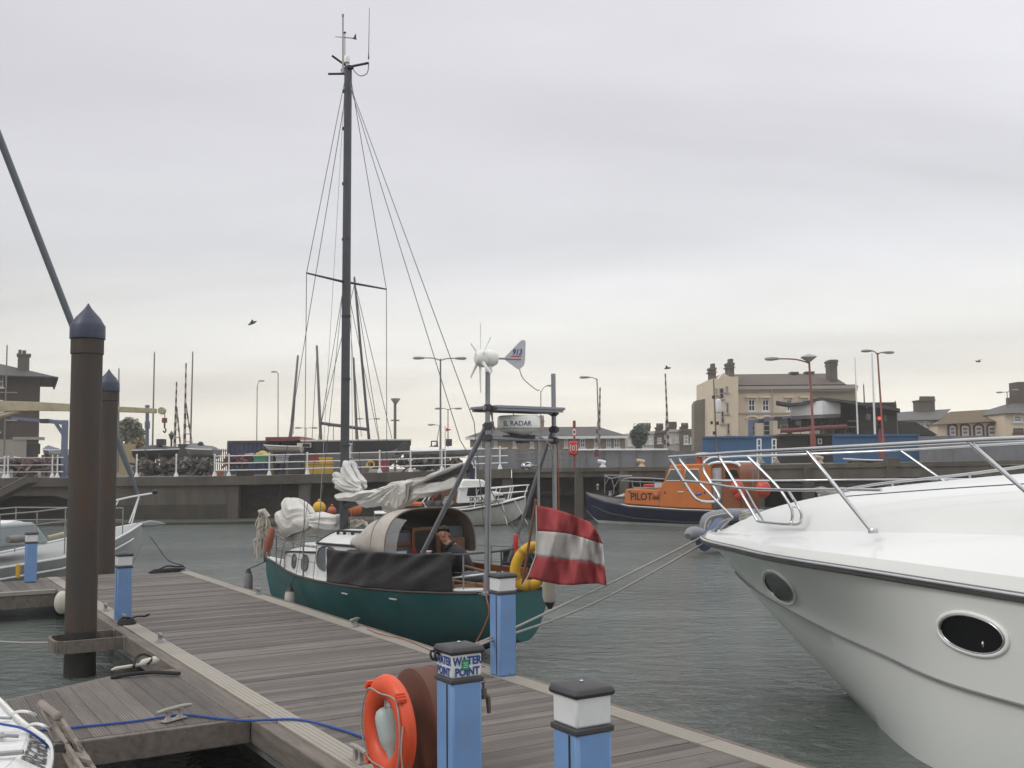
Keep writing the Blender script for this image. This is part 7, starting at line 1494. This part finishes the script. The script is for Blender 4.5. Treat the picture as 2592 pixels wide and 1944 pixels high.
b=MB(); q=Q(1453.5,1093.5,48.4); MXr=Matrix.Rotation(PI/2,3,'X'); b.lathe([(.001,-.02),(.20,-.02),(.20,.02),(.001,.02)],q,20,MXr); b.v=[Vector((q.x+(p.x-q.x)*.62,p.y,q.z+(p.z-q.z)*1.05)) for p in b.v]; sg=put(b,'round_sign',m_redp,ls,world=True)
b=MB(); b.lathe([(.001,.0),(.155,.0),(.155,.026),(.001,.026)],q,20,MXr); b.v=[Vector((q.x+(p.x-q.x)*.62,p.y-.0,q.z+(p.z-q.z)*1.05)) for p in b.v]; put(b,'sign_face',m_pw,sg,world=True)
b=MB(); b.box(q+Vector((-.05,-.032,-.06)),q+Vector((.05,-.028,.06))); put(b,'pictogram',m_inkg,sg,world=True)
def bollard(px,py,lab,m):
    q=Q(px,py,48.0); e=edge_px(px); t=thing('bollard',lab,'bollard',(e.x,e.y+.5,e.z+.012),0,'mooring bollards on the pier edge'); b=MB(); b.lathe([(.16,0),(.15,.06),(.10,.10),(.09,.22)],(e.x,e.y+.5,e.z+.012),12); put(b,'stem',m,t,world=True)
    b=MB(); b.tube([(e.x-.24,e.y+.5,e.z+.30),(e.x-.05,e.y+.5,e.z+.27),(e.x+.12,e.y+.5,e.z+.22)],[.09,.10,.10],10); put(b,'head',m,t,world=True)
bollard(1525,1178,'white mooring bollard on the pier right of the lifebuoy station',m_pw); bollard(1624,1172,'cream mooring bollard on the pier left of the pilot boat wheelhouse',mat('cream_bollard',(.5,.4,.28),.6)); bollard(2078,1164,'beige mooring bollard at the foot of the tall red lamp',mat('beige_bollard',(.42,.33,.24),.6))
pr3=thing('railing','thin grey railing on the pier beside the lifebuoy station','railing',edge_px(1400)*1.0)
for px in (1345,1385,1423,1466): p=edge_px(px)+Vector((0,.4,.01)); b=MB(); b.tube([p,p+Vector((0,0,.75))],.03,6); put(b,'post',m_lampg,pr3,world=True)
b=MB(); 
for h in (.45,.74): b.tube([edge_px(1300)+Vector((0,.4,h)),edge_px(1466)+Vector((0,.4,h))],.022,6)
put(b,'rail',m_lampg,pr3,world=True)
b=MB(); q=Q(1511,1150,50); B(b,1505,1144,1516,1156,50,.25); B(b,1507,1138,1515,1144,50,.25); solo(b,'warning_light','dark red and white light box on the fence by the bollard','light box',mat('maroon_box',(.14,.04,.04),.6),bevel=.02)
# terraced houses far off
TY=128; m_whr=mat('white_house_render',(.50,.49,.45),.85,0,.1,1,dirt=(.33,.31,.27),dirtamt=.5,dscale=.5); m_brr=brick_mat('brown_house_brick',(.16,.12,.09),(.2,.17,.14),1.2)
def house_px(lab,x0,yt,x1,Y,m,wins,chim=(),name='terraced_house',roof=None,roofm=None,grp='terraced houses behind the harbour'):
    p,q=Q(x0,1160,Y),Q(x1,yt,Y); t=thing(name,lab,'house',((p.x+q.x)/2,Y,2.4),0,grp); b=MB(); b.box((p.x,Y,2.3),(q.x,Y+8,q.z)); put(b,'wall',m,t,world=True)
    if roof is None: b=MB(); b.box((p.x-.1,Y-.15,q.z+.003),(q.x+.1,Y+8,q.z+.3)); put(b,'parapet',m,t,world=True)
    else:
        r=Q(x0,roof,Y+4).z; b=MB(); b.prism([(p.x-.1,Y-.4,q.z+.003),(p.x-.1,Y+4,r),(p.x-.1,Y+8.4,q.z+.003)],(q.x-p.x+.2,0,0)); put(b,'roof',roofm or m_slate,t,world=True)
    for w in wins: win_px(t,*w,Y,m_glassg,m_pw,(1,1),ft=.12)
    for (a,c,d,e) in chim:
        b=MB(); B(b,a,c+4,d,e,Y+3,1.2); B(b,a-1.5,c+4,d+1.5,c+8,Y+2.9,1.4)
        n=max(2,int((d-a)/5))
        for k in range(n): q2=Q(lerp(a+2,d-2,k/(n-1)),c+4.5,Y+3.6); b.lathe([(.17,0),(.13,.5)],q2,7)
        put(b,'chimney',mat('dark_chimney',(.075,.06,.05),.9,0,.25,2),t,world=True)
house_px('white house at the left end of the distant terrace',1585,1104,1607,TY,m_whr,[(1590,1115,1598,1128)])
house_px('white fronted house with two joined chimneys',1622,1098,1655,TY,m_whr,[(1628,1110,1637,1124),(1643,1110,1651,1124)],[(1623,1076,1646,1098)])
house_px('grey brick house between the two white fronted ones',1656,1097,1686,TY+.5,m_brr,[(1664,1108,1674,1122)],[(1662,1077,1678,1097)])
house_px('white house directly behind the standing barrier',1687,1093,1723,TY,m_whr,[(1693,1108,1700,1122),(1710,1106,1718,1120)],[(1692,1073,1712,1093)])
house_px('brown brick house touching the grey hotel side wall',1724,1092,1762,TY-1,m_brr,[(1731,1102,1742,1124),(1747,1107,1755,1123)],[(1725,1076,1741,1092)])
# cream hotel
m_cr=mat('cream_hotel_stucco',(.66,.555,.425),.8,0,.05,1,dirt=(.52,.42,.30),dirtamt=.4,dscale=.4); m_grs=mat('grey_side_render',(.21,.185,.16),.9,0,.15,1,dirt=(.10,.085,.07),dirtamt=.5,dscale=.5)
HO=100; ho=thing('hotel','cream three storey hotel with brown roof and tall chimneys','hotel',(Q(1990,1150,HO).x,HO,2.5))
hx=lambda x,y,d=0: Q(x,y,HO+d)
b=MB(); B(b,1861,986,2050,1180,HO,10,2.4); put(b,'front_wall',m_cr,ho,world=True)
b=MB(); B(b,2050.3,977,2166,1180,HO+.3,10,2.4); put(b,'shaded_wing',mat('shaded_cream_render',(.36,.31,.23),.85,0,.1,1),ho,world=True)  # wing is the hotel cream with its shade painted in
g=[hx(1799,1180),hx(1799,960),hx(1812,962),hx(1825,947),hx(1841,956),hx(1862,956),hx(1862,1180)]
b=MB(); b.prism([Vector((p.x,HO-1.2,max(2.4,p.z))) for p in g],(0,9,0)); put(b,'gable_wall',m_cr,ho,world=True)
s=[Q(1757,1180,HO+3),Q(1757,1023,HO+3),Q(1762,1014,HO+3),Q(1787,1009,HO+3),Q(1786,984,HO+3),Q(1799,972,HO+3),Q(1799,1180,HO+3)]
b=MB(); b.prism([Vector((p.x,HO+3,max(2.4,p.z))) for p in s],(0,1.5,0)); put(b,'side_wall',m_grs,ho,world=True)
b=MB(); p,q=hx(1862,985),hx(2140,981); zr_=Q(1900,947,HO+5).z; b.prism([(p.x,HO-.3,p.z+.35),(p.x,HO+5,zr_),(p.x,HO+10,p.z+.35)],(q.x-p.x,0,0)); rf=put(b,'roof',mat('brown_tile_roof',(.10,.078,.062),.85,0,.2,2,stretch=(.3,1,3)),ho,world=True)
b=MB(); p,q=hx(1858,987),hx(2168,981)
for (z0,z1,y) in ((-.0,.32,.45),(-.22,-.003,.25)): b.box((p.x,HO-y,p.z+z0),(q.x,HO-.003,p.z+z1))
p,q=hx(1866,1049),hx(2010,1051); b.box((p.x,HO-.12,p.z),(q.x,HO-.003,p.z+.16)); put(b,'cornice',m_rend,ho,world=True)
for x0,x1 in ((1868,1876),(1958,1966)): b=MB(); B(b,x0,1000,x1,1047,HO-.1,.097); put(b,'pilaster',m_cr,ho,world=True)
for (x0,y0,x1,y1) in ((1797,920,1814,960),(1841,908,1860,957),(2100,910,2121,975)):
    b=MB(); B(b,x0+2,y0+12,x1-2,y1,HO+1,1.4); B(b,x0,y0+10,x1,y0+16,HO+.9,1.6)
    if x1<2000: B(b,x0+5,y0,x1-4,y0+10,HO+1.2,.9); B(b,x0-1,y0+20,x1+1,y0+23,HO+.8,1.8)
    else: B(b,x0+1,y0,x1-1,y0+10,HO+.95,1.5); B(b,x0-1,y0+2,x1+1,y0+7,HO+.85,1.7)
    put(b,'chimney',mat('sooty_chimney',(.12,.10,.085),.9,0,.25,1.5),rf,world=True)
b=MB(); B(b,2134,973,2168,981,HO+.1,9); put(b,'parapet',m_grs,ho,world=True)
b=MB(); B(b,2002,941,2022,946,HO+4.5,1); B(b,2040,940,2062,945,HO+4.5,1); put(b,'roof_vent',m_dgrey,rf,world=True)
for x0,x1 in ((1894,1911),(1929,1946),(1991,2004),(2030,2044)):
    w=win_px(ho,x0,1011,x1,1041,HO,m_glassd,m_pw,(1,1),ft=.10); b=MB(); B(b,x0-5,1003,x1+5,1007,HO-.35,.34); B(b,x0-3,1007,x0-1,1016,HO-.25,.24); B(b,x1+1,1007,x1+3,1016,HO-.25,.24); put(b,'window_hood',m_cr,w,world=True)
for x0,x1 in ((1896,1911),(1932,1949),(1990,2006)):
    w=win_px(ho,x0,1064,x1,1103,HO,m_glassd,m_rend,(0,2),ft=.10,sill=False); b=MB(); c=hx((x0+x1)/2,1062); b.tube([c+Vector((.55*math.cos(a),-.12,.32*math.sin(a))) for a in [PI*i/12 for i in range(13)]],.12,6); put(b,'window_arch',m_cr,w,world=True)
for (x0,y0,x1,y1) in ((1821,982,1832,1010),(1837,977,1843,993),(1838,1018,1844,1047),(1825,1040,1833,1072),(1840,1071,1847,1100),(1811,983,1816,1000)): win_px(ho,x0,y0,x1,y1,HO-1.2,m_glassd,m_rend,(0,1),ft=.09)
b=MB(); b.tube([hx(1954,985,-.3),hx(1955,1104,-.3)],.06,6); put(b,'drainpipe',m_rend,ho,world=True)
lp_=thing('beacon_pole','pole with white drum beacon in front of the hotel gable','beacon',(Q(1813,1160,56).x,56,2.6))
b=MB(); b.tube([(Q(1815,1160,56).x,56,2.5),Q(1806,955,56)],[.05,.035],8); put(b,'post',m_lampg,lp_,world=True)
b=MB(); q=Q(1818.5,1028,55.8); b.lathe([(.06,-.38),(.14,-.33),(.16,-.26),(.16,.26),(.14,.33),(.06,.38)],q,14); put(b,'drum_light',m_pw,lp_,world=True)
for (x,y) in ((1802,1070),(1817,1071),(1808,1096),(1806,1005)): b=MB(); B(b,x-2.5,y-4,x+2.5,y+4,55.9,.15); put(b,'signal_lamp',m_dark,lp_,world=True)
# dark control building with curved roof and white wrap-round panel
KY=74; kb=thing('control_building','dark modern harbour control building with swept roof and white panel','building',(Q(2110,1150,KY).x,KY,2.5)); kx=lambda x,y,d=0: Q(x,y,KY+d)
m_kdark=mat('dark_timber_cladding',(.034,.030,.028),.75,0,.2,2,stretch=(6,1,1))
b=MB(); r=[kx(1964,1014,-1),kx(2000,1020,-1),kx(2035,1017,-1),kx(2077,1005,-1),kx(2140,1012,-1),kx(2278,1034,-1)]; th=Vector((0,0,-.22)); b.loft([[p,p+Vector((p.x/p.y*2.5,2.5,.0)),p+Vector((p.x/p.y*2.5,2.5,-.2)),p+th] for p in r]); put(b,'roof',m_dgrey,kb,world=True,bevel=.02)
b=MB(); w0,w1,w2=kx(2003,1024),kx(2081,1014,-1.2),kx(2127,1018); z0=kx(2010,1053).z; zc=kx(2081,1049,-1.2).z
b.loft([[Vector((p.x,p.y,z_)),Vector((p.x,p.y,p.z)),Vector((p.x,p.y+.25,p.z)),Vector((p.x,p.y+.25,z_))] for p,z_ in ((w0,z0),(w1,zc),(w2,zc+.1))]); put(b,'white_panel',mat('white_cladding_panel',(.72,.72,.73),.5,0,.04,1),kb,world=True)
b=MB(); b.loft([[Vector((p.x,p.y+.05,z_-.25)),Vector((p.x,p.y+.05,z_-.004)),Vector((p.x,p.y+.3,z_-.004)),Vector((p.x,p.y+.3,z_-.25))] for p,z_ in ((w0,z0),(w1,zc),(w2,zc+.1))]); put(b,'grey_fascia',m_lampg,kb,world=True)
b=MB(); B(b,2166,1018,2268,1110,KY,6,2.5); B(b,2127.5,1014,2165.8,1110,KY+1,5,2.5); B(b,1995,1056,2127,1082,KY+1.2,3); B(b,1956,1103,2112,1170,KY-.5,6,2.4); put(b,'dark_wall',m_kdark,kb,world=True)
for x0,x1 in ((2012,2030),(2044,2066),(2070,2092),(2096,2118)): win_px(kb,x0,1058,x1,1079,KY+1.2,m_glassg if x0<2020 else m_glassd,m_dgrey,(0,0),False)
b=MB(); B(b,1974,1097,2158,1103,KY-1.2,3); put(b,'balcony_slab',m_concrete,kb,world=True)
b=MB(); b.tube(smooth_path([kx(1976,1090,-1.3),kx(2020,1088,-1.4),kx(2080,1083,-1.6),kx(2143,1080,-1.2)],5),.16,8); put(b,'red_fender_rail',mat('dull_red_sausage',(.16,.05,.045),.7,0,.2,3),kb,world=True)
b=MB()
for x in (1976,1994,2026,2050,2084,2110,2140): b.tube([kx(x,1098,-1.1),kx(x,1076,-1.1)],.03,5)
b.tube([kx(1976,1076,-1.1),kx(1994,1076,-1.1)],.03,5); b.tube([kx(2146,1066,-1.1),kx(2172,1066,-1.1)],.035,5); b.tube([kx(2146,1081,-1.1),kx(2172,1081,-1.1)],.035,5); b.tube([kx(2172,1050,-1.1),kx(2172,1098,-1.1)],.035,5); put(b,'balcony_rail',m_lampg,kb,world=True)
b=MB(); q=kx(2195,1029,-.08); b.prism([q+Vector((0,0,.16)),q+Vector((.11,0,0)),q+Vector((0,0,-.16)),q+Vector((-.11,0,0))],(0,.06,0)); put(b,'diamond_sign',m_pw,kb,world=True)
win_px(kb,2190,1045,2206,1064,KY,m_glassg,m_dgrey,(0,0),False); win_px(kb,2236,1050,2246,1068,KY,m_glassg,m_dgrey,(0,0),False)
win_px(kb,2070,1110,2080,1124,KY-.5,m_glassg,m_pw,(0,0),False)
# blue hoardings and ladders
m_hb=mat('blue_hoarding',(.045,.125,.25),.55,0,.08,1,dirt=(.04,.085,.17),dirtamt=.4,dscale=1.5,dstretch=(2,1,.3))
for (x0,x1,yt,lab) in ((1779,1955,1106,'bright blue hoarding below the cream hotel'),(2110,2327,1102,'blue hoarding right of the tall red lamp')):
    t=thing('hoarding',lab,'hoarding',(Q((x0+x1)/2,1170,56).x,56,2.5),0,'blue hoardings on the pier'); n=6
    for k in range(n): b=MB(); a,c=lerp(x0,x1,k/n),lerp(x0,x1,(k+1)/n); B(b,a+.15,yt-(3 if k<3 and x0>2000 else 0),c-.15,1176,56+.01*(k%2),.06,2.45); put(b,'panel',m_hb,t,world=True)
    b=MB(); p,q=Q(x0,yt+1,56),Q(x1,yt+1,56); b.box((p.x,55.9,p.z-.05),(q.x,55.99,p.z+.05)); put(b,'top_rail',m_hb,t,world=True)
gh=thing('hoarding','grey hoarding continuing right from the blue hoarding','hoarding',(Q(2460,1160,55).x,55,2.6),0,'grey hoardings on the pier')
for k in range(8): b=MB(); B(b,lerp(2328,2680,k/8)+.4,1104-(k%2),lerp(2328,2680,(k+1)/8)-.4,1175,55+.02*(k%2),.05,2.5); put(b,'panel',m_pan,gh,world=True)
for x0,x1 in ((1916,1927),(1954,1965)):
    t=thing('access_ladder','white framed access ladder on the pier edge, '+('left' if x0<1930 else 'right')+' one of the pair','ladder',(Q(x0,1170,47).x,47,2.5),0,'white access ladders before the blue hoarding')
    b=MB(); Yl=48
    for x in (x0+1,x1-1): b.tube([(Q(x,1166,Yl).x,Yl,2.5),Q(x,1111,Yl)],.035,6)
    for y in (1112,1128,1143,1158): b.tube([Q(x0+1,y,Yl),Q(x1-1,y,Yl)],.03,6)
    put(b,'ladder_frame',m_pw,t,world=True); b=MB(); q=Q(x0+7,1166,Yl); b.prism([q+Vector((-.15,-.2,-.12)),q+Vector((.2,-.2,-.12)),q+Vector((.05,-.2,.14))],(0,.3,0)); put(b,'concrete_foot',m_rend,t,world=True)
# traffic light
tl=thing('traffic_light','traffic light showing red on a red post beside the twin lamp','traffic light',(Q(2226,1160,55).x,55,2.5))
b=MB(); b.tube([(Q(2227,1160,55).x,55,2.5),Q(2226,1060,55)],.07,8); put(b,'post',m_lampr,tl,world=True)
b=MB(); B(b,2221,1053,2231,1085,54.75,.25); put(b,'signal_head',m_dark,tl,world=True,bevel=.02)
mr,t_,bb=nt('lit_red_lens'); bb.inputs['Base Color'].default_value=(.6,.02,.01,1); bb.inputs['Emission Color'].default_value=(1,.05,.02,1); bb.inputs['Emission Strength'].default_value=2.2
b=MB(); b.ball(Q(2226,1059,54.73),(.085,.04,.085),12,8); put(b,'red_lens',mr,tl,world=True)
b=MB(); b.ball(Q(2226,1069,54.74),(.08,.03,.08),12,8); b.ball(Q(2226,1078,54.74),(.08,.03,.08),12,8); put(b,'unlit_lens',m_glassd,tl,world=True)
# right hand houses
RY=92; m_gslate=slate_mat('grey_slate',(.13,.125,.12)); m_broof=mat('mossy_brown_roof',(.135,.095,.05),.9,0,.25,1.5,stretch=(.4,1,3),dirt=(.08,.07,.04),dirtamt=.5)
gh2=thing('terraced_house','grey slate roofed house with broad chimney right of the dark building','house',(Q(2320,1150,RY).x,RY,2.5),0,'houses on the right of the harbour')
b=MB(); B(b,2268,1064,2376,1180,RY,8,2.4); put(b,'wall',m_whr,gh2,world=True)
b=MB(); p,q=Q(2262,1065,RY-.4),Q(2380,1062,RY-.4); r0,r1=Q(2262,1044,RY+4),Q(2408,1035,RY+4); b.add([(p.x,RY-.4,p.z),(q.x,RY-.4,q.z),(r1.x,RY+4,r1.z),(r0.x,RY+4,r0.z),(p.x,RY+8,p.z),(q.x,RY+8,q.z)],[(0,1,2,3),(3,2,5,4),(1,5,2),(0,3,4)]); rf=put(b,'roof',m_gslate,gh2,world=True)
b=MB(); B(b,2327,1012,2366,1050,RY+3.4,1.4); B(b,2325,1012,2368,1016,RY+3.3,1.6)
for k in range(7): q=Q(2331+k*5.3,1012,RY+4); b.lathe([(.16,0),(.12,.32)],q,7)
put(b,'chimney',mat('grey_brown_chimney',(.13,.11,.095),.9,0,.2,2),rf,world=True)
win_px(gh2,2340,1066,2350,1080,RY,m_glassg,m_pw,(0,1),ft=.1)
tr2=thing('terraced_house','cream terrace with mossy brown roof and arched windows','house',(Q(2460,1150,RY-1).x,RY-1,2.5),0,'houses on the right of the harbour'); Yt=RY-2
b=MB(); B(b,2377,1070,2546,1180,Yt,8,2.4); put(b,'wall',m_cr,tr2,world=True)
b=MB(); p,q=Q(2374,1075,Yt-.5),Q(2549,1063,Yt-.5); zq=Q(2460,1069,Yt-.5).z; r0,r1=Q(2408,1042,Yt+4),Q(2560,1033,Yt+4); b.add([(p.x,Yt-.5,zq-.15),(q.x,Yt-.5,zq+.1),(r1.x,Yt+4,r1.z),(r0.x,Yt+4,r0.z),(p.x,Yt+8,zq),(q.x,Yt+8,zq)],[(0,1,2,3),(3,2,5,4),(1,5,2),(0,3,4)]); put(b,'roof',m_broof,tr2,world=True)
m_dred=mat('dark_red_trim',(.10,.045,.035),.7,0,.15,3)
for x0,x1 in ((2401,2421),(2432,2454),(2466,2488),(2499,2524)):
    p,q=Q(x0,1103,Yt),Q(x1,1079,Yt); w=win_px(tr2,x0+3,1080,x1-3,1101,Yt,m_glassg,m_pw,(0,1),False,ft=.09)
    b=MB(); b.tube([Vector((p.x,Yt-.06,p.z)),Vector((p.x,Yt-.06,q.z-.1))]+[Vector((lerp(p.x,q.x,.5)-(q.x-p.x)*.5*math.cos(a),Yt-.06,q.z-.1+.28*math.sin(a))) for a in [PI*i/10 for i in range(1,10)]]+[Vector((q.x,Yt-.06,q.z-.1)),Vector((q.x,Yt-.06,p.z))],.085,6); put(b,'window_arch',m_dred,w,world=True)
rh=thing('terraced_house','cream house with steep dark roof at the right picture edge','house',(Q(2600,1150,RY-2).x,RY-2,2.5),0,'houses on the right of the harbour'); Yr=RY-4
b=MB(); B(b,2548,1046,2690,1180,Yr,8,2.4); put(b,'wall',m_cr,rh,world=True)
b=MB(); p,q=Q(2544,1046,Yr-.5),Q(2700,1044,Yr-.5); r0=Q(2578,1015,Yr+3); b.add([(p.x,Yr-.5,p.z),(q.x,Yr-.5,p.z),(q.x,Yr+3.5,r0.z),(r0.x,Yr+3.5,r0.z),(p.x,Yr+8,p.z),(q.x,Yr+8,p.z)],[(0,1,2,3),(3,2,5,4),(0,3,4)]); rf=put(b,'roof',m_gslate,rh,world=True)
b=MB(); B(b,2578,966,2640,1020,Yr+3,1.6); B(b,2563,1005,2600,1022,Yr+2.8,1.2); put(b,'chimney',mat('brown_stack',(.12,.095,.08),.9,0,.2,2),rf,world=True)
win_px(rh,2565,1052,2586,1068,Yr,m_glassg,m_pw,(0,1),ft=.1); win_px(rh,2565,1084,2590,1096,Yr,m_glassg,m_dred,(1,0),ft=.1)
sh_=thing('boat_shed','low shed with dark sloping roof in front of the grey slate house','shed',(Q(2310,1150,80).x,80,2.5))
b=MB(); B(b,2268,1098,2368,1180,80,6,2.4); put(b,'wall',m_kdark,sh_,world=True)
b=MB(); b.prism([Q(2262,1101,79.5),Q(2264,1066,79.5),Q(2318,1068,79.5),Q(2374,1101,79.5)],(0,7,0)); put(b,'roof',mat('black_felt_roof',(.045,.038,.036),.9,0,.2,2),sh_,world=True)
hardboat('dinghy','upturned white dinghy lying on the pier by the blue hoarding',2142,2238,1165,1170,50,m_wpaint,-1,None,None,.5)
# gulls
for (px,py,Y,a,lab) in ((638,818,45,20,'gull flying left of the yacht mast'),(1689,932,60,-15,'gull gliding above the standing barrier boom'),(2476,915,70,10,'tiny gull over the terrace on the right')):
    c=Q(px,py,Y); b=MB(); d=Vector((math.cos(R(a)),math.sin(R(a)),.5 if a==20 else .1)).normalized(); s=d.cross(Vector((0,0,1))).normalized()
    b.tube([c-d*.2,c-d*.1,c+d*.08,c+d*.17,c+d*.22],[.01,.05,.06,.04,.012],8); 
    for sg in (1,-1): b.loft([[c+s*sg*t*.55+Vector((0,0,.12*math.sin(PI*t*.8)))+d*(.07*(1-t)-.05*t),c+s*sg*t*.55+Vector((0,0,.12*math.sin(PI*t*.8)+.01))-d*.02,c+s*sg*t*.55+Vector((0,0,.12*math.sin(PI*t*.8)))-d*(.08*(1-t)+.05*t)] for t in (0,.25,.5,.75,1)])
    o=put(b,'gull',mat('gull_grey',(.16,.16,.16),.8),None,origin=c); tag(o,lab,'bird','gulls in the sky')

# ---------------------------------------------------------------- thin harbour haze
mh_,t_,b_=nt('harbour_haze'); t_.nodes.remove(b_); pv=t_.nodes.new('ShaderNodeVolumePrincipled'); pv.inputs['Color'].default_value=(.93,.93,.91,1); pv.inputs['Density'].default_value=.001; pv.inputs['Anisotropy'].default_value=.2
t_.links.new(pv.outputs[0],t_.nodes['Material Output'].inputs['Volume'])
b=MB(); b.box((-430,-70,-5.2),(430,285,22)); o=put(b,'haze',mh_); o['kind']='stuff'
